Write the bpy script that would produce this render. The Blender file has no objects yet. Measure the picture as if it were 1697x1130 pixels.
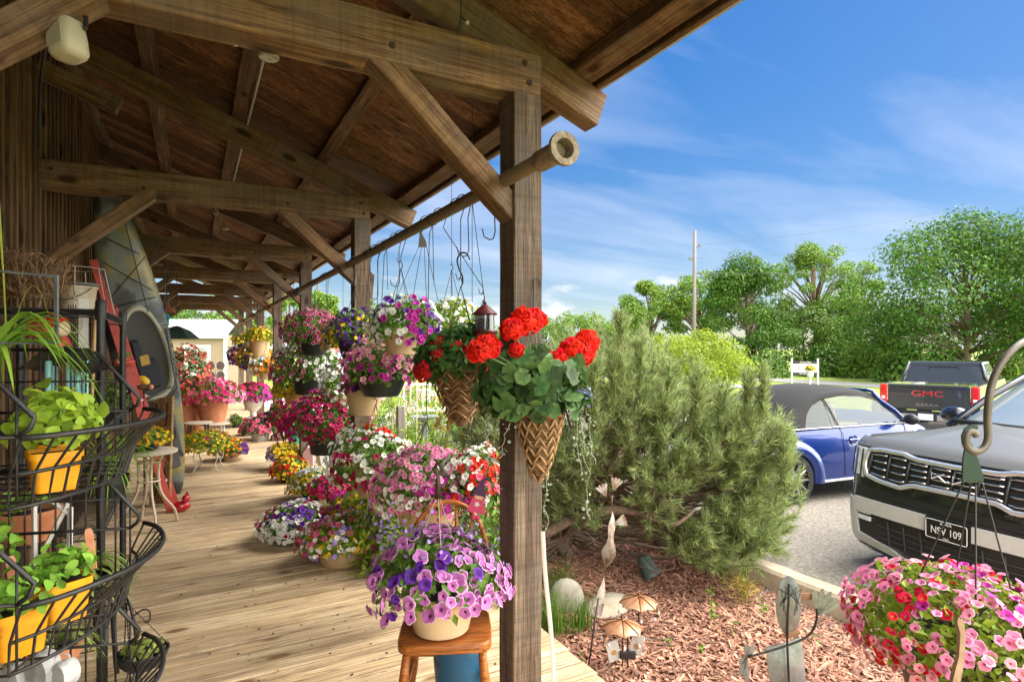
import bpy, math, random
import numpy as np
from mathutils import Vector, Matrix
R = math.radians
SC = bpy.context.scene
COL = SC.collection
# ------------------------------------------------------------------ camera, sky, sun, exposure
TH = R(28.4); CS, SN = math.cos(TH), math.sin(TH); HC = 1.71; F = 980.0
cam = bpy.data.cameras.new('camera'); camo = bpy.data.objects.new('camera', cam); COL.objects.link(camo)
camo.location = (0, 0, HC); camo.rotation_euler = (R(90), 0, -TH)
cam.sensor_width = 36; cam.lens = 36*F/1697; cam.shift_y = 12/1697
cam.clip_start = .05; cam.clip_end = 2000
SC.camera = camo
SUN_EL, SUN_AZ = R(48), R(-14)          # azimuth measured from +X towards +Y
sd = Vector((math.cos(SUN_EL)*math.cos(SUN_AZ), math.cos(SUN_EL)*math.sin(SUN_AZ), math.sin(SUN_EL)))
sl = bpy.data.lights.new('sun', 'SUN'); sl.energy = 2.1; sl.angle = R(38); sl.color = (1, .95, .87)
so = bpy.data.objects.new('sun', sl); COL.objects.link(so)
so.rotation_euler = sd.to_track_quat('Z', 'Y').to_euler(); so.location = (20, -5, 30)
wd = bpy.data.worlds.new('World'); SC.world = wd; wd.use_nodes = True
def world():
    nt = wd.node_tree; nt.nodes.clear(); N = nt.nodes.new; L = nt.links.new
    out = N('ShaderNodeOutputWorld'); bg = N('ShaderNodeBackground'); bg.inputs[1].default_value = .12
    sky = N('ShaderNodeTexSky'); sky.sky_type = 'NISHITA'; sky.sun_disc = False
    sky.sun_elevation = SUN_EL; sky.sun_rotation = R(90)-SUN_AZ
    sky.ozone_density = 3.0; sky.dust_density = .4; sky.air_density = 1.0
    hs = N('ShaderNodeHueSaturation'); hs.inputs['Saturation'].default_value = 2.15; hs.inputs['Value'].default_value = 1.0; hs.inputs['Hue'].default_value = .515
    gm = N('ShaderNodeGamma'); gm.inputs[1].default_value = .5; L(sky.outputs[0], gm.inputs[0]); L(gm.outputs[0], hs.inputs['Color'])
    tc = N('ShaderNodeTexCoord'); sep = N('ShaderNodeSeparateXYZ'); L(tc.outputs['Generated'], sep.inputs[0])
    # flatten the direction on to a cloud layer: xy / (z + .12)
    ad = N('ShaderNodeMath'); ad.operation = 'ADD'; ad.inputs[1].default_value = .14; L(sep.outputs[2], ad.inputs[0])
    mx = N('ShaderNodeMath'); mx.operation = 'MAXIMUM'; mx.inputs[1].default_value = .04; L(ad.outputs[0], mx.inputs[0])
    dx = N('ShaderNodeMath'); dx.operation = 'DIVIDE'; L(sep.outputs[0], dx.inputs[0]); L(mx.outputs[0], dx.inputs[1])
    dy = N('ShaderNodeMath'); dy.operation = 'DIVIDE'; L(sep.outputs[1], dy.inputs[0]); L(mx.outputs[0], dy.inputs[1])
    cb = N('ShaderNodeCombineXYZ'); L(dx.outputs[0], cb.inputs[0]); L(dy.outputs[0], cb.inputs[1])
    mp = N('ShaderNodeMapping'); mp.inputs['Rotation'].default_value = (0, 0, R(62)); mp.inputs['Scale'].default_value = (.42, 1.15, 1); mp.inputs['Location'].default_value = (1.3, .4, 0)
    L(cb.outputs[0], mp.inputs[0])
    nz = N('ShaderNodeTexNoise'); nz.inputs['Scale'].default_value = 1.25; nz.inputs['Detail'].default_value = 7; nz.inputs['Roughness'].default_value = .5; nz.inputs['Distortion'].default_value = .35
    L(mp.outputs[0], nz.inputs['Vector'])
    rp = N('ShaderNodeValToRGB'); rp.color_ramp.elements[0].position = .44; rp.color_ramp.elements[1].position = .95
    L(nz.outputs[0], rp.inputs[0])
    m1 = N('ShaderNodeMixRGB'); m1.inputs[2].default_value = (3.1, 3.3, 3.8, 1); L(hs.outputs[0], m1.inputs[1]); L(rp.outputs[0], m1.inputs[0])
    # a low cumulus bank along the horizon
    n2 = N('ShaderNodeTexNoise'); n2.inputs['Scale'].default_value = 5.5; n2.inputs['Detail'].default_value = 6; n2.inputs['Roughness'].default_value = .55
    m2p = N('ShaderNodeMapping'); m2p.inputs['Scale'].default_value = (1, 1, 2.6); m2p.inputs['Location'].default_value = (.35, .1, .2)
    L(tc.outputs['Generated'], m2p.inputs[0]); L(m2p.outputs[0], n2.inputs['Vector'])
    ev = N('ShaderNodeMapRange'); ev.inputs[1].default_value = .0; ev.inputs[2].default_value = .22; ev.inputs[3].default_value = .13; ev.inputs[4].default_value = -.12
    L(sep.outputs[2], ev.inputs[0])
    sm = N('ShaderNodeMath'); sm.operation = 'ADD'; L(n2.outputs[0], sm.inputs[0]); L(ev.outputs[0], sm.inputs[1])
    r2 = N('ShaderNodeValToRGB'); r2.color_ramp.elements[0].position = .60; r2.color_ramp.elements[1].position = .68
    L(sm.outputs[0], r2.inputs[0])
    m2 = N('ShaderNodeMixRGB'); m2.inputs[2].default_value = (3.1, 3.2, 3.4, 1); L(m1.outputs[0], m2.inputs[1]); L(r2.outputs[0], m2.inputs[0])
    # unseen bright cloud bank behind and right of the porch end, added as fill light
    dt = N('ShaderNodeVectorMath'); dt.operation = 'DOT_PRODUCT'; dt.inputs[1].default_value = (.30, -.93, .20); L(tc.outputs['Generated'], dt.inputs[0])
    n3 = N('ShaderNodeTexNoise'); n3.inputs['Scale'].default_value = 3.0; n3.inputs['Detail'].default_value = 6; L(tc.outputs['Generated'], n3.inputs['Vector'])
    a3 = N('ShaderNodeMath'); a3.operation = 'MULTIPLY_ADD'; a3.inputs[1].default_value = .7; L(n3.outputs[0], a3.inputs[0]); L(dt.outputs['Value'], a3.inputs[2])
    r3 = N('ShaderNodeValToRGB'); r3.color_ramp.elements[0].position = .44; r3.color_ramp.elements[1].position = .70; L(a3.outputs[0], r3.inputs[0])
    m3 = N('ShaderNodeMixRGB'); m3.inputs[2].default_value = (19.0, 18.4, 17.3, 1); L(m2.outputs[0], m3.inputs[1]); L(r3.outputs[0], m3.inputs[0]); m2 = m3
    L(m2.outputs[0], bg.inputs[0]); L(bg.outputs[0], out.inputs[0])
world()
SC.view_settings.view_transform = 'Standard'; SC.view_settings.look = 'None'
SC.view_settings.gamma = 1; SC.view_settings.exposure = 1.5; SC.view_settings.use_curve_mapping = False
SC.render.engine = 'CYCLES'; SC.cycles.use_denoising = True; SC.cycles.max_bounces = 8; SC.cycles.diffuse_bounces = 5
SC.cycles.transparent_max_bounces = 8; SC.cycles.sample_clamp_indirect = 6; SC.cycles.caustics_reflective = False; SC.cycles.caustics_refractive = False

# ------------------------------------------------------------------ where the photograph's points lie in the place
def D(px, py, zc):
    xc = (px-848)/F*zc
    return Vector((xc*CS+zc*SN, -xc*SN+zc*CS, HC-(py-577)/F*zc))
def W(px, py, Z):                       # on the level Z
    return D(px, py, (HC-Z)*F/(py-577))
def PX(px, py, X):                      # on the plane x = X
    return D(px, py, X/((px-848)/F*CS+SN))
def PY(px, py, Y):
    return D(px, py, Y/(CS-(px-848)/F*SN))
def zc_of(p): return p[0]*SN+p[1]*CS

# ------------------------------------------------------------------ mesh helpers
class MB:
    def __init__(s): s.V, s.L, s.S, s.M, s.n = [], [], [], [], 0
    def raw(s, v, loops, sizes, mi=0):
        v = np.asarray(v, float).reshape(-1, 3); sizes = np.asarray(sizes, int)
        s.V.append(v); s.L.append(np.asarray(loops, int)+s.n); s.S.append(sizes)
        s.M.append(np.full(len(sizes), mi) if np.isscalar(mi) else np.asarray(mi)); s.n += len(v); return s
    def add(s, v, faces, mi=0):
        return s.raw([tuple(p) for p in v], [i for f in faces for i in f], [len(f) for f in faces], mi)
    def inst(s, tpl, mats, pos):
        tv, tf, tm = tpl; tv = np.asarray(tv, float); n, k = len(pos), len(tv)
        if n == 0: return s
        v = np.einsum('nij,kj->nki', np.asarray(mats, float), tv)+np.asarray(pos, float)[:, None, :]
        lp = np.array([i for f in tf for i in f]); sz = np.array([len(f) for f in tf])
        loops = (lp[None, :]+(np.arange(n)*k)[:, None]).ravel()
        return s.raw(v.reshape(-1, 3), loops, np.tile(sz, n), np.tile(np.asarray(tm), n))
    def box(s, c, size, M=None, mi=0, bev=0.0):
        hx, hy, hz = size[0]/2, size[1]/2, size[2]/2
        if bev <= 0:
            v = [(x*hx, y*hy, z*hz) for x in (-1, 1) for y in (-1, 1) for z in (-1, 1)]
            f = [(0, 1, 3, 2), (4, 6, 7, 5), (0, 4, 5, 1), (2, 3, 7, 6), (0, 2, 6, 4), (1, 5, 7, 3)]
        else:
            b = min(bev, hx*.9, hy*.9, hz*.9); v = []; f = []; ix = {}
            for x in (-1, 1):
                for y in (-1, 1):
                    for z in (-1, 1):
                        for a in range(3):
                            d = [hx-b, hy-b, hz-b]; d[a] += b
                            ix[x, y, z, a] = len(v); v.append((x*d[0], y*d[1], z*d[2]))
            for a in range(3):
                p, q = (a+1) % 3, (a+2) % 3
                for sg in (-1, 1):
                    ids = []
                    for u, w in ((-1, -1), (1, -1), (1, 1), (-1, 1)):
                        k = [0, 0, 0]; k[a] = sg; k[p] = u; k[q] = w; ids.append(ix[k[0], k[1], k[2], a])
                    f.append(tuple(ids if sg > 0 else ids[::-1]))
            for a in range(3):
                p, q = (a+1) % 3, (a+2) % 3
                for u in (-1, 1):
                    for w in (-1, 1):
                        k0 = [0, 0, 0]; k0[p] = u; k0[q] = w; k1 = list(k0); k0[a] = -1; k1[a] = 1
                        ids = [ix[k0[0], k0[1], k0[2], p], ix[k1[0], k1[1], k1[2], p], ix[k1[0], k1[1], k1[2], q], ix[k0[0], k0[1], k0[2], q]]
                        f.append(tuple(ids if u*w > 0 else ids[::-1]))
            for x in (-1, 1):
                for y in (-1, 1):
                    for z in (-1, 1):
                        ids = [ix[x, y, z, 0], ix[x, y, z, 1], ix[x, y, z, 2]]
                        f.append(tuple(ids if x*y*z > 0 else ids[::-1]))
        v = np.array(v)
        if M is not None: v = v@np.array(M.to_3x3()).T
        return s.add(v+np.array(c), f, mi)
    def tube(s, pts, r, n=8, mi=0, closed=False, cap=True, flat=None):
        P = [Vector(p) for p in pts]; m = len(P); rr = [r]*m if np.isscalar(r) else list(r)
        T = [((P[(i+1) % m] if closed or i < m-1 else P[i])-(P[i-1] if closed or i else P[i])).normalized() for i in range(m)]
        up = Vector((0, 0, 1)) if abs(T[0].z) < .9 else Vector((1, 0, 0)); A = (up-T[0]*up.dot(T[0])).normalized()
        v = []
        for i in range(m):
            A = A-T[i]*A.dot(T[i])
            A = A.normalized() if A.length > 1e-6 else T[i].orthogonal().normalized()
            B = T[i].cross(A)
            for k in range(n):
                a = 2*math.pi*k/n
                v.append(P[i]+A*(math.cos(a)*rr[i]*(flat or 1))+B*(math.sin(a)*rr[i]))
        f = [(i*n+k, i*n+(k+1) % n, ((i+1) % m)*n+(k+1) % n, ((i+1) % m)*n+k) for i in range(m if closed else m-1) for k in range(n)]
        if cap and not closed: f += [tuple(range(n))[::-1], tuple(range((m-1)*n, m*n))]
        return s.add(v, f, mi)
    def lathe(s, prof, n=24, c=(0, 0, 0), mi=0, M=None, seg=None):
        v = []
        for r, z in prof:
            for k in range(n):
                a = 2*math.pi*k/n; v.append((r*math.cos(a), r*math.sin(a), z))
        m = len(prof)
        f = [(i*n+k, i*n+(k+1) % n, (i+1)*n+(k+1) % n, (i+1)*n+k) for i in range(m-1) for k in range(n)]
        v = np.array(v)
        if M is not None: v = v@np.array(M.to_3x3()).T
        return s.add(v+np.array(c), f, mi if seg is None else [seg[i] for i in range(m-1) for k in range(n)])
    def prism(s, poly, t, M=None, mi=0):          # a flat outline in local XY, thickness t along local Z
        n = len(poly); v = [Vector((x, y, -t/2)) for x, y in poly]+[Vector((x, y, t/2)) for x, y in poly]
        f = [tuple(range(n))[::-1], tuple(range(n, 2*n))]+[(i, (i+1) % n, n+(i+1) % n, n+i) for i in range(n)]
        if M is not None: v = [M@p for p in v]
        return s.add(v, f, mi)
    def ball(s, c, r, nu=12, nv=8, mi=0, M=None):
        r = (r, r, r) if np.isscalar(r) else r; v = []
        for j in range(nv+1):
            b = math.pi*(j/nv-.5)
            for k in range(nu):
                a = 2*math.pi*k/nu; v.append((math.cos(a)*math.cos(b)*r[0], math.sin(a)*math.cos(b)*r[1], math.sin(b)*r[2]))
        v = np.array(v)
        if M is not None: v = v@np.array(M.to_3x3()).T
        f = [(j*nu+k, j*nu+(k+1) % nu, (j+1)*nu+(k+1) % nu, (j+1)*nu+k) for j in range(nv) for k in range(nu)]
        return s.add(v+np.array(c), f, mi)
    def grid(s, G, mi=0, wrap=False, flip=False):      # rows of points -> quads
        m, n = len(G), len(G[0]); v = [p for row in G for p in row]; k = n if wrap else n-1
        f = [(i*n+j, i*n+(j+1) % n, (i+1)*n+(j+1) % n, (i+1)*n+j) for i in range(m-1) for j in range(k)]
        if flip: f = [q[::-1] for q in f]
        return s.add(v, f, mi)
    def build(s, name, mats, parent=None, smooth=False, local=False, mw=None):
        V = np.concatenate(s.V); Lp = np.concatenate(s.L); S = np.concatenate(s.S); Mi = np.concatenate(s.M)
        me = bpy.data.meshes.new(name)
        me.vertices.add(len(V)); me.vertices.foreach_set('co', V.ravel())
        me.loops.add(len(Lp)); me.loops.foreach_set('vertex_index', Lp)
        me.polygons.add(len(S)); me.polygons.foreach_set('loop_start', np.concatenate(([0], np.cumsum(S)[:-1]))); me.polygons.foreach_set('loop_total', S)
        for m in (mats if isinstance(mats, (list, tuple)) else [mats]): me.materials.append(m)
        me.polygons.foreach_set('material_index', Mi)
        me.update(calc_edges=True); me.validate()
        me.polygons.foreach_set('use_smooth', np.full(len(me.polygons), bool(smooth)))
        if smooth:
            if smooth is not True: me.set_sharp_from_angle(angle=R(smooth))
        o = bpy.data.objects.new(name, me); COL.objects.link(o)
        if mw is not None: o.matrix_basis = mw
        if parent is not None:
            o.parent = parent
            if not local:
                q, Mx = parent, Matrix()
                while q: Mx = q.matrix_parent_inverse@q.matrix_basis@Mx if q.parent else q.matrix_basis@Mx; q = q.parent
                o.matrix_parent_inverse = Mx.inverted()
        return o
def tag(o, label=None, cat=None, group=None, kind=None):
    if label: o['label'] = label
    if cat: o['category'] = cat
    if group: o['group'] = group
    if kind: o['kind'] = kind
    return o
def thing(name, label, cat, loc=(0, 0, 0), rz=0, group=None):
    o = bpy.data.objects.new(name, None); COL.objects.link(o); o.empty_display_size = .1
    o.matrix_basis = Matrix.Translation(loc)@Matrix.Rotation(rz, 4, 'Z')
    return tag(o, label, cat, group)
def dup(root, loc, rz, label, scale=None):
    def cp(o, par):
        c = o.copy(); COL.objects.link(c)
        if par: c.parent = par
        for ch in o.children: cp(ch, c)
        return c
    r = cp(root, None); r.matrix_basis = Matrix.Translation(loc)@Matrix.Rotation(rz, 4, 'Z')@Matrix.Scale(scale or 1, 4); r['label'] = label
    return r
def rotz(a): return Matrix.Rotation(a, 4, 'Z')
def rng(seed): return np.random.RandomState(seed)
def frames(N, rs):                       # random-spin frames whose third axis is N
    N = np.asarray(N, float); N = N/np.linalg.norm(N, axis=1, keepdims=True)
    A = rs.normal(size=N.shape); A -= N*(A*N).sum(1, keepdims=True); A /= np.linalg.norm(A, axis=1, keepdims=True)
    return np.stack([A, np.cross(N, A), N], axis=2)
def text(name, s, size, M, mat, parent, ext=.004, align='CENTER', sx=1.0):
    cu = bpy.data.curves.new(name, 'FONT'); cu.body = s; cu.size = size; cu.extrude = ext; cu.align_x = align; cu.align_y = 'CENTER'; cu.resolution_u = 3
    t = bpy.data.objects.new(name+'_curve', cu); COL.objects.link(t)
    me = bpy.data.meshes.new_from_object(t.evaluated_get(bpy.context.evaluated_depsgraph_get()))
    bpy.data.objects.remove(t); bpy.data.curves.remove(cu); me.name = name
    me.transform(Matrix.Diagonal((sx, 1, 1, 1))); me.transform(M); me.materials.clear(); me.materials.append(mat)
    o = bpy.data.objects.new(name, me); COL.objects.link(o); o.parent = parent
    q, Mx = parent, Matrix()
    while q: Mx = q.matrix_parent_inverse@q.matrix_basis@Mx if q.parent else q.matrix_basis@Mx; q = q.parent
    o.matrix_parent_inverse = Mx.inverted()
    return o
# ------------------------------------------------------------------ materials
MATS = {}
def mat(name, c, c2=None, scale=8, rough=.6, metal=0, bump=0, bscale=None, stretch=None, island=0, coat=0, spec=.5, detail=5, lo=.35, hi=.65, trans=0, coords='Object', hue=0):
    if name in MATS: return MATS[name]
    m = bpy.data.materials.new(name); m.use_nodes = True; nt = m.node_tree; N = nt.nodes.new; L = nt.links.new
    b = nt.nodes['Principled BSDF']; out = nt.nodes['Material Output']
    b.inputs['Roughness'].default_value = rough; b.inputs['Metallic'].default_value = metal; b.inputs['Specular IOR Level'].default_value = spec
    if coat: b.inputs['Coat Weight'].default_value = coat; b.inputs['Coat Roughness'].default_value = .03
    b.inputs['Base Color'].default_value = (*c, 1); src = None
    if c2 is not None or bump:
        tc = N('ShaderNodeTexCoord'); vec = tc.outputs[coords]
        if stretch:
            mp = N('ShaderNodeMapping'); mp.inputs['Scale'].default_value = stretch; L(vec, mp.inputs[0]); vec = mp.outputs[0]
        nz = N('ShaderNodeTexNoise'); nz.inputs['Scale'].default_value = scale; nz.inputs['Detail'].default_value = detail; nz.inputs['Roughness'].default_value = .6; L(vec, nz.inputs['Vector'])
    if c2 is not None:
        rp = N('ShaderNodeValToRGB'); e = rp.color_ramp.elements; e[0].position = lo; e[1].position = hi; e[0].color = (*c, 1); e[1].color = (*c2, 1)
        L(nz.outputs[0], rp.inputs[0]); src = rp.outputs[0]
    if island:
        ge = N('ShaderNodeNewGeometry'); hs = N('ShaderNodeHueSaturation')
        mr = N('ShaderNodeMapRange'); mr.inputs[3].default_value = 1-island; mr.inputs[4].default_value = 1+island; L(ge.outputs['Random Per Island'], mr.inputs[0]); L(mr.outputs[0], hs.inputs['Value'])
        if hue:
            mh = N('ShaderNodeMath'); mh.operation = 'MULTIPLY'; mh.inputs[1].default_value = 7.31; L(ge.outputs['Random Per Island'], mh.inputs[0])
            fr = N('ShaderNodeMath'); fr.operation = 'FRACT'; L(mh.outputs[0], fr.inputs[0])
            m2 = N('ShaderNodeMapRange'); m2.inputs[3].default_value = .5-hue; m2.inputs[4].default_value = .5+hue; L(fr.outputs[0], m2.inputs[0]); L(m2.outputs[0], hs.inputs['Hue'])
        if src: L(src, hs.inputs['Color'])
        else: hs.inputs['Color'].default_value = (*c, 1)
        src = hs.outputs[0]
    if src: L(src, b.inputs['Base Color'])
    if bump:
        bn = N('ShaderNodeBump'); bn.inputs['Strength'].default_value = bump; bn.inputs['Distance'].default_value = .02; bs = nz.outputs[0]
        if bscale:
            n2 = N('ShaderNodeTexNoise'); n2.inputs['Scale'].default_value = bscale; n2.inputs['Detail'].default_value = 4; L(vec, n2.inputs['Vector']); bs = n2.outputs[0]
        L(bs, bn.inputs['Height']); L(bn.outputs[0], b.inputs['Normal'])
    if trans:
        tr = N('ShaderNodeBsdfTranslucent'); mx = N('ShaderNodeMixShader'); mx.inputs[0].default_value = trans
        tr.inputs[0].default_value = (*c, 1)
        if src: L(src, tr.inputs[0])
        L(b.outputs[0], mx.inputs[1]); L(tr.outputs[0], mx.inputs[2]); L(mx.outputs[0], out.inputs[0])
    MATS[name] = m; return m
def wood(name, dark, mid, light, rough=.75, knots=True, island=.0, gs=1.0, bump=.5, knotc=None, weather=.0):
    """grain runs along local X"""
    if name in MATS: return MATS[name]
    m = bpy.data.materials.new(name); m.use_nodes = True; nt = m.node_tree; N = nt.nodes.new; L = nt.links.new
    b = nt.nodes['Principled BSDF']; b.inputs['Roughness'].default_value = rough; b.inputs['Specular IOR Level'].default_value = .25
    tc = N('ShaderNodeTexCoord'); oi = N('ShaderNodeObjectInfo'); ge = N('ShaderNodeNewGeometry')
    off = N('ShaderNodeMath'); off.operation = 'MULTIPLY'; off.inputs[1].default_value = 37.0
    sm = N('ShaderNodeMath'); sm.operation = 'ADD'; L(oi.outputs['Random'], sm.inputs[0]); L(ge.outputs['Random Per Island'], sm.inputs[1]); L(sm.outputs[0], off.inputs[0])
    va = N('ShaderNodeVectorMath'); va.operation = 'ADD'; L(tc.outputs['Object'], va.inputs[0]); L(off.outputs[0], va.inputs[1])
    def noise(sc, scale, det, dist=0, rough=.6):
        mp = N('ShaderNodeMapping'); mp.inputs['Scale'].default_value = sc; L(va.outputs[0], mp.inputs[0])
        nz = N('ShaderNodeTexNoise'); nz.inputs['Scale'].default_value = scale; nz.inputs['Detail'].default_value = det; nz.inputs['Distortion'].default_value = dist; nz.inputs['Roughness'].default_value = rough
        L(mp.outputs[0], nz.inputs['Vector']); return nz.outputs[0]
    g1 = noise((.55*gs, 9*gs, 9*gs), 2.2, 8, .6); g2 = noise((1.2*gs, 60*gs, 60*gs), 1.5, 5); g3 = noise((1.4, 3, 3), 1.1, 4)
    rp = N('ShaderNodeValToRGB'); e = rp.color_ramp.elements; e[0].position = .30; e[1].position = .72; e[0].color = (*dark, 1); e[1].color = (*light, 1); k = e.new(.5); k.color = (*mid, 1)
    L(g1, rp.inputs[0])
    mm = N('ShaderNodeMixRGB'); mm.blend_type = 'MULTIPLY'; mm.inputs[0].default_value = .8; L(rp.outputs[0], mm.inputs[1])
    r2 = N('ShaderNodeValToRGB'); r2.color_ramp.elements[0].position = .32; r2.color_ramp.elements[0].color = (.35, .32, .3, 1); r2.color_ramp.elements[1].position = .6; L(g2, r2.inputs[0]); L(r2.outputs[0], mm.inputs[2])
    g4 = noise((.30*gs, 7*gs, 7*gs), 3.2, 6, .4); r4 = N('ShaderNodeValToRGB'); q4 = r4.color_ramp.elements; q4[0].position = .478; q4[0].color = (1, 1, 1, 1); q4[1].position = .522; q4[1].color = (1, 1, 1, 1); k4 = q4.new(.5); k4.color = (.22, .18, .15, 1); L(g4, r4.inputs[0])
    m5 = N('ShaderNodeMixRGB'); m5.blend_type = 'MULTIPLY'; m5.inputs[0].default_value = .75; L(mm.outputs[0], m5.inputs[1]); L(r4.outputs[0], m5.inputs[2]); mm = m5
    g5 = noise((2.5, 3.2, 3.2), 1.0, 5); r5 = N('ShaderNodeValToRGB'); r5.color_ramp.elements[0].position = .44; r5.color_ramp.elements[1].position = .66; L(g5, r5.inputs[0])
    m6 = N('ShaderNodeMixRGB'); m6.inputs[2].default_value = (*[.55*sum(mid)/3+.45*x*.8 for x in mid], 1); L(mm.outputs[0], m6.inputs[1]); f6 = N('ShaderNodeMath'); f6.operation = 'MULTIPLY'; f6.inputs[1].default_value = weather; L(r5.outputs[0], f6.inputs[0]); L(f6.outputs[0], m6.inputs[0]); mm = m6
    m3 = N('ShaderNodeMixRGB'); m3.blend_type = 'OVERLAY'; m3.inputs[0].default_value = .6; L(mm.outputs[0], m3.inputs[1]); L(g3, m3.inputs[2]); col = m3.outputs[0]
    wv = noise((34, 1.6, 1.6), 1.0, 3, .8); rw = N('ShaderNodeValToRGB'); rw.color_ramp.elements[0].position = .36; rw.color_ramp.elements[0].color = (.62, .60, .58, 1); rw.color_ramp.elements[1].position = .56; L(wv, rw.inputs[0])
    mw_ = N('ShaderNodeMixRGB'); mw_.blend_type = 'MULTIPLY'; mw_.inputs[0].default_value = min(1, weather*.75); L(col, mw_.inputs[1]); L(rw.outputs[0], mw_.inputs[2]); col = mw_.outputs[0]
    if knots:
        mp = N('ShaderNodeMapping'); mp.inputs['Scale'].default_value = (2.6, 6, 6); L(va.outputs[0], mp.inputs[0])
        vo = N('ShaderNodeTexVoronoi'); vo.inputs['Scale'].default_value = .85; L(mp.outputs[0], vo.inputs['Vector'])
        r3 = N('ShaderNodeValToRGB'); q = r3.color_ramp.elements; q[0].position = .10; q[0].color = (1, 1, 1, 1); q[1].position = .19; q[1].color = (0, 0, 0, 1); L(vo.outputs['Distance'], r3.inputs[0])
        m4 = N('ShaderNodeMixRGB'); m4.inputs[2].default_value = (*(knotc or [x*.35 for x in dark]), 1); L(r3.outputs[0], m4.inputs[0]); L(col, m4.inputs[1]); col = m4.outputs[0]
    if island:
        hs = N('ShaderNodeHueSaturation'); mr = N('ShaderNodeMapRange'); mr.inputs[3].default_value = 1-island; mr.inputs[4].default_value = 1+island
        L(ge.outputs['Random Per Island'], mr.inputs[0]); L(mr.outputs[0], hs.inputs['Value']); L(col, hs.inputs['Color']); col = hs.outputs[0]
    L(col, b.inputs['Base Color'])
    bn = N('ShaderNodeBump'); bn.inputs['Strength'].default_value = bump; bn.inputs['Distance'].default_value = .006; L(g2, bn.inputs['Height']); L(bn.outputs[0], b.inputs['Normal'])
    MATS[name] = m; return m
def glass(name, c=(.02, .025, .028), rough=.02, alpha=1.0):
    m = mat(name, c, rough=rough, spec=.7, coat=1.0)
    if alpha < 1: m.node_tree.nodes['Principled BSDF'].inputs['Alpha'].default_value = alpha
    return m
def leafm(name, c, var=.35, hue=.02, trans=.35, rough=.55): return mat(name, c, rough=rough, island=var, hue=hue, trans=trans, spec=.3)
def blotch(m, scale, lo, hi, dark, stretch=(1, 1, 1)):
    nt = m.node_tree; N = nt.nodes.new; L = nt.links.new; b = nt.nodes['Principled BSDF']; s_ = b.inputs['Base Color'].links
    tc = N('ShaderNodeTexCoord'); mp = N('ShaderNodeMapping'); mp.inputs['Scale'].default_value = stretch; L(tc.outputs['Object'], mp.inputs[0]); nz = N('ShaderNodeTexNoise'); nz.inputs['Scale'].default_value = scale; nz.inputs['Detail'].default_value = 6; nz.inputs['Roughness'].default_value = .65; L(mp.outputs[0], nz.inputs['Vector'])
    rp = N('ShaderNodeValToRGB'); e = rp.color_ramp.elements; e[0].position = lo; e[0].color = (*dark, 1); e[1].position = hi; e[1].color = (1, 1, 1, 1); L(nz.outputs[0], rp.inputs[0])
    mx = N('ShaderNodeMixRGB'); mx.blend_type = 'MULTIPLY'; mx.inputs[0].default_value = 1; L(rp.outputs[0], mx.inputs[2])
    if s_: L(s_[0].from_socket, mx.inputs[1])
    else: mx.inputs[1].default_value = b.inputs['Base Color'].default_value
    L(mx.outputs[0], b.inputs['Base Color'])
BLACK = mat('black_metal', (.018, .018, .02), (.035, .034, .033), 30, .45, .3, .15)
IRON = mat('dark_iron', (.03, .028, .026), (.06, .05, .045), 25, .55, .5, .2)
WIRE = mat('hanger_wire', (.05, .05, .05), rough=.5, metal=.6)
PIPEM = mat('weathered_pipe', (.16, .12, .08), (.26, .2, .13), 18, .7, .2, .3, stretch=(1, .15, 1))
WHITE = mat('white_paint', (.75, .75, .72), (.62, .61, .57), 12, .5, bump=.05)
TIMB = wood('barn_timber', (.135, .07, .034), (.245, .137, .07), (.40, .25, .138), weather=.7, bump=.9)
POSTM = wood('weathered_post_timber', (.13, .085, .055), (.215, .15, .10), (.33, .25, .175), gs=1.4, bump=1.0, weather=.8)
ROOFB = wood('roof_board_wood', (.12, .05, .026), (.22, .105, .05), (.36, .20, .10), island=.4)
DECKM = wood('deck_board_wood', (.50, .35, .19), (.66, .49, .29), (.76, .61, .40), island=.13, gs=.8, bump=.35, weather=.12, knotc=(.2, .12, .06))
WALLB = wood('wall_board_wood', (.045, .015, .009), (.075, .027, .016), (.115, .045, .027), island=.2)
BATT = wood('batten_wood', (.11, .058, .028), (.175, .10, .05), (.25, .155, .085), island=.2)
blotch(DECKM, .55, .30, .52, (.80, .77, .74)); blotch(POSTM, 1.3, .30, .55, (.55, .52, .5), (.3, 1, 1))
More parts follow.
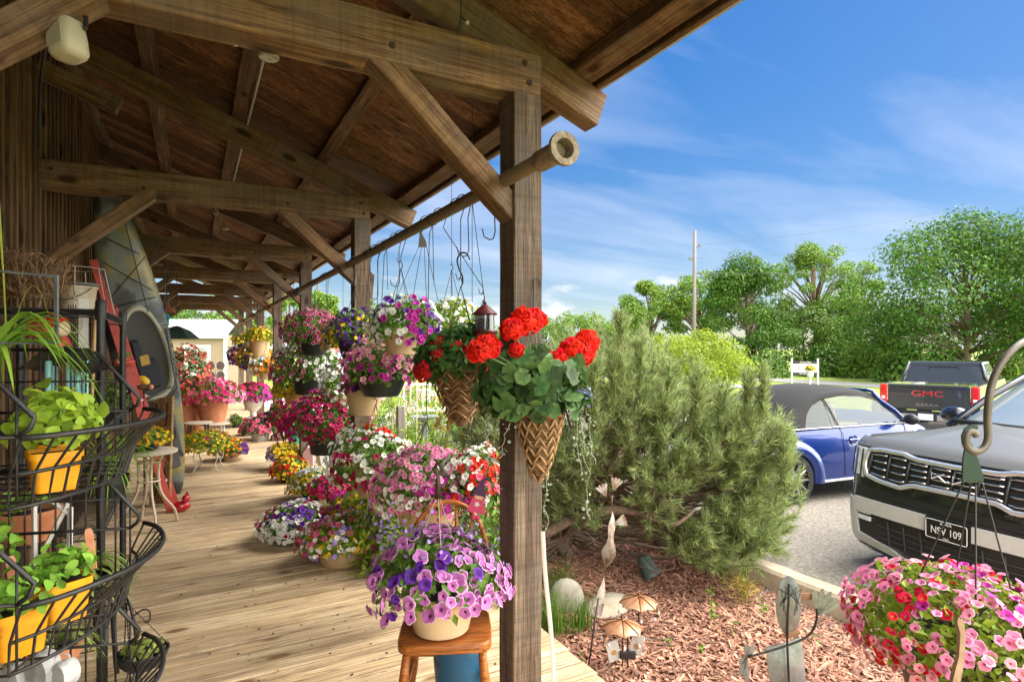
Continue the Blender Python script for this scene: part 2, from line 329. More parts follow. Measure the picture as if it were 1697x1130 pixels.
# ================================================================== the porch
PX0, PY0, SP, PW = 1.32, 2.42, 3.09, .152          # near left corner of the first post, spacing, width
BZ = 2.91                                          # underside of the tie beams
def zr(x): return 3.737-.38*x                      # rafter centre line
porch = thing('timber_porch', 'open timber porch roof on rough posts with braces along the barn wall', 'porch', (0, 0, 0))
def timber(name, p0, p1, w, h, parent=porch, m=None, up=(0, 0, 1), seed=0, bev=.006):
    p0, p1 = Vector(p0), Vector(p1); X = (p1-p0); Ln = X.length; X.normalize(); U = Vector(up)
    if abs(U.dot(X)) > .95: U = Vector((1, 0, 0))
    Z = (U-X*U.dot(X)).normalized(); Y = Z.cross(X)
    M = Matrix((X, Y, Z)).transposed().to_4x4(); M.translation = (p0+p1)/2
    rs = rng(seed+len(bpy.data.objects)); n = max(4, int(Ln/.16)); b = bev; G = []
    prof = [(-w/2+b, -h/2), (w/2-b, -h/2), (w/2, -h/2+b), (w/2, h/2-b), (w/2-b, h/2), (-w/2+b, h/2), (-w/2, h/2-b), (-w/2, -h/2+b)]
    for i in range(n+1):
        x = -Ln/2+Ln*i/n; jy, jz = rs.normal(0, .0014, 2)
        G.append([(x, y+jy+rs.normal(0, .0008), z+jz+rs.normal(0, .0008)) for y, z in prof])
    mb = MB(); mb.grid(G, wrap=True, flip=True); k = len(prof)
    mb.add(G[0], [tuple(range(k))]); mb.add(G[-1], [tuple(range(k))[::-1]])
    return mb.build(name, m or TIMB, parent, local=True, mw=M)
for k in range(7):
    y = PY0+SP*k; yc = y+PW/2; xc = PX0+PW/2
    timber('post', (xc, yc, 0.0), (xc, yc, BZ), PW, PW, m=POSTM, bev=.005)
    if k >= 2:
        mb = MB(); mb.box((xc, yc, .045), (PW+.07, PW+.07, .09), bev=.006); mb.build('post_plinth', TIMB, porch, local=True)
    timber('tie_beam', (-1.0, yc+.02, BZ+.105), (PX0+PW, yc+.02, BZ+.105), .165, .21)
    timber('brace', (1.38, yc, 2.33), (.66, yc, 2.97), .105, .125, up=(0, 1, 0))
    timber('brace', (-1.02, yc, 2.30), (-.26, yc, 2.98), .105, .125, up=(0, 1, 0))
PEGM = mat('dark_peg', (.035, .018, .009), rough=.8)
for k in range(4):
    yf = PY0+SP*k+PW/2+.02-.0825
    for px_, pz_ in ((1.41, 2.97), (1.385, 3.06), (.74, 2.985), (-.34, 2.98), (-.93, 3.05)):
        mb = MB(); mb.lathe([(.001, .006), (.013, .006), (.0145, .003), (.0145, -.01)], 10, (px_, yf, pz_), M=Matrix.Rotation(R(90), 4, 'X')); mb.build('peg', PEGM, porch, local=True)
for k in range(-1, 7):
    ry = PY0+SP*k+.215
    timber('rafter', (-1.0, ry, zr(-1.0)), (1.95, ry, zr(1.95)), .12, .19)
timber('outrigger', (-1.0, PY0+SP+.0, 3.78), (-.5, PY0+SP+.0, 3.59), .11, .13)
for x, w in ((-.95, .1), (-.3, .10), (.36, .10), (1.07, .10), (1.84, .12)):
    timber('purlin', (x, -1.4, zr(x)+.151), (x, 21.4, zr(x)+.151), w, .10, up=(.36, 0, 1))
mb = MB(); rs = rng(5); y = -1.5; sl_ = math.atan(.38); x0, x1 = -1.1, 1.92
while y < 21.5:                                    # roof boards run down the slope
    w = rs.uniform(.17, .235); xm = (x0+x1)/2
    mb.box((xm, y+w/2, zr(xm)+.226+rs.uniform(-.003, .003)), ((x1-x0)/math.cos(sl_), w-rs.uniform(.004, .009), .024), Matrix.Rotation(sl_, 4, 'Y')); y += w
# local frame with X down the slope so that the grain follows the boards
o = mb.build('roof_boards', ROOFB, porch, local=True)
mb = MB(); xm = .45; mb.box((xm, 10, zr(xm)+.262), (3.14/math.cos(sl_), 23.2, .03), Matrix.Rotation(sl_, 4, 'Y')); mb.build('metal_roofing', mat('roof_metal', (.35, .35, .34), rough=.5, metal=.4), porch, local=True)
xe = 1.935; timber('fascia_board', (xe, -1.5, zr(xe)+.16), (xe, 21.5, zr(xe)+.16), .03, .13, up=(.36, 0, 1))
mb = MB(); mb.box((1.99, 10, zr(1.99)+.215), (.08, 23.1, .06), Matrix.Rotation(sl_, 4, 'Y')); mb.build('drip_edge', mat('drip_metal', (.42, .42, .40), rough=.5), porch, local=True)
# barn wall behind the porch
barn = thing('barn_wall', 'dark board and batten barn wall along the left of the porch', 'wall', (-1.05, 0, 0))
mb = MB(); y = -2.0
while y < 20.9:
    mb.box((-1.05, y+.125, 2.2), (.03, .247, 4.5), Matrix.Rotation(0, 4, 'Z')); y += .25
mb2 = MB(); rs = rng(8); y = -2.0
while y < 20.9:
    mb2.box((-1.013, y+rs.uniform(-.012, .012), 2.2), (.042, .05+rs.uniform(-.004, .006), 4.5), bev=.003); y += .168
for b_, nm, m_ in ((mb, 'wall_boards', WALLB), (mb2, 'battens', BATT)):
    # turn grain upright: mesh is rotated so local X is world Z
    Mr = Matrix.Rotation(-math.pi/2, 4, 'Y'); V = [np.array(v)@np.array(Mr.inverted().to_3x3()).T for v in b_.V]; b_.V = V
    b_.build(nm, m_, barn, mw=Mr)
# deck
mb = MB(); rs = rng(11); y = -1.2
while y < 22.0:
    w = .138; mb.box((.42+rs.uniform(-.01, .01), y+w/2, -.0175+rs.uniform(-.0012, .0012)), (2.92, w-rs.uniform(.007, .013), .035), bev=.004); y += w
tag(mb.build('deck', DECKM), kind='structure')
mb = MB(); mb.box((.42, 10.4, -.2), (2.86, 23.2, .3)); tag(mb.build('deck_frame', mat('dark_deck_frame_wood', (.05, .035, .02), rough=.9)), kind='structure')  # one plain dark brown block under the boards
mb = MB(); rs = rng(12)
for i in range(340):
    x, y = rs.uniform(-.6, 1.5), 1.4+rs.gamma(1.6, 1.6); s_ = rs.uniform(.003, .010)
    mb.box((x, y, .002+s_*.2), (s_*rs.uniform(1, 2.2), s_, s_*.5), rotz(rs.uniform(0, 6)))
tag(mb.build('dirt_specks', mat('soil_crumbs', (.035, .022, .014), (.10, .07, .04), 90, .9, island=.4)), kind='stuff')

# ================================================================== ground
def lotz(x): return float(np.interp(x, [4.36, 5.6, 15], [-.15, -.23, -.57]))
GRASS = mat('grass_ground', (.17, .25, .03), (.30, .37, .06), 1.3, .9, bump=.4, bscale=25, detail=8)
LOT = mat('gravel_lot', (.16, .143, .118), (.36, .325, .27), 34, .9, bump=.6, bscale=70, detail=9, lo=.38, hi=.64)
xs = [-300, -60, -20, -3, 1.86, 4.20, 4.36, 5, 6, 7.5, 9, 10.5, 12, 13.5, 15, 18, 22, 30, 60, 120, 300, 900]
ys = [-500, -100, -30, -10, 0, 5, 10, 15, 20, 30, 60, 120, 300, 900]
mb = MB(); mb.grid([[(x, y, (lotz(x)-.06 if x > 4.3 else -.36)) for x in xs] for y in ys]); tag(mb.build('ground', GRASS), kind='structure')
lx = [4.36, 5, 6, 7, 8, 9, 10, 11, 12, 13, 14, 15, 17, 20, 21.5]; ly = [-16, -6, 0, 2, 4, 6, 8, 10, 12, 16]
blotch(LOT, .5, .30, .60, (.70, .69, .68)); blotch(LOT, 160, .30, .55, (.45, .44, .43)); mb = MB(); mb.grid([[(x, y, lotz(x)) for x in lx] for y in ly]); tag(mb.build('parking_lot', LOT), kind='structure')
ROADM = mat('road_asphalt', (.24, .23, .22), (.31, .30, .28), 3, .9)
mb = MB(); mb.grid([[(x, y, -.60) for x in (35.5, 39.5)] for y in (-200, 300)]); tag(mb.build('road', ROADM), kind='structure')
mb = MB(); mb.grid([[(x, y, -.60) for x in (28, 30.5)] for y in (-60, 40)]); tag(mb.build('driveway', ROADM), kind='structure')
MULCH = mat('mulch_bark', (.27, .11, .06), (.40, .20, .12), 22, .95, bump=.8, bscale=40)
rs = rng(3); gx = np.linspace(1.8, 4.24, 26); gy = np.linspace(-.5, 8, 70)
def mz(x, y): return -.30+.025*math.sin(x*3.1+y*1.3)+.02*math.sin(y*2.7-x*1.7)
mb = MB(); mb.grid([[(x, y, mz(x, y)+rs.normal(0, .006)) for x in gx] for y in gy]); tag(mb.build('mulch_bed', MULCH), kind='structure')
n = 26000; mb = MB(); P = np.stack([rs.uniform(1.85, 4.2, n), rs.uniform(.2, 1, n)**1.0*6.2, np.zeros(n)], 1)
P[:, 2] = [mz(a, b)+.008 for a, b in P[:, :2]]; P[:, 2] += rs.uniform(-.004, .014, n)
Nn = np.stack([rs.normal(0, .33, n), rs.normal(0, .33, n), np.ones(n)], 1); Fm = frames(Nn, rs)
sc = np.stack([rs.gamma(2.2, .010, n)+.009, rs.uniform(.0025, .010, n), np.full(n, .004)], 1); Fm = Fm*sc[:, None, :]
chip = ([(-1, -1, 0), (.8, -1.1, 0), (1.15, .2, .2), (.7, 1, 0), (-.9, .9, .1), (-1, -1, 1), (.8, -1.1, 1), (1.15, .2, 1.2), (.7, 1, 1), (-.9, .9, 1.1)],
        [(5, 6, 7, 8, 9), (0, 1, 6, 5), (1, 2, 7, 6), (2, 3, 8, 7), (3, 4, 9, 8), (4, 0, 5, 9)], [0]*6)
mb.inst(chip, Fm, P)
tag(mb.build('bark_chips', mat('bark_chip', (.30, .132, .082), (.44, .25, .175), 30, .9, island=.55, hue=.012)), 'loose red brown bark chips covering the flower bed', kind='stuff')
# gravel spill beside the kerb
CURB = mat('concrete_kerb', (.44, .37, .26), (.52, .45, .33), 12, .9, bump=.3, bscale=60)
mb = MB(); rs = rng(4)
G = []
for i in range(60):
    y = -1+9*i/59; j = rs.normal(0, .004, 6)
    G.append([(4.21+j[0], y, -.36), (4.215+j[1], y, -.15), (4.235+j[2], y, -.125), (4.37+j[3], y, -.125+j[4]*.5), (4.385, y, -.14), (4.39, y, -.36)])
mb.grid(G); tag(mb.build('kerb', CURB, smooth=35), kind='structure')
n = 1500; P = np.stack([4.2-np.abs(rs.normal(0, .22, n)), rs.uniform(1.3, 3.4, n), np.zeros(n)], 1); P[:, 2] = [mz(a, b)+.014 for a, b in P[:, :2]]
mb = MB(); mb.inst(([(-1, -.7, -.6), (.9, -.8, -.5), (.7, .9, -.6), (-.8, .8, -.6), (-.5, -.4, .7), (.5, -.5, .6), (.4, .5, .8), (-.5, .5, .6)],
    [(4, 5, 6, 7), (0, 1, 5, 4), (1, 2, 6, 5), (2, 3, 7, 6), (3, 0, 4, 7)], [0]*5), frames(rs.normal(0, 1, (n, 3)), rs)*rs.uniform(.004, .011, n)[:, None, None], P)
tag(mb.build('gravel_stones', mat('pale_gravel', (.42, .39, .34), rough=.9, island=.35)), 'pale gravel spilled on the bark beside the kerb', kind='stuff')
# ================================================================== vehicles
CHROME = mat('chrome', (.62, .62, .63), rough=.16, metal=1.0)
SILV = mat('satin_silver_trim', (.58, .58, .55), (.63, .62, .59), 20, .38, .15)
TYRE = mat('tyre_rubber', (.02, .02, .02), (.03, .03, .03), 30, .85, bump=.2)
ALLOY = mat('alloy_rim', (.45, .46, .48), rough=.25, metal=.9)
GAP = mat('black_plastic', (.015, .015, .016), rough=.5)
REDL = mat('red_lens', (.55, .015, .015), rough=.12, coat=1)
CLEARL = mat('headlight_lens', (.80, .82, .84), (.55, .58, .62), 14, .08, 0, coat=1, lo=.4, hi=.6)
SKINT = mat('cream_leather', (.42, .38, .32), rough=.5)
def wheel(parent, x, y, r, w, s):
    mb = MB(); Mx = Matrix.Rotation(math.pi/2, 4, 'X')
    mb.lathe([(r*.66, -w/2), (r*.93, -w/2), (r, -w*.36), (r, w*.36), (r*.93, w/2), (r*.66, w/2)], 36, (x, y, r), M=Mx)
    t = mb.build('wheel', TYRE, parent, smooth=40, local=True)
    mb = MB(); mb.lathe([(r*.68, -s*w*.1), (r*.64, s*w*.42), (r*.69, s*w*.46)], 36, (x, y, r), M=Mx)
    yy = y-s*w*-.40*-1
    for k in range(10):
        a = 2*math.pi*k/10; c_ = Vector((math.cos(a), 0, math.sin(a)))
        mb.tube([Vector((x, y+s*w*.44, r))+c_*r*.1, Vector((x, y+s*w*.44, r))+c_*r*.66], [r*.07, r*.045], 6)
    mb.ball((x, y+s*w*.44, r), (r*.17, w*.08, r*.17)); mb.build('rim', ALLOY, t, smooth=40, local=True)
    mb = MB(); mb.lathe([(0.001, 0), (r*.66, 0)], 24, (x, y+s*w*.18, r), M=Mx); mb.build('brake_disc', GAP, t, local=True)
    return t
def place(root, loc, heading): root.matrix_basis = Matrix.Translation(loc)@rotz(heading)
# ---------------------------------------------------------------- dark SUV, nose towards the porch
suv = thing('parked_suv', 'black mid size SUV with chrome framed grille and silver bumper bar, nose to the porch', 'car')
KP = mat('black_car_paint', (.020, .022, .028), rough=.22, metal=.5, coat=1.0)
KH = mat('black_paint_sunlit_hood', (.135, .132, .125), rough=.38, metal=.25, coat=.12)  # same black paint as the body; sunlight on the hood painted in as grey
def nx(y): a = abs(y); return -.10*y*y-5.0*max(0, a-.82)**2
def fz(z): return float(np.interp(z, [.13, .2, .3, .45, .62, .75, .85, 1.0, 1.06, 1.09, 1.13], [-.17, -.06, -.02, 0, .0, -.015, -.035, -.06, -.075, -.10, -.17]))
def FP(y, z, off=0): return (nx(y)+fz(z)+off, y, z)
def fpatch(mb, y0, y1, z0, z1, off, mi=0, ny=8, nz=3, depth=.03, zf=None):
    G = []
    for j in range(nz+1):
        row = []
        for i in range(ny+1):
            y = y0+(y1-y0)*i/ny; a, b = (z0, z1) if zf is None else zf(y); row.append(FP(y, a+(b-a)*j/nz, off))
        G.append(row)
    mb.grid(G, mi)
    rim = [G[0][i] for i in range(ny+1)]+[G[j][ny] for j in range(1, nz+1)]+[G[nz][i] for i in range(ny-1, -1, -1)]+[G[j][0] for j in range(nz-1, 0, -1)]
    mb.grid([rim+[rim[0]], [(p[0]-depth, p[1], p[2]) for p in rim+[rim[0]]]], mi, flip=True)
ysn = np.linspace(-.985, .985, 49); zsn = [.13, .2, .3, .4, .5, .62, .7, .78, .86, .95, 1.03, 1.06, 1.09, 1.11, 1.13]
mb = MB(); mb.grid([[FP(y, z, -.004) for y in ysn] for z in zsn])
# sides
for s in (-1, 1):
    G = []
    for x in [nx(.985)-.03, -.55, -.8, -1.1, -1.4, -1.8, -2.6, -3.4, -4.2, -4.7, -4.9]:
        w = .985 if x > -4.5 else .985-.12*(-4.5-x)/.4
        G.append([(x+(fz(z) if x > -.5 else 0), s*w*(1-.03*max(0, (z-.8))/.3-.02*max(0, .35-z)/.2), z) for z in (.24, .4, .6, .8, .95, 1.05, 1.11, 1.13)])
    mb.grid(G, flip=(s > 0))
mb.grid([[(-4.9, y, z) for y in (-.93, 0, .93)] for z in (.24, 1.13)], flip=True)
body = mb.build('body', KP, suv, smooth=35, local=True)
def hoodz(x, y):
    t = (-x-.15)/1.35; base = 1.125+.115*min(1, max(0, t))**.75
    return base-.10*(abs(y)/.93)**4*min(1, .35+t)+.012*math.exp(-((abs(y)-.48)/.06)**2)*min(1, t*3)
G = [[FP(y*.998, 1.066, .004) for y in np.linspace(-.955, .955, 41)], [FP(y*.998, 1.10, .002) for y in np.linspace(-.955, .955, 41)]]
for i in range(15):
    t = i/14; row = []
    for y in np.linspace(-.955, .955, 41):
        xs_ = nx(y)-.165; x = xs_*(1-t)+t*(-1.55+.14*(1-(y/.95)**2)*1.0-.0)
        row.append((x, y, (1.125 if i == 0 else hoodz(x, y))+.004))
    G.append(row)
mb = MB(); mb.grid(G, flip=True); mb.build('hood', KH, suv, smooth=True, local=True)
mb = MB(); mb.tube([FP(y, 1.063, .001) for y in np.linspace(-.95, .95, 30)], .006, 6); mb.build('hood_seam', GAP, suv, local=True)
GW = glass('dark_auto_glass', (.03, .035, .038))
G = [[(-1.50-.92*t+.16*(1-(y/.8)**2)*(1-t*.6), y*(1-.2*t)*.86, 1.215+.475*t+.015*(1-y*y)) for y in np.linspace(-1, 1, 15)] for t in np.linspace(0, 1, 7)]
mb = MB(); mb.grid(G, flip=True); mb.build('windshield', mat('suv_windshield_painted_sky', (.24, .28, .29), (.20, .24, .25), 2, .04, spec=.8, coat=1), suv, smooth=True, local=True)  # pale base colour paints the reflected sky into the glass
mb = MB(); mb.tube([(-1.42+.1*(1-y*y), y*.84, 1.225) for y in np.linspace(-1, 1, 13)], .022, 6); mb.build('wiper_cowl', GAP, suv, local=True)
G = []
for x, w, z in [(-2.36, .66, 1.70), (-2.42, .67, 1.715), (-2.8, .69, 1.745), (-3.5, .69, 1.75), (-4.3, .68, 1.72), (-4.75, .64, 1.66)]:
    G.append([(x, y*w, z+.012-.045*abs(y)**3) for y in np.linspace(-1, 1, 13)])
mb = MB(); mb.grid(G, flip=True)
mb.grid([[(-4.75, -.64, 1.62), (-4.75, .64, 1.62)], [(-4.92, -.88, 1.1), (-4.92, .88, 1.1)]])
mb.build('roof', KP, suv, smooth=40, local=True)
for s in (-1, 1):
    mb = MB(); mb.grid([[(-1.55, s*.89, 1.12), (-2.45, s*.89, 1.12), (-3.4, s*.90, 1.12), (-4.9, s*.87, 1.12)], [(-2.42, s*.68, 1.68), (-2.6, s*.69, 1.70), (-3.4, s*.69, 1.71), (-4.72, s*.64, 1.62)]], flip=(s < 0))
    mb.build('side_window', GW, suv, local=True)
    mb = MB(); mb.tube([(-1.40, s*.885, 1.17), (-1.95, s*.80, 1.47), (-2.42, s*.675, 1.705), (-3.2, s*.695, 1.74), (-4.7, s*.645, 1.66)], [.035, .032, .03, .025, .025], 8); mb.build('pillar', KP, suv, smooth=True, local=True)
    mb = MB(); mb.ball((-1.78, s*1.07, 1.24), (.10, .135, .085), 14, 10); mb.box((-1.76, s*.93, 1.17), (.08, .14, .04), bev=.01); mb.build('wing_mirror', KP, suv, smooth=50, local=True)
    mb = MB(); fpatch(mb, s*.765, s*.965, .80, 1.055, .014, ny=8, nz=6); hl = mb.build('headlight', CLEARL, suv, smooth=40, local=True)
    mb = MB()
    for q in (.79, .85, .94): mb.tube([FP(s*q, z, .018) for z in (.82, .9, .98, 1.04)], .007, 5)
    mb.tube([FP(s*q, .81, .018) for q in (.78, .86, .95)], .008, 5); mb.build('light_strip', GAP, hl, local=True)
    mb = MB(); fpatch(mb, s*.84, s*.975, .30, .62, .004, ny=6, nz=4); mb.build('bumper_corner', GAP, suv, smooth=40, local=True)
    mb = MB()
    for z in (.445, .50): fpatch(mb, s*.665, s*.79, z, z+.036, .022, ny=4, nz=2, depth=.02)
    mb.build('fog_lamp', CLEARL, suv, local=True)
    wheel(suv, -.98, s*.86, .38, .24, s); wheel(suv, -3.88, s*.86, .38, .24, s)
    mb = MB(); mb.lathe([(.44, -.10), (.44, .115), (.40, .12), (.40, -.1)], 30, (-.98, s*.885, .4), M=Matrix.Rotation(math.pi/2, 4, 'X')); mb.build('wheel_arch', GAP, suv, smooth=40, local=True)
# grille
mb = MB()
def gtop(y): return float(np.interp(abs(y), [0, .30, .40, .60, .72], [1.015, 1.02, 1.045, 1.045, 1.03]))
def gbot(y): return float(np.interp(abs(y), [0, .30, .40, .60, .72], [.845, .84, .80, .815, .84]))
fpatch(mb, -.735, .735, 0, 0, .006, ny=40, nz=2, zf=lambda y: (gbot(y), gtop(y))); gr = mb.build('grille', GAP, suv, local=True)
mb = MB(); fr = [FP(y, gtop(y)+.012, .016) for y in np.linspace(-.72, .72, 41)]+[FP(.755, .96, .016), FP(.755, .90, .016)]+[FP(y, gbot(y)-.012, .016) for y in np.linspace(.72, -.72, 41)]+[FP(-.755, .90, .016), FP(-.755, .96, .016)]
mb.tube(fr, .0215, 8, closed=True); mb.build('grille_frame', mat('bright_chrome', (.74, .74, .74), rough=.22, metal=.7), gr, smooth=True, local=True)
mb = MB(); yb = np.linspace(-.70, .70, 9)
for i in range(8):
    for r_ in range(4):
        pts = []
        for y in np.linspace(yb[i]+.018, yb[i+1]-.018, 4):
            pts.append(FP(y, gbot(y)+(gtop(y)-gbot(y))*(r_+.5)/4, .018))
        mb.tube(pts, .0085, 6)
mb.build('grille_bars', CHROME, gr, smooth=True, local=True)
for y in yb: mb = MB(); mb.tube([FP(y+.01, gtop(y)-.01, .014), FP(y, (gtop(y)+gbot(y))/2, .018), FP(y-.006, gbot(y)+.01, .014)], .010, 6); mb.build('grille_divider', mat('dark_grille', (.03, .03, .033), rough=.35), gr, smooth=True, local=True)
# emblem strokes: K I A, the bars run together
mb = MB(); E = lambda u, v: FP(u*.145, .935+v*.030, .034)
for st in ([(-1, 1), (-1, -.5), (-.38, .95)], [(-.68, .3), (-.28, -1), (-.02, -.9)], [(.08, 1), (.08, -1), (.86, .95), (.95, -1)]):
    mb.tube([E(*p) for p in st], .0075, 6)
tag(mb.build('emblem', mat('emblem_silver', (.72, .72, .72), rough=.25, metal=.8), suv, local=True))
# lower bumper
mb = MB(); fpatch(mb, -.84, .84, .28, .655, .002, ny=40, nz=4); fpatch(mb, -.83, .83, .66, .72, .002, ny=40, nz=1)
mb.build('lower_grille', GAP, suv, smooth=40, local=True)
mb = MB()
for z in (.33, .38, .43): mb.tube([FP(y, z, .008) for y in np.linspace(-.6, .6, 25)], .005, 5)
for y in (-.5, -.36, -.22, .22, .36, .5): mb.tube([FP(y, .29, .010), FP(y, .48, .010)], .006, 5)
mb.build('lower_grille_mesh', mat('grey_plastic', (.05, .05, .052), rough=.5), suv, local=True)
mb = MB()
fpatch(mb, -.83, .83, .515, .63, .028, ny=40, nz=3)
for s in (-1, 1):
    fpatch(mb, s*.80, s*.905, .27, .615, .026, ny=6, nz=5)
fpatch(mb, -.86, .86, 0, 0, .024, ny=44, nz=2, zf=lambda y: (float(np.interp(abs(y), [0, .4, .5, .86], [.165, .165, .20, .25])), float(np.interp(abs(y), [0, .4, .5, .86], [.215, .215, .265, .33]))))
mb.build('bumper_bar', SILV, suv, smooth=40, local=True)
mb = MB(); fpatch(mb, -.16, .16, .46, .64, .034, ny=4, nz=2, depth=.05); pb = mb.build('plate_bracket', GAP, suv, local=True)
MP = Matrix(((0, 0, 1, .046), (1, 0, 0, 0), (0, 1, 0, .555), (0, 0, 0, 1)))           # text frame on the nose (reads from the front)
MP = MP@Matrix.Identity(4)
def rrect(w, h, r, n=4):
    o = []
    for cx, cy, a0 in ((w/2-r, h/2-r, 0), (-w/2+r, h/2-r, 90), (-w/2+r, -h/2+r, 180), (w/2-r, -h/2+r, 270)):
        for k in range(n+1): a = R(a0+90*k/n); o.append((cx+r*math.cos(a), cy+r*math.sin(a)))
    return o
plw = mat('plate_white', (.8, .8, .8), rough=.35); plb = mat('plate_black', (.012, .012, .013), rough=.3)
mb = MB(); mb.prism(rrect(.305, .152, .016), .003, MP); pl = mb.build('licence_plate', plb, suv, local=True)
mb = MB(); mb.tube([MP@Vector((x, y, .002)) for x, y in rrect(.292, .139, .013)], .0028, 5, closed=True); mb.build('plate_border', plw, pl, local=True)
text('plate_number', 'NSV 109', .077, MP@Matrix.Translation((0, -.008, .003)), plw, pl, .0008, sx=.80)
text('plate_state', 'IOWA', .030, MP@Matrix.Translation((0, .050, .003)), plw, pl, .0008)
text('plate_county', 'LINN', .017, MP@Matrix.Translation((0, -.057, .003)), plw, pl, .0008)
place(suv, (4.98, 2.33, -.21), math.pi+R(-7))
# ---------------------------------------------------------------- blue convertible
bug = thing('blue_convertible', 'blue rounded two door convertible with its black soft top up', 'car')
BP = mat('blue_car_paint', (.004, .030, .205), rough=.22, metal=.35, coat=1.0)
SOFT = mat('black_canvas_top', (.009, .009, .010), (.014, .014, .015), 60, .9, bump=.1)
X_ = [-2.13, -2.05, -1.85, -1.55, -1.2, -.8, -.4, 0, .4, .8, 1.1, 1.45, 1.75, 1.98, 2.1]
HW = [.42, .62, .74, .79, .815, .825, .83, .83, .83, .825, .80, .76, .66, .50, .34]
BT = [.62, .76, .88, .93, .945, .95, .95, .95, .95, .95, .955, .86, .74, .62, .50]
mb = MB(); rows = []
for x, w, t in zip(X_, HW, BT):
    lo = .20 if abs(x) < 1.9 else .28
    half = [(w*.90, lo), (w*1.0, lo+.06), (w*1.02, lo+.25), (w*1.02, min(t-.12, .62)), (w*.995, t-.06), (w*.95, t)]
    top = [(w*.6, t+(.07 if x > 1.0 or x < -1.2 else .0)), (0, t+(.10 if x > 1.0 or x < -1.2 else 0))]
    pts = [(x, -a, z) for a, z in half]+[(x, -a, z) for a, z in top]+[(x, a, z) for a, z in top[::-1][1:]]+[(x, a, z) for a, z in half[::-1]]
    rows.append(pts)
mb.grid(rows, wrap=True); mb.add(rows[0], [tuple(range(len(rows[0])))]); mb.add(rows[-1], [tuple(range(len(rows[0])))[::-1]])
mb.build('body', BP, bug, smooth=42, local=True)
for s in (-1, 1):
    for wx in (-1.27, 1.27):
        G = []
        for i in range(21):
            a = R(-8+196*i/20); G.append([])
            for rr, yy in ((.335, .80), (.345, .905), (.38, .925), (.43, .92), (.485, .885), (.525, .80), (.53, .72)):
                st = 1.12 if rr > .4 else 1.02
                G[-1].append((wx+math.cos(a)*rr*st, s*yy, .315+math.sin(a)*rr))
        mb = MB(); mb.grid(G, flip=(s > 0)); mb.build('fender', BP, bug, smooth=True, local=True)
        mb = MB(); mb.lathe([(.001, 0), (.34, 0)], 24, (wx, s*.845, .32), M=Matrix.Rotation(math.pi/2, 4, 'X')); mb.build('wheel_well', GAP, bug, local=True)
        wheel(bug, wx, s*.80, .325, .21, s)
# cabin: soft top over glass
tx = [-1.42, -1.30, -1.1, -.8, -.45, -.05, .3, .6]; tz = [1.0, 1.10, 1.24, 1.38, 1.455, 1.475, 1.455, 1.40]; tw = [.62, .64, .65, .63, .61, .59, .57, .55]
rows = [[(x, y*w*(1.0), z-.055*abs(y)**4-.0*abs(y)) for y in np.linspace(-1, 1, 15)] for x, z, w in zip(tx, tz, tw)]
mb = MB(); mb.grid(rows, flip=True)
def wtop(x): return float(np.interp(x, [-.98, -.9, -.75, -.5, -.1, .3, .6, .80, .98], [.955, 1.12, 1.24, 1.32, 1.36, 1.335, 1.25, 1.13, .985]))
def sidey(z): return .80-(z-.95)*.42
for s in (-1, 1):
    G = []
    for x in np.linspace(-1.42, .62, 25):
        zt = float(np.interp(x, tx, tz))-.055; wt = float(np.interp(x, tx, tw))
        zb = max(.952, min(wtop(x) if x > -.98 else .95, zt-.01)); yb_ = sidey(zb); G.append([(x, s*yb_, zb), (x, s*(yb_+(wt-yb_)*.45+.012), zb+(zt-zb)*.5), (x, s*wt, zt)])
    mb.grid(G, flip=(s > 0))
mb.build('soft_top', SOFT, bug, smooth=50, local=True)
GWL = mat('pale_auto_glass', (.33, .42, .42), (.42, .50, .48), 2, .05, spec=.8, coat=1, trans=0)  # pale colour stands for sky reflected in the glass
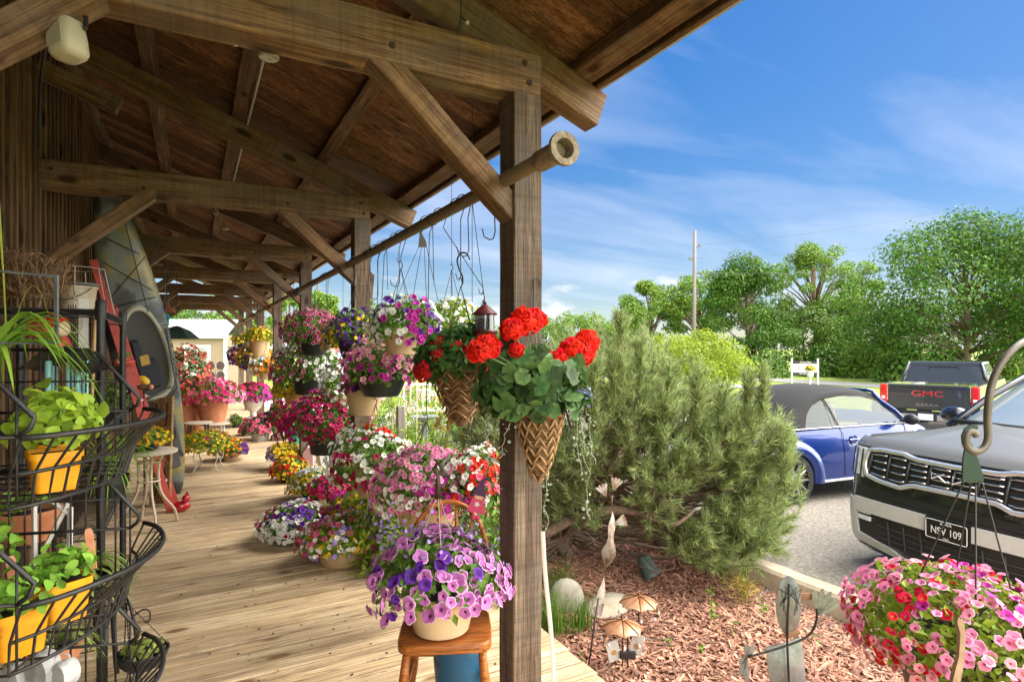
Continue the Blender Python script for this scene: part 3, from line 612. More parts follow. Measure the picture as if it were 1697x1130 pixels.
for s in (-1, 1):
    for nm, xa, xb in (('quarter_window', -.97, -.50), ('door_window', -.485, .97)):
        G = [[(x, s*(sidey(.95+(wtop(x)-.95)*t)-.012), .95+(wtop(x)-.95)*t) for t in np.linspace(0, 1, 5)] for x in np.linspace(xa, xb, 14)]
        mb = MB(); mb.grid(G, flip=(s > 0)); mb.build(nm, glass('convertible_glass', (.05, .075, .072), alpha=.5), bug, smooth=True, local=True)
    mb = MB(); mb.tube([(x, s*(sidey(.95)+.004), .952) for x in np.linspace(-1.25, 1.0, 12)], .011, 6); mb.build('belt_trim', CHROME, bug, local=True)
    mb = MB(); mb.tube([(x, s*.848, .255) for x in np.linspace(-.74, .74, 8)], .014, 6); mb.build('sill_trim', CHROME, bug, local=True)
    mb = MB(); mb.tube([(.98, s*.80, .95), (.80, s*.735, 1.13), (.60, s*.665, 1.27), (.52, s*.60, 1.40)], .028, 8); mb.build('windshield_pillar', BP, bug, smooth=True, local=True)
    mb = MB(); mb.tube([(-.49, s*(sidey(1.32)+.002), 1.325), (-.42, s*(sidey(1.15)), 1.15), (-.38, s*sidey(.95), .955)], .009, 5)
    mb.tube([(-.38, s*.80, .945), (-.36, s*.842, .86), (-.335, s*.849, .6), (-.32, s*.849, .3)], .004, 4)
    mb.tube([(.90, s*.80, .94), (.93, s*.835, .8), (.92, s*.842, .5), (.9, s*.84, .3)], .004, 4); mb.build('door_seam', GAP, bug, local=True)
    mb = MB(); mb.lathe([(.001, .0), (.055, .0), (.062, .006)], 20, (-.16, s*.849, .775), M=Matrix.Rotation(s*-math.pi/2, 4, 'X')); mb.tube([(-.25, s*.86, .78), (-.16, s*.872, .783), (-.07, s*.86, .78)], .012, 6); mb.build('door_handle', BP, bug, smooth=40, local=True)
    mb = MB(); mb.ball((.80, s*.98, 1.02), (.07, .105, .075), 14, 10); mb.box((.82, s*.87, .99), (.05, .10, .03)); mb.build('wing_mirror', GAP, bug, smooth=50, local=True)
    mb = MB()
    mb.box((.05, s*.38, .88), (.5, .5, .16), bev=.05); mb.box((-.22, s*.38, 1.02), (.16, .48, .5), Matrix.Rotation(-.25, 4, 'Y'), bev=.06); mb.ball((-.31, s*.38, 1.30), (.06, .13, .07)); mb.build('seat', SKINT, bug, smooth=40, local=True)
mb = MB(); mb.grid([[(.98-.46*t+.12*(1-y*y)*(1-t*.5), y*(.78-.2*t), .97+.44*t) for y in np.linspace(-1, 1, 11)] for t in np.linspace(0, 1, 5)], flip=True); mb.build('windshield', glass('convertible_glass'), bug, smooth=True, local=True)
mb = MB(); mb.tube([(.53-.02*0+.06*(1-y*y), y*.59, 1.405) for y in np.linspace(-1, 1, 9)], .022, 6); mb.build('windshield_header', BP, bug, smooth=True, local=True)
place(bug, (8.1, 5.65, -.30), R(-6))
# ---------------------------------------------------------------- pickup truck
trk = thing('pickup_truck', 'dark grey pickup truck seen from behind at the far side of the lot', 'truck')
TP = mat('dark_grey_car_paint', (.055, .06, .066), rough=.28, metal=.5, coat=1)
mb = MB(); w = 1.0
prof = [(-.98, .62), (-1.01, .8), (-1.01, 1.2), (-.985, 1.38), (-.93, 1.40), (-.90, 1.38)]
for s in (-1, 1):
    mb.grid([[(x, s*-y, z) for y, z in prof] for x in (.0, .1, 1.0, 1.95, 2.0, 4.0, 5.7)], flip=(s < 0))
mb.box((1.0, 0, .95), (1.9, 1.8, .06)); mb.grid([[(x, y, 1.22) for y in (-1, 0, 1)] for x in (4.0, 5.7)])
mb.build('body', TP, trk, smooth=40, local=True)
mb = MB(); mb.box((-.01, 0, 1.08), (.07, 1.66, .62), bev=.02); mb.box((-.045, 0, 1.35), (.05, 1.66, .07), bev=.015); mb.box((-.045, 0, 1.0), (.012, 1.5, .36), bev=.005); tg = mb.build('tailgate', TP, trk, local=True)
mb = MB(); mb.box((-.05, 0, .735), (.03, 1.66, .05)); mb.build('tailgate_trim', GAP, trk, local=True)
Mt = Matrix(((0, 0, -1, -.056), (-1, 0, 0, 0), (0, 1, 0, 1.17), (0, 0, 0, 1)))
red = mat('badge_red', (.5, .02, .02), rough=.3)
text('badge_outline', 'GMC', .205, Mt@Matrix.Translation((0, 0, -.002)), CHROME, tg, .004, sx=1.5); text('badge_letters', 'GMC', .185, Mt@Matrix.Translation((0, 0, .004)), red, tg, .004, sx=1.58)
text('model_letters', 'SIERRA', .10, Mt@Matrix.Translation((0, -.27, .0)), CHROME, tg, .004, sx=1.55)
text('trim_letters', 'DENALI', .05, Mt@Matrix.Translation((-.62, -.43, .014)), CHROME, tg, .004, sx=1.3)
for s in (-1, 1):
    mb = MB(); mb.box((.0, s*.925, 1.15), (.12, .17, .46), bev=.03); tl = mb.build('tail_light', REDL, trk, local=True)
    mb = MB(); mb.box((-.062, s*.925, 1.05), (.006, .08, .07)); mb.build('reverse_lens', CLEARL, tl, local=True)
    wheel(trk, 1.2, s*.86, .42, .27, s); wheel(trk, 4.75, s*.86, .42, .27, s)
    mb = MB(); mb.grid([[(2.02, s*.95, 1.38), (4.2, s*.95, 1.34)], [(2.22, s*.80, 1.86), (3.5, s*.80, 1.86)]], flip=(s < 0)); mb.build('side_window', GW, trk, local=True)
    mb = MB(); mb.tube([(2.0, s*.945, 1.36), (2.2, s*.80, 1.87), (3.5, s*.79, 1.89), (4.2, s*.92, 1.36)], .04, 6); mb.build('cab_pillar', TP, trk, smooth=True, local=True)
mb = MB(); mb.box((-.13, 0, .62), (.22, 1.95, .20), bev=.04); mb.build('rear_bumper', CHROME, trk, smooth=40, local=True)
mb = MB(); mb.box((-.13, 0, .735), (.20, 1.2, .03)); mb.build('bumper_step', GAP, trk, local=True)
mb = MB(); mb.box((-.25, 0, .62), (.01, .44, .19), bev=.004); mb.build('plate_recess', GAP, trk, local=True)
mb = MB(); mb.box((-.262, 0, .63), (.006, .305, .152)); pl = mb.build('licence_plate', mat('plate_pale', (.62, .66, .70), rough=.4), trk, local=True)
mb = MB(); mb.grid([[(2.03, y, 1.40) for y in (-.86, 0, .86)], [(2.22, y*.9, 1.82) for y in (-.86, 0, .86)]]); rw = mb.build('rear_window', GW, trk, local=True)
mb = MB(); mb.tube([(2.10, -.33, 1.46), (2.18, -.33, 1.78), (2.18, .33, 1.78), (2.10, .33, 1.46)], .01, 5, closed=True); mb.build('slider_frame', GAP, rw, local=True)
mb = MB(); mb.grid([[(2.0, y*.95, 1.36-.0*abs(y)), (2.04, y*.92, 1.41)] for y in np.linspace(-1, 1, 5)], flip=True); mb.grid([[(2.21, y*.82, 1.82), (2.23, y*.80, 1.90), (2.4, y*.78, 1.925), (3.5, y*.78, 1.92), (4.2, y*.92, 1.36)] for y in np.linspace(-1, 1, 9)], flip=True); mb.build('cab_roof', TP, trk, smooth=40, local=True)
place(trk, (15.75, 7.85, lotz(16)+.0), math.atan2(.295, .956))
# ================================================================== plants
LEAF = ([(0, 0, 0), (.30, .42, .02), (0, 1, -.14), (-.30, .42, .02), (0, .5, -.07)], [(0, 1, 4), (1, 2, 4), (2, 3, 4), (3, 0, 4)], [0]*4)
def bloom_tpl(n=15, depth=.28):
    v = [(0, 0, -depth*1.6)]; f = []; m = []
    for r, z in ((.24, -depth), (.64, -.03), (.90, .04), (1.0, -.02)):
        for k in range(n):
            a = 2*math.pi*k/n; q = (.84 if k % 3 == 0 else 1.0) if r > .8 else 1
            v.append((r*q*math.cos(a), r*q*math.sin(a), z+(.07 if k % 3 == 0 and r > .6 else 0)))
    for k in range(n): f.append((0, 1+k, 1+(k+1) % n)); m.append(0)
    for j in range(3):
        for k in range(n): f.append((1+j*n+k, 1+(j+1)*n+k, 1+(j+1)*n+(k+1) % n, 1+j*n+(k+1) % n)); m.append(0 if j == 0 and False else (1 if j < 2 else 2))
    return (v, f, m)
BLOOM = bloom_tpl()
def pansy_tpl():
    v = []; f = []; m = []
    for a, r, c in ((60, .62, 2), (120, .62, 2), (0, .55, 1), (180, .55, 1), (270, .66, 1)):
        o = len(v); cx, cy = .42*math.cos(R(a)), .42*math.sin(R(a)); v.append((0, 0, .02))
        for k in range(7): t = R(a-120+40*k); v.append((cx+r*math.cos(t)*.8, cy+r*math.sin(t)*.8, .05*math.sin(k*2)))
        f.append((o, *[o+1+k for k in range(7)])); m.append(c)
    o = len(v); v += [(.16, 0, .05), (0, .12, .06), (-.16, 0, .05), (0, -.2, .06)]; f.append((o, o+1, o+2, o+3)); m.append(0)
    return (v, f, m)
PANSY = pansy_tpl()
FC = {  # petal, edge, throat, template
 'white': ((.87, .87, .82), (.88, .88, .86), (.62, .62, .25), 0), 'purple': ((.10, .018, .27), (.16, .035, .36), (.02, .0, .04), 0),
 'orchid': ((.52, .16, .46), (.74, .48, .70), (.10, .005, .08), 0), 'magenta': ((.47, .025, .30), (.55, .05, .38), (.12, .0, .08), 0),
 'pink': ((.80, .26, .46), (.86, .46, .60), (.45, .04, .15), 0), 'hotpink': ((.70, .03, .18), (.75, .06, .26), (.3, .0, .06), 0),
 'red': ((.62, .010, .012), (.66, .02, .02), (.5, .2, .02), 0), 'crimson': ((.38, .012, .07), (.50, .03, .13), (.10, .0, .01), 0),
 'yellow': ((.80, .54, .015), (.82, .60, .04), (.3, .10, .01), 1), 'orange': ((.80, .26, .015), (.8, .32, .03), (.4, .06, .01), 0),
 'coral': ((.80, .17, .11), (.82, .25, .17), (.6, .1, .06), 0), 'lavender': ((.36, .24, .62), (.48, .38, .72), (.5, .45, .3), 1),
 'picotee': ((.42, .03, .13), (.86, .62, .66), (.10, .0, .03), 0), 'candy': ((.84, .34, .46), (.90, .68, .72), (.58, .05, .03), 0), 'cherry': ((.60, .012, .045), (.68, .03, .09), (.5, .25, .02), 0),
 'viola': ((.14, .03, .32), (.10, .02, .27), (.7, .5, .02), 1), 'rose': ((.75, .10, .22), (.80, .35, .42), (.6, .05, .1), 0)}
def petal_mats(k):
    p, e, t, _ = FC[k]
    return [mat('throat_'+k, t, rough=.6, trans=.2), mat('petal_'+k, p, rough=.55, island=.22, hue=.012, trans=.35, spec=.25), mat('petal_edge_'+k, e, rough=.55, island=.15, trans=.35, spec=.25)]
G1 = leafm('leaf_petunia', (.12, .23, .03)); G2 = leafm('leaf_lime', (.22, .33, .03)); G3 = leafm('leaf_dark', (.055, .14, .03)); G4 = leafm('leaf_silver', (.30, .36, .26), .25)
STEM = mat('green_stem', (.10, .16, .03), rough=.6)
SOIL = mat('potting_soil', (.02, .013, .009), (.05, .035, .025), 60, .95, bump=.6)
TAN = mat('tan_plastic_pot', (.52, .36, .18), (.58, .42, .23), 6, .5); DARKP = mat('black_plastic_pot', (.016, .02, .018), rough=.4); TERRA = mat('terracotta_pot', (.45, .16, .07), (.55, .24, .12), 9, .85, bump=.1)
WHITEP = mat('white_stone_pot', (.66, .64, .60), (.52, .50, .46), 10, .7, bump=.1); BROWNP = mat('brown_plastic_pot', (.22, .13, .07), rough=.5)
UPV = Vector((0, 0, 1))
def sph(rs, n, lo=-.55, hi=1.0, pw=1.0):
    z = lo+(hi-lo)*rs.uniform(0, 1, n)**pw; a = rs.uniform(0, 2*math.pi, n); s = np.sqrt(np.maximum(0, 1-z*z))
    return np.stack([s*np.cos(a), s*np.sin(a), z], 1)
def lump(rs, d, amp=.22, k=7, n=9):
    c = sph(rs, n, -.6, 1); w = rs.uniform(-amp, amp, n); return 1+(np.exp(k*(d@c.T-1))*w).sum(1)
def pot_shape(kind, r, h):
    """outer and inner profile, rim at z = 0"""
    if kind == 'bowl': return [(0.001, -h), (r*.55, -h), (r*.68, -h*.96), (r*.9, -h*.5), (r, -.02), (r*1.05, -.02), (r*1.05, 0), (r*.96, 0), (r*.9, -.03)]
    if kind == 'urn': return [(.001, -h), (r*.62, -h), (r*.62, -h*.92), (r*.25, -h*.8), (r*.25, -h*.65), (r*.7, -h*.45), (r*.95, -.04), (r*1.12, -.01), (r*1.12, 0), (r*.98, 0), (r*.9, -.03)]
    return [(0.001, -h), (r*.70, -h), (r*.74, -h*.98), (r*.93, -.045), (r*1.03, -.045), (r*1.04, 0), (r*.97, 0), (r*.93, -.03)]
def make_pot(parent, c, kind, r, h, m, name='pot'):
    c = Vector(c); mb = MB(); mb.lathe(pot_shape(kind, r, h), 28, c); o = mb.build(name, m, parent, smooth=40)
    mb = MB(); mb.lathe([(.001, -.015), (r*.5, -.02), (r*.93, -.03)], 20, c); mb.build('soil', SOIL, o); return o
def planting(t, c, rx, rz, kinds, n, fs, lm=G1, ls=.045, nl=None, lo=-.5, seed=0, cl=5, amp=.22, inner=.5, droop=0.0, seeds_per=5):
    """foliage and blossoms in a lumpy dome of radii rx, rz around c"""
    rs = rng(seed); c = np.array(c)
    nl = nl or int(min(2600, 26*(rx/ls)**2*.9))
    st = rs.get_state()
    def surf(d): r2 = rng(seed+99); return lump(r2, d, amp)
    d = sph(rs, nl, lo, 1); rad = surf(d)*rs.uniform(inner, 1.0, nl)**.6
    P = d*rad[:, None]*np.array([rx, rx, rz]); P[:, 2] -= droop*(np.hypot(P[:, 0], P[:, 1])/rx)**2
    Nn = d+rs.normal(0, .55, d.shape); Fm = frames(Nn, rs)*(ls*rs.uniform(.6, 1.25, nl))[:, None, None]
    mb = MB(); mb.inst(LEAF, Fm, P+c)
    for i in range(22):                                    # stems that carry it
        q = sph(rs, 1, -.1, 1)[0]*np.array([rx, rx, rz])*.9; mb.tube([Vector(c)+Vector((q[0]*.15, q[1]*.15, -rz*.3)), Vector(c)+Vector(q*.6)+Vector((0, 0, rz*.08)), Vector(c)+Vector(q)], [.004, .003, .002], 4, 1)
    mb.build('foliage', [lm, STEM], t)
    d = sph(rs, n, lo+.05, 1); names = [k for k, w, *_ in kinds]; ws = np.array([k[1] for k in kinds], float)
    ns = max(len(kinds), int(len(kinds)*seeds_per)); sc = sph(rs, ns, lo, 1); sk = np.concatenate([np.arange(len(kinds)), rs.choice(len(kinds), ns-len(kinds), p=ws/ws.sum())]) if ns > len(kinds) else np.arange(len(kinds))
    own = sk[np.argmax(d@sc.T+rs.normal(0, .13, (n, ns)), 1)]
    P = d*(surf(d)*rs.uniform(.93, 1.10, n))[:, None]*np.array([rx, rx, rz]); P[:, 2] -= droop*(np.hypot(P[:, 0], P[:, 1])/rx)**2
    face = d*np.array([1, 1, .8])+rs.normal(0, .30, d.shape)+np.array([0, 0, .12])
    for i, k in enumerate(kinds):
        sel = own == i
        if sel.sum() == 0: continue
        s_ = (fs*(k[2] if len(k) > 2 else 1))*rs.uniform(.75, 1.15, sel.sum())
        mb = MB(); mb.inst(PANSY if FC[k[0]][3] else BLOOM, frames(face[sel], rs)*s_[:, None, None], P[sel]+c)
        mb.build(k[0].replace('candy', 'candy_pink').replace('picotee', 'white_rimmed')+'_blossoms', petal_mats(k[0]), t, smooth=True)
def hanger(t, c, r, ztop, n=4, hook=True, seed=0, dz=0.0):
    c = Vector(c); mb = MB(); top = Vector((c.x, c.y, ztop))
    for k in range(n):
        a = 2*math.pi*k/n+.4+seed; mb.tube([c+Vector((math.cos(a)*r, math.sin(a)*r, 0)), top], .0022, 5)
    mb.tube([top+Vector((0, 0, -.01)), top+Vector((.012, 0, .02)), top+Vector((.0, 0, .05)), top+Vector((-.012, 0, .035))], .004, 6)
    mb.build('hanger', WIRE, t)
RAILX, RAILZ = 1.28, 2.49
def longhook(t, x, y, z0, z1, railx=RAILX):
    """wire hook over the pipe down to z0"""
    mb = MB(); pts = [Vector((railx+.042*math.sin(a), y, z1+.042*math.cos(a))) for a in np.linspace(R(-100), R(95), 9)]+[Vector((railx+.02, y, z1-.07)), Vector((x, y, z0+.03)), Vector((x, y, z0)), Vector((x-.02, y, z0-.012)), Vector((x-.03, y, z0+.02))]
    mb.tube(pts, .003, 6); mb.build('rail_hook', WIRE, t)
def basket(px, py, hw, hh, kinds, n, pot, label, X=RAILX, hang=True, lm=G1, seed=0, fs=.021, group='flower baskets hanging from the pipe', lo=-.55, name='hanging_basket', pos=None, potr=.47, poth=.66, cat='flower basket', wires=4, **kw):
    p = pos or PX(px, py, X); zc = zc_of(p); hw = hw*1.17; hh = hh*1.06; n = int(n*2.0); fs = fs*.94; rx = hw/F*zc; rz = hh/F*zc; t = thing(name, label, cat, (p.x, p.y, p.z-rz), 0, group)
    kind, m = pot; r = rx*potr; h = rx*poth; rim = Vector((p.x, p.y, p.z-rz*.32))
    make_pot(t, rim, kind, r, h, m)
    planting(t, (p.x, p.y, p.z-rz*.25), rx*.95, rz*1.15, kinds, n, fs, lm, seed=seed, lo=lo, **kw)
    if hang:
        zt = max(rim.z+.42, p.z+rz+.12); zt = min(zt, RAILZ-.12) if abs(p.x-RAILX) < .06 else zt; hanger(t, rim, r, zt, wires, seed=seed)
        longhook(t, p.x, p.y, zt+.05, RAILZ) if abs(p.x-RAILX) < .06 else MB().tube([(p.x, p.y, zt+.03), (p.x, p.y, zr(p.x)+.1)], .002, 5).build('eave_wire', WIRE, t)
    return t
B, T_, Bw = ('plain', DARKP), ('plain', TAN), ('bowl', TAN)
basket(521, 543, 46, 30, [('picotee', 1), ('magenta', .12)], 190, ('bowl', DARKP), 'basket of white rimmed mauve petunias in a black pot, high beside the third post', seed=1, fs=.030)
basket(587, 546, 50, 34, [('yellow', .75), ('viola', .25)], 190, ('bowl', DARKP), 'basket of yellow and violet pansies in a black pot, hanging before the second post', seed=2, fs=.023, lm=G1)
basket(664, 530, 56, 42, [('white', .6), ('magenta', .2), ('purple', .25)], 95, T_, 'large green basket of white and magenta petunias highest beside the feeder', seed=3, fs=.028)
basket(748, 528, 42, 34, [('white', .5, .9), ('yellow', .5)], 60, T_, 'leafy tan basket with few white and yellow blooms behind the red verbena', X=1.72, seed=4, fs=.022, lm=G2)
basket(512, 600, 54, 34, [('white', .6), ('magenta', .25, 1.25), ('picotee', .15)], 210, B, 'basket of white petunias with magenta clusters, under the mauve basket', seed=5, fs=.027)
basket(568, 634, 36, 38, [('white', .9), ('viola', .15)], 95, T_, 'rounded basket of white petunias between the yellow blooms and a tan pot', X=1.42, seed=6, fs=.028)
basket(632, 601, 60, 36, [('candy', .75), ('magenta', .2), ('crimson', .2, 1.2)], 170, ('bowl', DARKP), 'wide basket of pale pink red throated petunias in a dark green bowl', seed=7, fs=.023, potr=.60, poth=.62)
basket(603, 634, 36, 32, [('magenta', .5), ('purple', .5)], 70, T_, 'basket of trailing violet petunias in a plain tan pot under the pink basket', X=1.25, seed=8, fs=.022, potr=.72, poth=1.0, lo=-.2)
basket(486, 638, 30, 24, [('yellow', .9), ('orange', .2)], 90, ('plain', TERRA), 'small terracotta basket of yellow pansies beside the brown post', X=1.15, seed=9, fs=.032, lm=G2)
basket(540, 688, 64, 40, [('crimson', .8), ('hotpink', .25), ('magenta', .2)], 300, B, 'big basket of crimson and rose petunias in a black pot, lowest beside the third post', seed=10, fs=.028, potr=.45)
basket(470, 684, 28, 24, [('crimson', .6), ('yellow', .25), ('purple', .25)], 110, ('bowl', BROWNP), 'basket of mixed crimson, yellow and purple blooms against the brown post', X=1.18, seed=11, fs=.035)
basket(622, 750, 68, 52, [('white', .72), ('viola', .1), ('crimson', .14, 1.2), ('red', .06, 1.3)], 190, T_, 'low broad basket of white petunias with dots of crimson and violet', seed=13, fs=.026, lm=G1)
basket(706, 792, 80, 52, [('white', .5), ('pink', .4, 1.1), ('magenta', .12, 1.1), ('candy', .2)], 330, T_, 'big low basket of white and bright pink petunias in front of the pine', seed=14, fs=.021, potr=.62, poth=.6, wires=5)
basket(782, 778, 48, 42, [('white', .55), ('red', .5), ('rose', .2)], 150, B, 'low basket of red and white petunias behind the wooden chair', X=1.50, seed=15, fs=.022)
# farther along the porch
G_FAR = 'far baskets at the end of the porch'
basket(430, 556, 25, 15, [('yellow', .8), ('rose', .2)], 80, T_, 'yellow green basket in a tall cream pot at the far end, highest of its column', seed=21, fs=.035, lm=G2, potr=.6, poth=1.1, group=G_FAR, lo=-.3)
basket(428, 592, 30, 22, [('yellow', .5), ('orange', .35), ('purple', .3)], 160, T_, 'yellow, orange and purple basket at the far end, second in its column', seed=22, fs=.045, group=G_FAR)
basket(398, 588, 16, 18, [('orange', .4), ('white', .3), ('purple', .3)], 90, B, 'small mixed basket of orange and white blooms near the shed corner', seed=23, fs=.06, group=G_FAR)
basket(440, 606, 22, 14, [('white', .5), ('orange', .5)], 90, T_, 'white and orange basket in a tan pot, low in the far column', seed=24, fs=.04, group=G_FAR, X=1.2)
basket(400, 562, 14, 9, [('yellow', 1)], 30, B, 'small dark leafy basket hanging highest by the shed corner', seed=25, fs=.05, lm=G3, group=G_FAR)
# ---------------- pots standing on the deck
def deckpot(px, yb, py, hw, hh, kinds, n, pot, label, Z=0.0, **kw):
    p = W(px, yb, Z); zc = zc_of(p); c = D(px, py, zc); rz = hh/F*zc; rx = hw/F*zc
    kw.setdefault('potr', .5); rim = c.z-rz*.32
    return basket(0, 0, hw, hh, kinds, n, pot, label, hang=False, pos=Vector((c.x, c.y, c.z)), poth=max(.05, (rim-Z)/rx), name='flower_pot', cat='flower pot', group='flower pots on the porch deck', lo=-.3, **kw)
deckpot(470, 778, 750, 25, 17, [('yellow', .7), ('lavender', .3)], 110, ('plain', BROWNP), 'tall pot of yellow and lavender violas at the third post', seed=31, fs=.03, lm=G1)
deckpot(479, 797, 777, 27, 20, [('orange', .4), ('yellow', .4), ('red', .25)], 110, B, 'dark leafy pot of orange and yellow blooms in front of the violas', seed=32, fs=.026)
deckpot(521, 825, 797, 40, 26, [('white', .7), ('yellow', .35)], 260, B, 'low pot of tiny white flowers with yellow tops near the pink birdhouse', seed=33, fs=.020, lm=G2)
deckpot(556, 842, 806, 30, 20, [('hotpink', 1)], 60, B, 'pot of hot pink geraniums between the white and mixed pots', seed=34, fs=.036, lm=G3, amp=.5)
deckpot(492, 893, 863, 52, 30, [('white', .4), ('purple', .3, 1.15), ('crimson', .3)], 270, ('bowl', BROWNP), 'wide pot of white, violet and crimson petunias farthest out on the deck', seed=35, fs=.023)
deckpot(566, 930, 884, 62, 34, [('rose', .4, 1.1), ('white', .3), ('yellow', .15), ('lavender', .2, 1.1), ('hotpink', .1)], 240, Bw, 'tan bowl of rose, white and lavender petunias nearest on the open deck', seed=36, fs=.021, lm=G2, potr=.60)
deckpot(596, 890, 842, 52, 32, [('yellow', .5), ('lavender', .5), ('magenta', .15)], 330, B, 'pot of yellow and lavender pansies behind the tan bowl', seed=37, fs=.024, lm=G2)
deckpot(662, 935, 858, 48, 42, [('lavender', 1)], 260, ('plain', TERRA), 'airy pot of lavender lobelia behind the chair pot', seed=38, fs=.016, lm=G2, amp=.5)
deckpot(345, 740, 731, 40, 20, [('yellow', .6), ('orange', .25), ('crimson', .2)], 170, ('bowl', BROWNP), 'wide bowl of yellow and orange mix on the white iron plant stand', Z=.32, seed=41, fs=.022, lm=G2)
deckpot(381, 762, 742, 26, 16, [('orange', .5), ('purple', .4), ('yellow', .2)], 110, Bw, 'tan bowl of orange and purple violas behind the iron stand', seed=42, fs=.028)
deckpot(302, 720, 622, 34, 36, [('coral', 1)], 190, ('plain', TERRA), 'tall bush of coral geraniums beside the kayak', seed=43, fs=.040, lm=G3, amp=.4, nl=2600)
deckpot(320, 715, 655, 32, 32, [('coral', .7), ('rose', .3)], 60, ('plain', TERRA), 'dark leafy pot with scattered coral blooms below the geranium bush', seed=44, fs=.035, lm=G3)
deckpot(352, 698, 650, 42, 26, [('hotpink', .5), ('pink', .5), ('rose', .2)], 200, ('bowl', TERRA), 'broad ribbed terracotta bowl of pink geraniums on a low table', Z=.25, seed=45, fs=.042, amp=.35)
deckpot(419, 690, 652, 30, 20, [('hotpink', .7), ('magenta', .4)], 120, ('urn', WHITEP), 'white urn of hot pink geraniums at the far post', Z=.2, seed=46, fs=.045, lm=G1)
deckpot(431, 729, 706, 28, 18, [('rose', .6), ('hotpink', .4)], 60, ('plain', WHITEP), 'white pot of rose geraniums at the foot of the brown post', seed=47, fs=.045, lm=G3)
deckpot(391, 708, 695, 12, 11, [('yellow', 1)], 4, B, 'round tuft of green grass in a small dark pot at the far end', seed=48, fs=.02, lm=G1)
# ---------------- the chair and its pot
ch = thing('wooden_chair', 'orange brown bow back wooden chair carrying a pot of petunias', 'chair', (1.02, 2.52, 0), -TH+R(4))
CW = wood('chair_wood', (.27, .085, .016), (.40, .13, .027), (.50, .19, .05), rough=.32, knots=False, gs=1.6, bump=.1)
# local frame: x right, y away from the camera
seatp = []
for a in np.linspace(0, 2*math.pi, 40, endpoint=False):
    c_, s_ = math.cos(a), math.sin(a); e = .32
    seatp.append((math.copysign(abs(c_)**e, c_)*(.205-.03*(s_ > 0)*abs(s_)), math.copysign(abs(s_)**e, s_)*.20))
mb = MB(); n_ = len(seatp); G = []
for k, zz in ((.93, .408), (1.0, .415), (1.0, .442), (.97, .452)): G.append([(x*k, y*k, zz) for x, y in seatp])
mb.grid(G, wrap=True); mb.add(G[0], [tuple(range(n_))[::-1]])
G2_ = [[(x*k, y*k, .452-.012*(1-k/.97)**.6) for x, y in seatp] for k in (.97, .7, .4, .12)]; mb.grid(G2_, wrap=True); mb.add(G2_[-1], [tuple(range(n_))])
mb.build('seat', CW, ch, smooth=35, local=True)
LEGS = [((-.16, -.15), (-.205, -.20)), ((.16, -.15), (.205, -.20)), ((-.14, .15), (-.185, .23)), ((.14, .15), (.185, .23))]
for (a, b), (c_, d_) in LEGS:
    mb = MB(); mb.tube([(a, b, .42), (a+(c_-a)*.3, b+(d_-b)*.3, .29), (a+(c_-a)*.6, b+(d_-b)*.6, .16), (c_, d_, 0)], [.016, .021, .023, .014], 12); mb.build('leg', CW, ch, smooth=True, local=True)
def lp(i, z): (a, b), (c_, d_) = LEGS[i]; f = (.42-z)/.42; return Vector((a+(c_-a)*f, b+(d_-b)*f, z))
for i, j, z in ((0, 1, .16), (0, 1, .25), (2, 3, .22), (0, 2, .20), (1, 3, .20)):
    p, q = lp(i, z), lp(j, z); mb = MB(); mb.tube([p, (p+q)/2, q], [.009, .013, .009], 8); mb.build('stretcher', CW, ch, smooth=True, local=True)
bow = [(-.175, .17, .44)]+[(-.19*math.cos(a)*1.0, .17+.14*(.35+.65*math.sin(a)), .70+.23*math.sin(a)) for a in np.linspace(0, math.pi, 15)]+[(.175, .17, .44)]
mb = MB(); mb.tube(bow, .0125, 10); mb.build('bow_rail', CW, ch, smooth=True, local=True)
for x in (-.115, -.04, .04, .115):
    zt = .70+.23*math.sqrt(max(0, 1-(x/.19)**2)); mb = MB(); mb.tube([(x*.85, .165, .44), (x, .28*.8, .68), (x, .17+.14*(.35+.65*(zt-.70)/.23), zt)], [.010, .011, .007], 8); mb.build('spindle', CW, ch, smooth=True, local=True)
cp = thing('flower_pot', 'cream pot of lilac petunias with dark purple throats standing on the wooden chair', 'flower pot', (.985, 2.49, .452), 0, 'flower pots on the porch deck')
pc = Vector((.985, 2.49, .455)); make_pot(cp, pc+Vector((0, 0, .185)), 'plain', .168, .185, mat('cream_pot', (.60, .43, .24), (.66, .50, .31), 3, .45, stretch=(1, 1, 3)))
planting(cp, pc+Vector((0, 0, .24)), .275, .18, [('orchid', .75, 1.0), ('purple', .25, .95)], 230, .031, G1, ls=.05, nl=900, lo=-.33, seed=52, amp=.25, droop=.02, seeds_per=7)
rs = rng(53); d = sph(rs, 150, .05, .95); mb = MB()                                # airy lobelia above it
P = d*np.array([.33, .33, .30])*rs.uniform(.75, 1.05, 150)[:, None]+np.array(pc)+np.array([0.02, .06, .22]); mb.inst(PANSY, frames(d+rs.normal(0, .6, d.shape), rs)*rs.uniform(.009, .014, 150)[:, None, None], P); mb.build('lobelia_blossoms', petal_mats('lavender'), cp)
mb = MB()
for q in P[::2]: mb.tube([pc+Vector((0, .03, .2)), (pc+Vector(q))/2+Vector((0, 0, .14)), q], .0012, 3)
mb.build('lobelia_stems', STEM, cp)
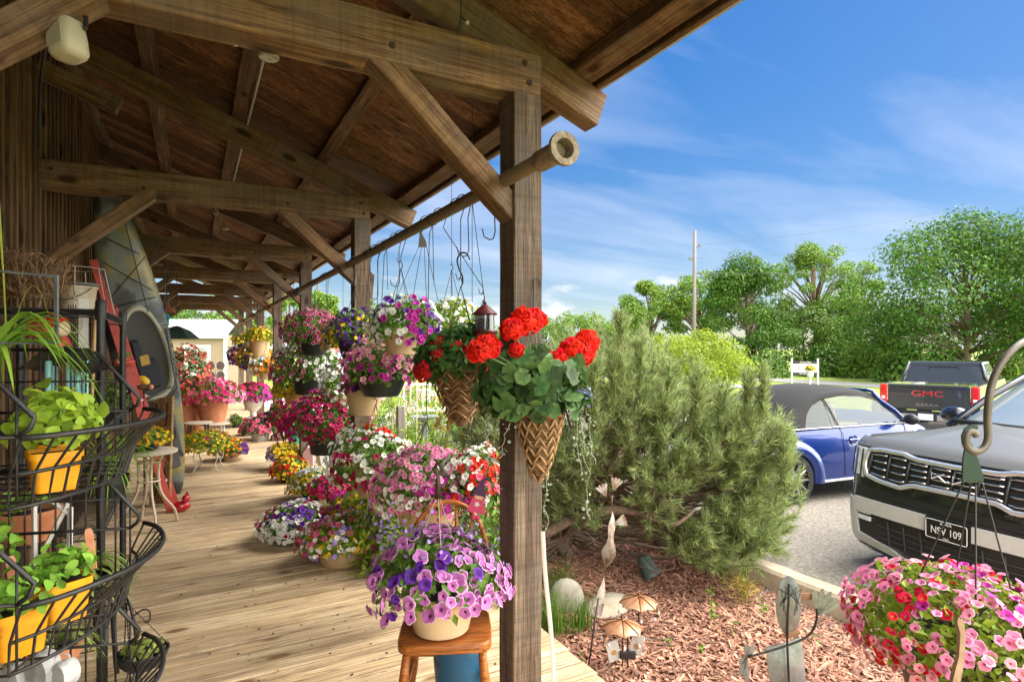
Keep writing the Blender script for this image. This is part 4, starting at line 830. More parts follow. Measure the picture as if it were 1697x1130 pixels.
# white resin hanger of that pot with its thick hook
mb = MB(); top = pc+Vector((0, .04, .60))
for a in (.5, 2.6, 4.4): mb.tube([pc+Vector((math.cos(a)*.165, math.sin(a)*.165, .185)), top], .0018, 5)
mb.build('hanger', mat('pale_cord', (.5, .45, .4), rough=.7), cp)
mb = MB(); ax = Vector((CS, -SN, 0)); mb.tube([top+Vector((0, 0, -.03)), top+Vector((0, 0, .04)), top+ax*.0+Vector((0, 0, .075)), top+ax*-.02+Vector((0, 0, .105)), top+ax*-.005+Vector((0, 0, .13)), top+ax*.018+Vector((0, 0, .115)), top+ax*.02+Vector((0, 0, .085))], [.016, .012, .009, .009, .009, .009, .007], 8); mb.build('hook', mat('brown_resin', (.05, .028, .016), rough=.45), cp, smooth=True)
# the small wooden gnome tag hanging before the bow rail
gn = thing('gnome_ornament', 'flat wooden gnome with purple pointed hat and pink dress hung on the chair back', 'ornament', PY(792, 830, 2.66))
gp = PY(792, 830, 2.63); MG = Matrix((Vector((CS, -SN, 0)), Vector((0, 0, 1)), Vector((-SN, -CS, 0)))).transposed().to_4x4(); MG.translation = gp; MG = MG@Matrix.Rotation(R(-12), 4, 'Z'); s_ = .00265
def gpoly(nm, pts, m, z=0):
    mb = MB(); mb.prism([(x*s_, y*s_) for x, y in pts], .004, MG@Matrix.Translation((0, 0, z))); mb.build(nm, m, gn)
gpoly('dress', [(-19, -22), (17, -22), (12, -2), (9, 10), (-9, 10), (-13, -3)], mat('pink_wood', (.62, .06, .14), rough=.6))
gpoly('hat', [(-14, 9), (13, 9), (9, 20), (4, 30), (6, 40), (12, 44), (3, 47), (-3, 38), (-8, 24)], mat('purple_wood', (.075, .022, .095), rough=.6), .002)
gpoly('face', [(-7, 4), (7, 4), (8, 10), (-8, 10)], mat('peach_paint', (.7, .42, .28), rough=.6), .004)
gpoly('flower_motif', [(3*math.cos(a)*(1 if k % 2 else 2)-1, 3*math.sin(a)*(1 if k % 2 else 2)-6) for k, a in enumerate(np.linspace(0, 2*math.pi, 10, endpoint=False))], WHITE, .003)
mb = MB(); mb.tube([MG@Vector((6*s_, 40*s_, 0)), MG@Vector((0, 75*s_, 0))], .001, 4); mb.build('cord', mat('pink_wood', (.62, .06, .14)), gn); [MB().ball(MG@Vector((x*s_, -30*s_, 0)), .012).build('bead', mat('pink_wood', (.62, .06, .14)), gn) for x in (-3, 6)]
bk = thing('blue_bucket', 'blue plastic bucket standing under the wooden chair', 'bucket', (1.13, 2.62, 0))
mb = MB(); mb.lathe([(.001, 0), (.105, 0), (.108, .01), (.13, .29), (.138, .29), (.138, .31), (.128, .31), (.12, .28)], 28, (1.13, 2.62, 0)); mb.build('pail', mat('blue_plastic', (.015, .10, .20), rough=.4), bk, smooth=40)
mb = MB(); mb.tube([(1.13+.137*math.cos(a), 2.62-.03, .27-.10*math.sin(a)) for a in np.linspace(0, math.pi, 12)], .003, 5); mb.build('handle', WIRE, bk)
# ---------------- cones of wicker
WICK = mat('wicker', (.16, .08, .032), (.30, .17, .08), 30, .8, island=.3)
def cone(px, py, hw, Lpx, X, label, kinds, n, hang, seed, red=True, lm=G3):
    p = PX(px, py, X); zc = zc_of(p); r = hw/F*zc; Ln = Lpx/F*zc; t = thing('cone_basket', label, 'flower basket', (p.x, p.y, p.z-Ln), 0, 'wicker cone baskets')
    mb = MB(); nr = int(Ln/.0105); rs = rng(seed)
    for i in range(nr):
        f = i/nr; rr = r*(.10+.90*(1-f)**.9); mb.tube([(p.x+math.cos(a)*rr, p.y+math.sin(a)*rr, p.z-f*Ln+rs.normal(0, .0012)) for a in np.linspace(0, 2*math.pi, 22, endpoint=False)], .0058, 5, closed=True)
    w = mb.build('wicker_cone', WICK, t, smooth=True)
    mb = MB()
    for j in range(7):
        f = .03+.13*j; rr = r*(.10+.90*(1-f)**.9)+.008; nn = max(4, int(14*(1-f)))
        for k in range(nn):
            a0 = 2*math.pi*(k+.5*(j % 2))/nn; da = 2*math.pi/nn*.5
            mb.tube([(p.x+math.cos(a0+u*da)*(rr+.006*(1-abs(u))), p.y+math.sin(a0+u*da)*(rr+.006*(1-abs(u))), p.z-f*Ln-.045*abs(u)) for u in (-1, -.4, .0, .4, 1)], [.004, .006, .006, .006, .004], 5)
    mb.build('weave_strands', mat('pale_wicker', (.26, .145, .06), (.38, .24, .115), 30, .75, island=.25), w, smooth=True)
    mb = MB(); mb.tube([(p.x+math.cos(a)*(r+.006), p.y+math.sin(a)*(r+.006), p.z+.006+.006*math.sin(a*9)) for a in np.linspace(0, 2*math.pi, 36, endpoint=False)], .012, 6, closed=True); mb.build('rim', WICK, t, smooth=True)
    return t, p, r
t, p, r = cone(763, 612, 50, 95, 1.30, 'wicker cone of red verbena hanging from the pipe left of the near post', 0, 0, True, 61)
planting(t, p+Vector((-.03, 0, .04)), r*1.45, r*1.25, [('red', 1)], 8, .001, G3, ls=.05, nl=1500, lo=-.5, seed=62, amp=.35)
rs = rng(63)
def floret_head(t, c, rad, nrm, m, n=42, fs=.016, name='flower_head', seed=0, flat=.7):
    rs = rng(seed); nrm = Vector(nrm).normalized(); Q = Vector((0, 0, 1)).rotation_difference(nrm).to_matrix()
    d = sph(rs, n, -.25, 1); P = (d*np.array([1, 1, flat])*rad*rs.uniform(.82, 1.05, n)[:, None])@np.array(Q).T; dd = d@np.array(Q).T
    mb = MB(); mb.inst(BLOOM, frames(dd+rs.normal(0, .35, d.shape), rs)*(fs*rs.uniform(.8, 1.2, n))[:, None, None], P+np.array(c)); return mb.build(name, m, t, smooth=False)
RED = [mat('geranium_red_throat', (.34, .004, .006), rough=.5, trans=.25), mat('geranium_red', (.74, .016, .008), rough=.5, island=.25, hue=.008, trans=.4, spec=.2), mat('geranium_red_edge', (.82, .035, .014), rough=.5, island=.2, trans=.4, spec=.2)]
for i in range(15):
    d = sph(rs, 1, -.2, .9)[0]; d = np.array([d[0]*.9-.15, -abs(d[1]), d[2]]); c = np.array(p)+d*np.array([r*1.4, r*1.4, r*1.2]); floret_head(t, c, .034, d, petal_mats('red'), 26, .013, seed=70+i)
hanger(t, p, r, 2.05); longhook(t, p.x, p.y, 2.1, RAILZ)
t, p2, r2 = cone(800, 598, 40, 90, 1.56, 'wicker cone hanging behind the red verbena cone, half hidden by the post', 0, 0, True, 64)
planting(t, p2+Vector((0, 0, .04)), r2*1.2, r2*.8, [('red', 1)], 20, .014, G1, ls=.045, nl=500, lo=-.2, seed=65); hanger(t, p2, r2, 2.0); longhook(t, p2.x, p2.y, 2.05, RAILZ)
# the geranium cone on the near post
gp_ = PY(893, 693, 2.27); t, p, r = cone(893, 688, 36, 112, gp_.x, 'wicker cone of scarlet geraniums hung on the face of the near post', 0, 0, True, 66)
GLEAF = leafm('geranium_leaf', (.05, .115, .03), .6, .015, .25); GL2 = leafm('geranium_leaf_pale', (.14, .19, .09), .25, .015, .3)
def gl_tpl():
    v = [(0, 0, -.02)]; f = []; n = 18
    for r_, z in ((.55, .03), (1.0, .02)):
        for k in range(n):
            a = 2*math.pi*(k+.5)/n-math.pi/2; q = r_*(1+(.07*math.cos(k*math.pi*2/3) if r_ > .9 else 0)); w = .10*math.sin(k*2.1) if r_ > .9 else .05*math.sin(k*2.1)
            v.append((q*math.cos(a), q*math.sin(a)+.1, z*.6+w*.7))
    f = [(0, 1+k, 1+k+1) for k in range(n-1)]+[(1+k, 1+n+k, 1+n+1+k, 2+k) for k in range(n-1)]
    return (v, f, [0 if k < n-1 else 1 for k in range(2*(n-1))])
GL = gl_tpl(); rs = rng(67); cc = np.array(p+Vector((-.04, 0, .12)))
d = sph(rs, 190, -.65, .95); d[:, 1] -= .25; sc = np.array([.26, .15, .18]); rt = Matrix.Rotation(-TH, 3, 'Z')
Pl = (d*sc*rs.uniform(.6, 1.0, 190)[:, None])@np.array(rt).T+cc; dw = (d+rs.normal(0, .55, d.shape)+np.array([0, -.25, .2]))@np.array(rt).T
mb = MB(); mb.inst(GL, frames(dw, rs)*rs.uniform(.026, .054, 190)[:, None, None], Pl)
for q in Pl[::2]: mb.tube([cc+np.array([0, 0, -.05]), (cc+q)/2, q], .0022, 4, 0)
mb.build('leaves', [GLEAF, leafm('geranium_leaf_rim', (.075, .15, .045), .4, .015, .25)], t, smooth=True)
rtv = Vector((CS, -SN, 0)); heads = [(868, 536, .066, .0), (805, 577, .058, -.02), (955, 585, .074, .0), (925, 600, .05, .0), (848, 546, .045, .02), (792, 583, .045, 0), (972, 566, .05, 0), (856, 580, .022, 0), (885, 530, .045, .01)]
mb = MB()
for i, (hx, hy, hr, dz_) in enumerate(heads):
    q = PY(hx, hy, p.y-.07-dz_); floret_head(t, q, hr, (rtv*((hx-885)/160)+Vector((-.25, -.75, .75))), RED, int(40+hr*800), .0205, seed=90+i, flat=.9)
    mb.tube([Vector(cc), (Vector(cc)+q)/2+Vector((0, -.03, .02)), q], .0035, 5)
mb.build('flower_stalks', leafm('geranium_stalk', (.20, .26, .10), .1), t)
rs = rng(95); mb = MB()                                                              # trailing silver vine, three strands
tl = ([(0, 0, 0), (.5, .35, .05), (.45, .8, 0), (0, 1, -.1), (-.45, .8, 0), (-.5, .35, .05)], [(0, 1, 2, 3, 4, 5)], [0])
for (sx, sy, ex, ey) in ((962, 690, 975, 860), (975, 690, 985, 770), (955, 700, 960, 790), (800, 690, 826, 810), (842, 700, 830, 760), (905, 760, 905, 880), (812, 690, 806, 760), (970, 680, 962, 740)):
    a_, b_ = PY(sx, sy, p.y-.03), PY(ex, ey, p.y-.02); pts = [a_.lerp(b_, k/9)+Vector((rs.normal(0, .007), rs.normal(0, .007), 0)) for k in range(10)]; mb.tube(pts, .0014, 4, 1)
    for k in range(int(26*(b_-a_).length/.3)):
        f = rs.uniform(0, 1); q = a_.lerp(b_, f); mb.inst(tl, frames(rs.normal(0, 1, (1, 3)), rs)*rs.uniform(.008, .019), [np.array(q)+rs.normal(0, .007+.012*(1-f), 3)])
mb.build('trailing_vine', [G4, mat('pale_stem', (.4, .42, .3), rough=.7)], t)
rs = rng(96); mb = MB(); q0 = PY(968, 655, p.y-.02); mb.inst(PANSY, frames(rs.normal(0, 1, (26, 3)), rs)*.009, np.array(q0)+rs.normal(0, .018, (26, 3))); mb.build('blue_blossoms', [mat('throat_blue', (.5, .5, .6)), mat('petal_blue', (.22, .24, .68), rough=.6, island=.2, trans=.3), mat('petal_blue2', (.28, .30, .72), rough=.6, trans=.3)], t)
mb = MB(); hk = PY(886, 470, PY0-.012); mb.tube([PY(884, 520, PY0-.02), hk+Vector((-.006, 0, -.01)), hk+Vector((-.004, 0, .02)), hk+Vector((.014, 0, .028)), hk+Vector((.03, 0, .012)), hk+Vector((.03, 0, -.012))], .0035, 6); mb.tube([PY(884, 520, PY0-.02), p+Vector((-r*.8, .02, 0))], .0012, 4); mb.tube([PY(884, 520, PY0-.02), p+Vector((r*.8, .02, 0))], .0012, 4); mb.build('hook', WIRE, t)
# ---------------- right hand basket on its crook
q = D(1580, 1040, 1.9); rb = thing('hanging_basket', 'close basket of candy pink and red calibrachoa on a black crook in the bed', 'flower basket', (q.x, q.y, q.z-.25), 0, 'flower baskets hanging from the pipe')
rb['group'] = 'flower baskets hanging from the pipe'
make_pot(rb, q+Vector((.03, 0, -.06)), 'plain', .185, .21, mat('dark_brown_pot', (.035, .024, .018), rough=.45))
planting(rb, q+Vector((0.03, 0, -.02)), .315, .19, [('candy', .50), ('cherry', .30, .95), ('pink', .32), ('magenta', .12)], 620, .0185, G2, ls=.032, nl=2600, lo=-.55, seed=107, amp=.2, seeds_per=9)
htop = D(1612, 800, 1.9); mb = MB()
for a in (.6, 2.2, 3.8, 5.4): mb.tube([q+Vector((.03+math.cos(a)*.18, math.sin(a)*.18, -.06)), htop+Vector((math.cos(a)*.025, math.sin(a)*.025, 0))], .0028, 5)
mb.build('hanger_wires', WIRE, rb)
mb = MB(); MH = Matrix((rtv, Vector((0, 0, 1)), Vector((-SN, -CS, 0)))).transposed().to_4x4(); MH.translation = htop; u = 1.9/F
pl_ = [(-18, 0), (-14, 4), (-8, 0), (-2, 4), (4, 0), (10, 4), (16, 0), (17, 10), (8, 38), (0, 58), (-6, 70), (-6, 80), (0, 88), (8, 90), (6, 96), (-4, 97), (-14, 90), (-19, 78), (-18, 66), (-14, 56), (-17, 40), (-18, 15)]
mb.prism([(x*u, y*u) for x, y in pl_], .006, MH); mb.build('hanger_hook', mat('dark_green_plastic', (.010, .030, .022), rough=.35), rb)
mb = MB(); MT = Matrix((rtv, Vector((0, 0, 1)), Vector((-SN, -CS, 0)))).transposed().to_4x4(); MT.translation = D(1585, 1085, 1.58); MT = MT@Matrix.Rotation(R(-7), 4, 'Z')
mb.prism([(-.009, -.10), (.012, -.10), (.017, -.03), (.015, .04), (.005, .09), (-.012, .105), (-.014, .09), (-.002, .06), (.002, 0), (-.006, -.06)], .012, MT); mb.build('hanger_clip', mat('brown_resin_clip', (.26, .15, .09), (.40, .27, .18), 15, .5), rb, smooth=30)
sh = thing('shepherd_hook', 'grey iron shepherd crook holding the candy pink basket', 'plant hook', D(1760, 1130, 2.0))
cr = [D(1790, 1500, 2.0), D(1790, 900, 2.0), D(1790, 640, 2.0), D(1775, 585, 2.0), D(1740, 562, 1.96), D(1700, 565, 1.92), D(1672, 585, 1.9), D(1653, 612, 1.9), D(1641, 645, 1.9), D(1636, 690, 1.9), D(1637, 725, 1.9), D(1630, 742, 1.9), D(1616, 748, 1.9), D(1604, 742, 1.9), D(1600, 730, 1.9), D(1603, 717, 1.9), D(1612, 715, 1.9), D(1618, 722, 1.9)]
def smooth_path(P, k=4):
    P = [Vector(p) for p in P]; out = []
    for i in range(len(P)-1):
        a, b, c, d = P[max(0, i-1)], P[i], P[i+1], P[min(len(P)-1, i+2)]
        for j in range(k):
            t = j/k; out.append(.5*((2*b)+(c-a)*t+(2*a-5*b+4*c-d)*t*t+(3*b-a-3*c+d)*t**3))
    return out+[P[-1]]
mb = MB(); mb.tube(smooth_path(cr), .0115, 8); mb.build('crook', mat('grey_iron', (.10, .085, .07), (.16, .14, .115), 12, .5, .4, bump=.1), sh, smooth=True)
# ---------------- the pine
pn = thing('pine_shrub', 'sprawling green pine shrub with long needles and bare low branches', 'shrub', (3.35, 4.85, -.32))
rs = rng(120); pcn = Vector((3.55, 4.45, .62)); rt3 = np.array([CS, -SN, 0]); fw3 = np.array([SN, CS, 0])
base = Vector((3.2, 4.75, -.32)); shoots = []; mbb = MB()
BARK = mat('pine_bark', (.13, .085, .055), (.24, .17, .12), 25, .9, bump=.5)
trunk = smooth_path([base, base+Vector((-.15, -.1, .25)), base+Vector((.1, -.1, .55)), base+Vector((.25, -.2, .95))]); mbb.tube(trunk, np.linspace(.085, .04, len(trunk)), 8)
nb = 0
while nb < 126:
    d = sph(rs, 1, -.50, 1)[0]; u_ = d[0]; v_ = d[1]; 
    if d[2] < -.05 and v_ < .3 and u_ < -.05 and rs.rand() < .62: continue
    k = rs.uniform(.80, 1.04); off = rt3*u_*1.42*k+fw3*v_*1.0*k; hz = 1.02 if d[2] > 0 else .95
    tip = pcn+Vector(off)+Vector((0, 0, d[2]*hz*k-.34*max(0, u_)+.12*max(0, -u_)))
    if -.1 < tip.z < .42 and -.45 < u_ < .45 and v_ < .6 and rs.rand() < .75: nb += .25; continue
    if tip.z < -.2: tip.z = -.2+rs.uniform(0, .1)
    if tip.x < 1.95: continue
    st = trunk[rs.randint(3, len(trunk))]; mid = st.lerp(tip, .55)+Vector((0, 0, -.12+.05*rs.normal())); 
    path = smooth_path([st, mid, tip, tip+Vector((0, 0, .10))], 6); mbb.tube(path, np.linspace(.022, .004, len(path)), 5)
    for j in range(rs.randint(13, 20)):
        f = rs.uniform(.50, 1.0); q = path[int(f*(len(path)-1))]; o = Vector(rs.normal(0, .085, 3)); dr = (Vector(rs.normal(0, .5, 3))+(tip-st).normalized()*.7+Vector((0, 0, .55))).normalized(); Ls = rs.uniform(.10, .22)
        shoots.append((q+o, dr, Ls)); mbb.tube([q, q+o, q+o+dr*Ls], [.004, .003, .002], 3)
    nb += 1
for (sx, sy, zz, Lh) in ((1030, 580, 4.6, .42), (1015, 610, 4.6, .3), (1062, 600, 4.7, .28), (1155, 640, 4.6, .25), (1240, 650, 4.6, .22), (1262, 640, 4.6, .25), (1300, 740, 4.7, .2), (985, 640, 4.5, .25), (1110, 630, 4.8, .25), (1195, 665, 4.7, .2)):
    q = D(sx, sy+30, zz); st = q+Vector((0, .1, -.35)); mbb.tube([st, q, q+Vector((0, 0, Lh))], [.005, .004, .002], 5)
    for j in range(24): f = rs.uniform(-1.2, 1); shoots.append((q+Vector((0, 0, f*Lh*.8))+Vector(rs.normal(0, .015, 3)), (Vector(rs.normal(0, .22, 3))+Vector((0, 0, 1))).normalized(), .15))
for (sx, sy, zz) in [(rs.uniform(1215, 1318), rs.uniform(690, 905), rs.uniform(4.6, 5.1)) for _ in range(34)]+[(rs.uniform(1080, 1250), rs.uniform(655, 800), rs.uniform(4.5, 5.0)) for _ in range(30)]+[(rs.uniform(1120, 1312), rs.uniform(850, 945), rs.uniform(4.55, 4.95)) for _ in range(16)]+[(rs.uniform(905, 990), rs.uniform(690, 860), rs.uniform(4.5, 4.9)) for _ in range(14)]:
    tip = D(sx, sy, zz); st = pcn+Vector((.1, -.1, -.3)); path = smooth_path([st, st.lerp(tip, .6)-UPV*.08, tip], 6); mbb.tube(path, np.linspace(.014, .003, len(path)), 5)
    for j in range(11): f = rs.uniform(.72, 1.0); q = path[int(f*(len(path)-1))]; shoots.append((q+Vector(rs.normal(0, .05, 3)), (Vector(rs.normal(0, .45, 3))+(tip-st).normalized()*.7+UPV*.6).normalized(), rs.uniform(.1, .18)))
for i in range(26):                                                                     # dead twigs and low limbs
    a_ = rs.uniform(0, 2*math.pi); tip = base+Vector((math.cos(a_)*rs.uniform(.5, 1.4), -abs(math.sin(a_))*rs.uniform(.3, 1.1), rs.uniform(.05, .55))); mid = base.lerp(tip, .5)+Vector((0, 0, rs.uniform(.0, .2))); pth = smooth_path([base+Vector((0, 0, .2)), mid, tip, tip+Vector((rs.normal(0, .12), rs.normal(0, .12), .08))], 5); mbb.tube(pth, np.linspace(.014, .003, len(pth)), 5)
pth = smooth_path([D(900, 885, 4.9), D(960, 855, 4.9), D(1030, 845, 4.85), D(1085, 860, 4.8), D(1120, 868, 4.7), D(1150, 845, 4.7)], 5); mbb.tube(pth, np.linspace(.05, .012, len(pth)), 7)
mbb.build('branches', BARK, pn, smooth=True)
S0 = np.array([s[0] for s in shoots]); SD = np.array([s[1] for s in shoots]); SL = np.array([s[2] for s in shoots]); K = 52; n = len(shoots)*K
b0 = np.repeat(S0, K, 0); ax = np.repeat(SD, K, 0); t_ = rs.uniform(0, 1, n)*np.repeat(SL, K); pr = rs.normal(size=(n, 3)); pr -= ax*(pr*ax).sum(1, keepdims=True); pr /= np.linalg.norm(pr, axis=1, keepdims=True)
an = rs.uniform(.35, .95, n); nd = ax*np.cos(an)[:, None]+pr*np.sin(an)[:, None]; wv = np.cross(nd, rs.normal(size=(n, 3))); wv /= np.linalg.norm(wv, axis=1, keepdims=True)
b0 = b0+ax*t_[:, None]; ln = rs.uniform(.06, .10, n)[:, None]; w_ = .0036; V = np.stack([b0-wv*w_, b0+wv*w_, b0+nd*ln], 1).reshape(-1, 3)
mb = MB(); mb.raw(V, np.arange(3*n), np.full(n, 3)); mb.build('needles', leafm('pine_needle', (.27, .335, .125), .55, .03, .4), pn)
print('pine', len(shoots))
# ---------------- deciduous trees
def tree(name, label, px, top, hw, zc, m, trunk_h=.25, seed=0, nleaf=9000, ls=.30, ncl=40, base_z=-.6, sparse=0.0, group='trees beyond the road', lowz=.12, bark=None):
    p = D(px, 577, zc); H = HC+(577-top)/F*zc-base_z; rx = hw/F*zc*1.25; t = thing(name, label, 'tree', (p.x, p.y, base_z), 0, group); rs = rng(seed)
    b = Vector((p.x, p.y, base_z)); bark = bark or BARK
    zc0, zr_ = H*(lowz+1)/2, H*(1-lowz)/2
    C = []
    mp_ = name == 'maple_tree'; ncl = int(ncl*(.62 if mp_ else 1.3))
    for i in range(ncl):
        d = sph(rs, 1, -.9, 1)[0]; k = rs.uniform(.45, .92)**.7; prof = 1-.35*max(0, d[2])**2
        C.append((b+Vector((d[0]*rx*k*prof, d[1]*rx*k*prof, zc0+d[2]*zr_*k*.93)), (rs.uniform(.22, .37) if mp_ else rs.uniform(.15, .36))*rx*(1-sparse*.4)))
    mb = MB(); tp = [b, b+Vector((rx*.03, 0, H*.3)), b+Vector((-rx*.02, 0, H*.62)), b+Vector((0, 0, H*.86))]; tp = smooth_path(tp, 5); tr = H*.022; mb.tube(tp, np.linspace(tr, tr*.2, len(tp)), 8); mb.build('trunk', bark, t, smooth=True)
    mb = MB()
    for c, r_ in C:
        hfrac = min(.8, max(.12, (c.z-base_z)/H*.62)); s0 = tp[int(hfrac/.86*(len(tp)-1))]; mb.tube([s0, s0.lerp(c, .55)+Vector((0, 0, .02*H)), c], [tr*.42, tr*.25, tr*.08], 5)
    mb.build('limbs', bark, t, smooth=True)
    mb = MB(); tot = sum(r_**2 for c, r_ in C); nleaf = int(nleaf*2.1); ls = ls*.68
    for c, r_ in C:
        k = int(nleaf*r_**2/tot); d = sph(rs, k, -1, 1); P = d*(r_*rs.uniform(.6, 1.04, k)*lump(rs, d, .32))[:, None]*np.array([1, 1, .72])+np.array(c)
        mb.inst(LEAF, frames(d*np.array([.6, .6, .9])+rs.normal(0, .5, d.shape)+np.array([0, 0, .35]), rs)*(ls*rs.uniform(.6, 1.3, k))[:, None, None], P)
    mb.build('crown', m, t); return t
TM = leafm('maple_leaf', (.075, .165, .018), .40, .025, .25); TL = leafm('light_leaf', (.16, .27, .035), .4, .03, .3); TY = leafm('golden_leaf', (.27, .35, .035), .35, .02, .45); TD = leafm('hedge_leaf', (.10, .19, .027), .45, .03, .25)
tree('maple_tree', 'big dense dark green maple filling the right edge of the view', 1600, 345, 150, 40, TM, seed=201, nleaf=20000, ls=.34, ncl=70, lowz=.05)
tree('maple_tree', 'maple cut by the right edge of the picture behind the SUV', 1765, 372, 110, 44, TM, seed=202, nleaf=9000, ls=.36, ncl=40, lowz=.05)
tree('ash_tree', 'tall airy tree rising highest left of the big maple', 1350, 390, 62, 56, TL, seed=203, nleaf=6500, ls=.34, ncl=34, sparse=.6, lowz=.25)
tree('ash_tree', 'sparse tree with bare twigs between the airy tree and the big maple', 1425, 418, 45, 58, TL, seed=204, nleaf=2600, ls=.32, ncl=22, sparse=.8, lowz=.3)
tree('maple_tree', 'full green tree right of the utility pole', 1238, 428, 72, 50, TM, seed=205, nleaf=10000, ls=.36, ncl=44, lowz=.05)
tree('ash_tree', 'light green tree standing behind the utility pole', 1160, 442, 52, 60, TL, seed=206, nleaf=5500, ls=.38, ncl=32, sparse=.4, lowz=.2)
tree('ash_tree', 'light green tree left of the utility pole above the golden tree', 1078, 458, 48, 60, TL, seed=207, nleaf=5500, ls=.38, ncl=32, sparse=.4, lowz=.15)
tree('golden_tree', 'low rounded golden weeping tree behind the pine', 1150, 545, 76, 31, TY, seed=208, nleaf=9000, ls=.22, ncl=44, lowz=.0)
tree('maple_tree', 'mid green tree behind the real estate sign', 1330, 500, 70, 54, TD, seed=209, nleaf=6500, ls=.36, ncl=36, lowz=.0)
tree('ash_tree', 'yellow green tree right of the sign below the sparse tree', 1420, 500, 55, 52, TL, seed=210, nleaf=6500, ls=.34, ncl=36, lowz=.0)
# the far tree line, one tree after another
for i, (px, top, hw, zc) in enumerate([(962, 512, 46, 72), (905, 528, 45, 78), (1018, 525, 40, 74), (842, 535, 50, 80), (770, 530, 48, 84), (700, 540, 44, 86), (640, 530, 42, 80), (560, 505, 34, 58), (527, 445, 30, 44), (480, 465, 30, 50), (612, 490, 34, 60), (398, 485, 34, 55), (350, 488, 40, 62), (300, 485, 40, 60), (255, 485, 36, 64)]):
    lab = ['round pale tree on the skyline right of the near post', 'low green tree on the skyline behind the geranium', 'pale tree on the skyline left of the pine spire', 'far green tree behind the near post', 'far low tree under the bird feeder', 'far low tree behind the red verbena', 'far low tree behind the white petunia basket', 'pale tree seen right of the second post', 'thin light green tree seen between the second and third posts', 'light green tree seen between the third and brown posts', 'pale tree behind the upper pansy basket', 'bright tree at the right corner of the shed', 'tree over the right half of the shed roof', 'tree over the middle of the shed roof', 'tree over the left end of the shed roof'][i]
    tree('ash_tree', lab, px, top, hw, zc, (TL, TD)[i % 3 == 1], seed=230+i, nleaf=2600, ls=.45, ncl=20, lowz=.0, group='trees on the far skyline')
# undergrowth along the far verge, one bush after another
bl = ['dark bush', 'pale bush', 'bright bush', 'round bush', 'low bush', 'tall bush', 'dense bush', 'leafy bush']
for i, (px, top, hw, zc, where) in enumerate([(1275, 575, 40, 47, 'left of the sign'), (1365, 570, 42, 49, 'right of the sign'), (1430, 565, 45, 47, 'under the sparse tree'), (1500, 575, 45, 41, 'above the pickup tailgate'), (1570, 560, 50, 46, 'behind the pickup cab'), (1660, 565, 60, 45, 'at the foot of the big maple'), (1225, 590, 35, 50, 'right of the golden tree'), (1060, 580, 45, 55, 'left of the golden tree')]):
    p = D(px, 577, zc); H = HC+(577-top)/F*zc+.6; rx = hw/F*zc; t = thing('verge_bush', f'{bl[i]} {where} across the road', 'bush', (p.x, p.y, -.6), 0, 'bushes along the far verge'); rs = rng(260+i)
    mb = MB(); k = 3200; d = sph(rs, k, -.1, 1); P = d*(lump(rs, d, .35)*rs.uniform(.6, 1.05, k))[:, None]*np.array([rx, rx*.7, H])+np.array([p.x, p.y, -.6]); mb.inst(LEAF, frames(d+rs.normal(0, .6, d.shape), rs)*(.30*rs.uniform(.6, 1.3, k))[:, None, None], P); mb.build('foliage', (TD, TM, TL)[i % 3], t)
    mb = MB(); [mb.tube([(p.x+rs.normal(0, .2), p.y, -.6), (p.x+q[0]*.4, p.y+q[1]*.3, -.6+H*.3), (p.x+q[0]*.7*rx, p.y+q[1]*.5*rx, -.6+H*.7*abs(q[2])+.2)], [.05, .04, .02], 5) for q in sph(rs, 7, .2, 1)]; mb.build('stems', BARK, t)
# ================================================================== things under the porch roof
AX = Vector((CS, -SN, 0)); FW = Vector((SN, CS, 0)); UP = Vector((0, 0, 1))
def face_cam(loc, yaw=0):                    # local x right, y up, z towards the viewer's side
    M = Matrix((AX, UP, -FW)).transposed().to_4x4(); M.translation = loc; return M@Matrix.Rotation(yaw, 4, 'Y')
# ---- hanging pipe
pr_ = thing('hanging_pipe', 'rusty steel pipe with a flanged open end running along the posts as a hanging rail', 'pipe', (RAILX, 2, RAILZ))
mb = MB(); mb.tube([(RAILX, y, RAILZ+.004*math.sin(y)) for y in np.linspace(1.98, 20.5, 40)], .033, 14); mb.build('pipe', PIPEM, pr_, smooth=40)
mb = MB(); My = Matrix.Rotation(R(-90), 4, 'X'); mb.lathe([(.040, 0), (.066, .0), (.068, .012), (.066, .02), (.045, .024), (.044, .19), (.038, .20), (.033, .2)], 30, (RAILX, 1.93, RAILZ), M=My); mb.lathe([(.040, .0), (.039, .1), (.001, .1)], 24, (RAILX, 1.93, RAILZ), M=My); mb.build('flange', mat('rusty_flange', (.20, .15, .10), (.36, .30, .23), 40, .8, .1, .5), pr_, smooth=40)
mb = MB()
for y in (8.5, 8.8): mb.lathe([(.034, -.08), (.055, -.07), (.055, .07), (.034, .08)], 16, (RAILX, y, RAILZ), M=My)
mb.tube([(RAILX, 8.42, RAILZ), (RAILX, 8.88, RAILZ)], .046, 12); mb.build('coupling', mat('dark_coupling', (.06, .07, .07), rough=.6), pr_, smooth=40)
HG = 'empty wire hooks on the pipe'
def empty_hook(py_, zl, label, wid=.03):
    t = thing('wire_hook', label, 'hook', (RAILX, py_, RAILZ), 0, HG); mb = MB()
    mb.tube([Vector((RAILX+.042*math.sin(a), py_, RAILZ+.042*math.cos(a))) for a in np.linspace(R(-100), R(95), 9)]+[Vector((RAILX+.025, py_, RAILZ-.08)), Vector((RAILX+.03, py_, zl+.04)), Vector((RAILX+.02, py_, zl+.008)), Vector((RAILX, py_, zl)), Vector((RAILX-wid, py_, zl+.012)), Vector((RAILX-wid-.01, py_, zl+.05))], .0032, 6); mb.build('wire', WIRE, t); return t
def yp(px): return PX(px, 500, RAILX).y
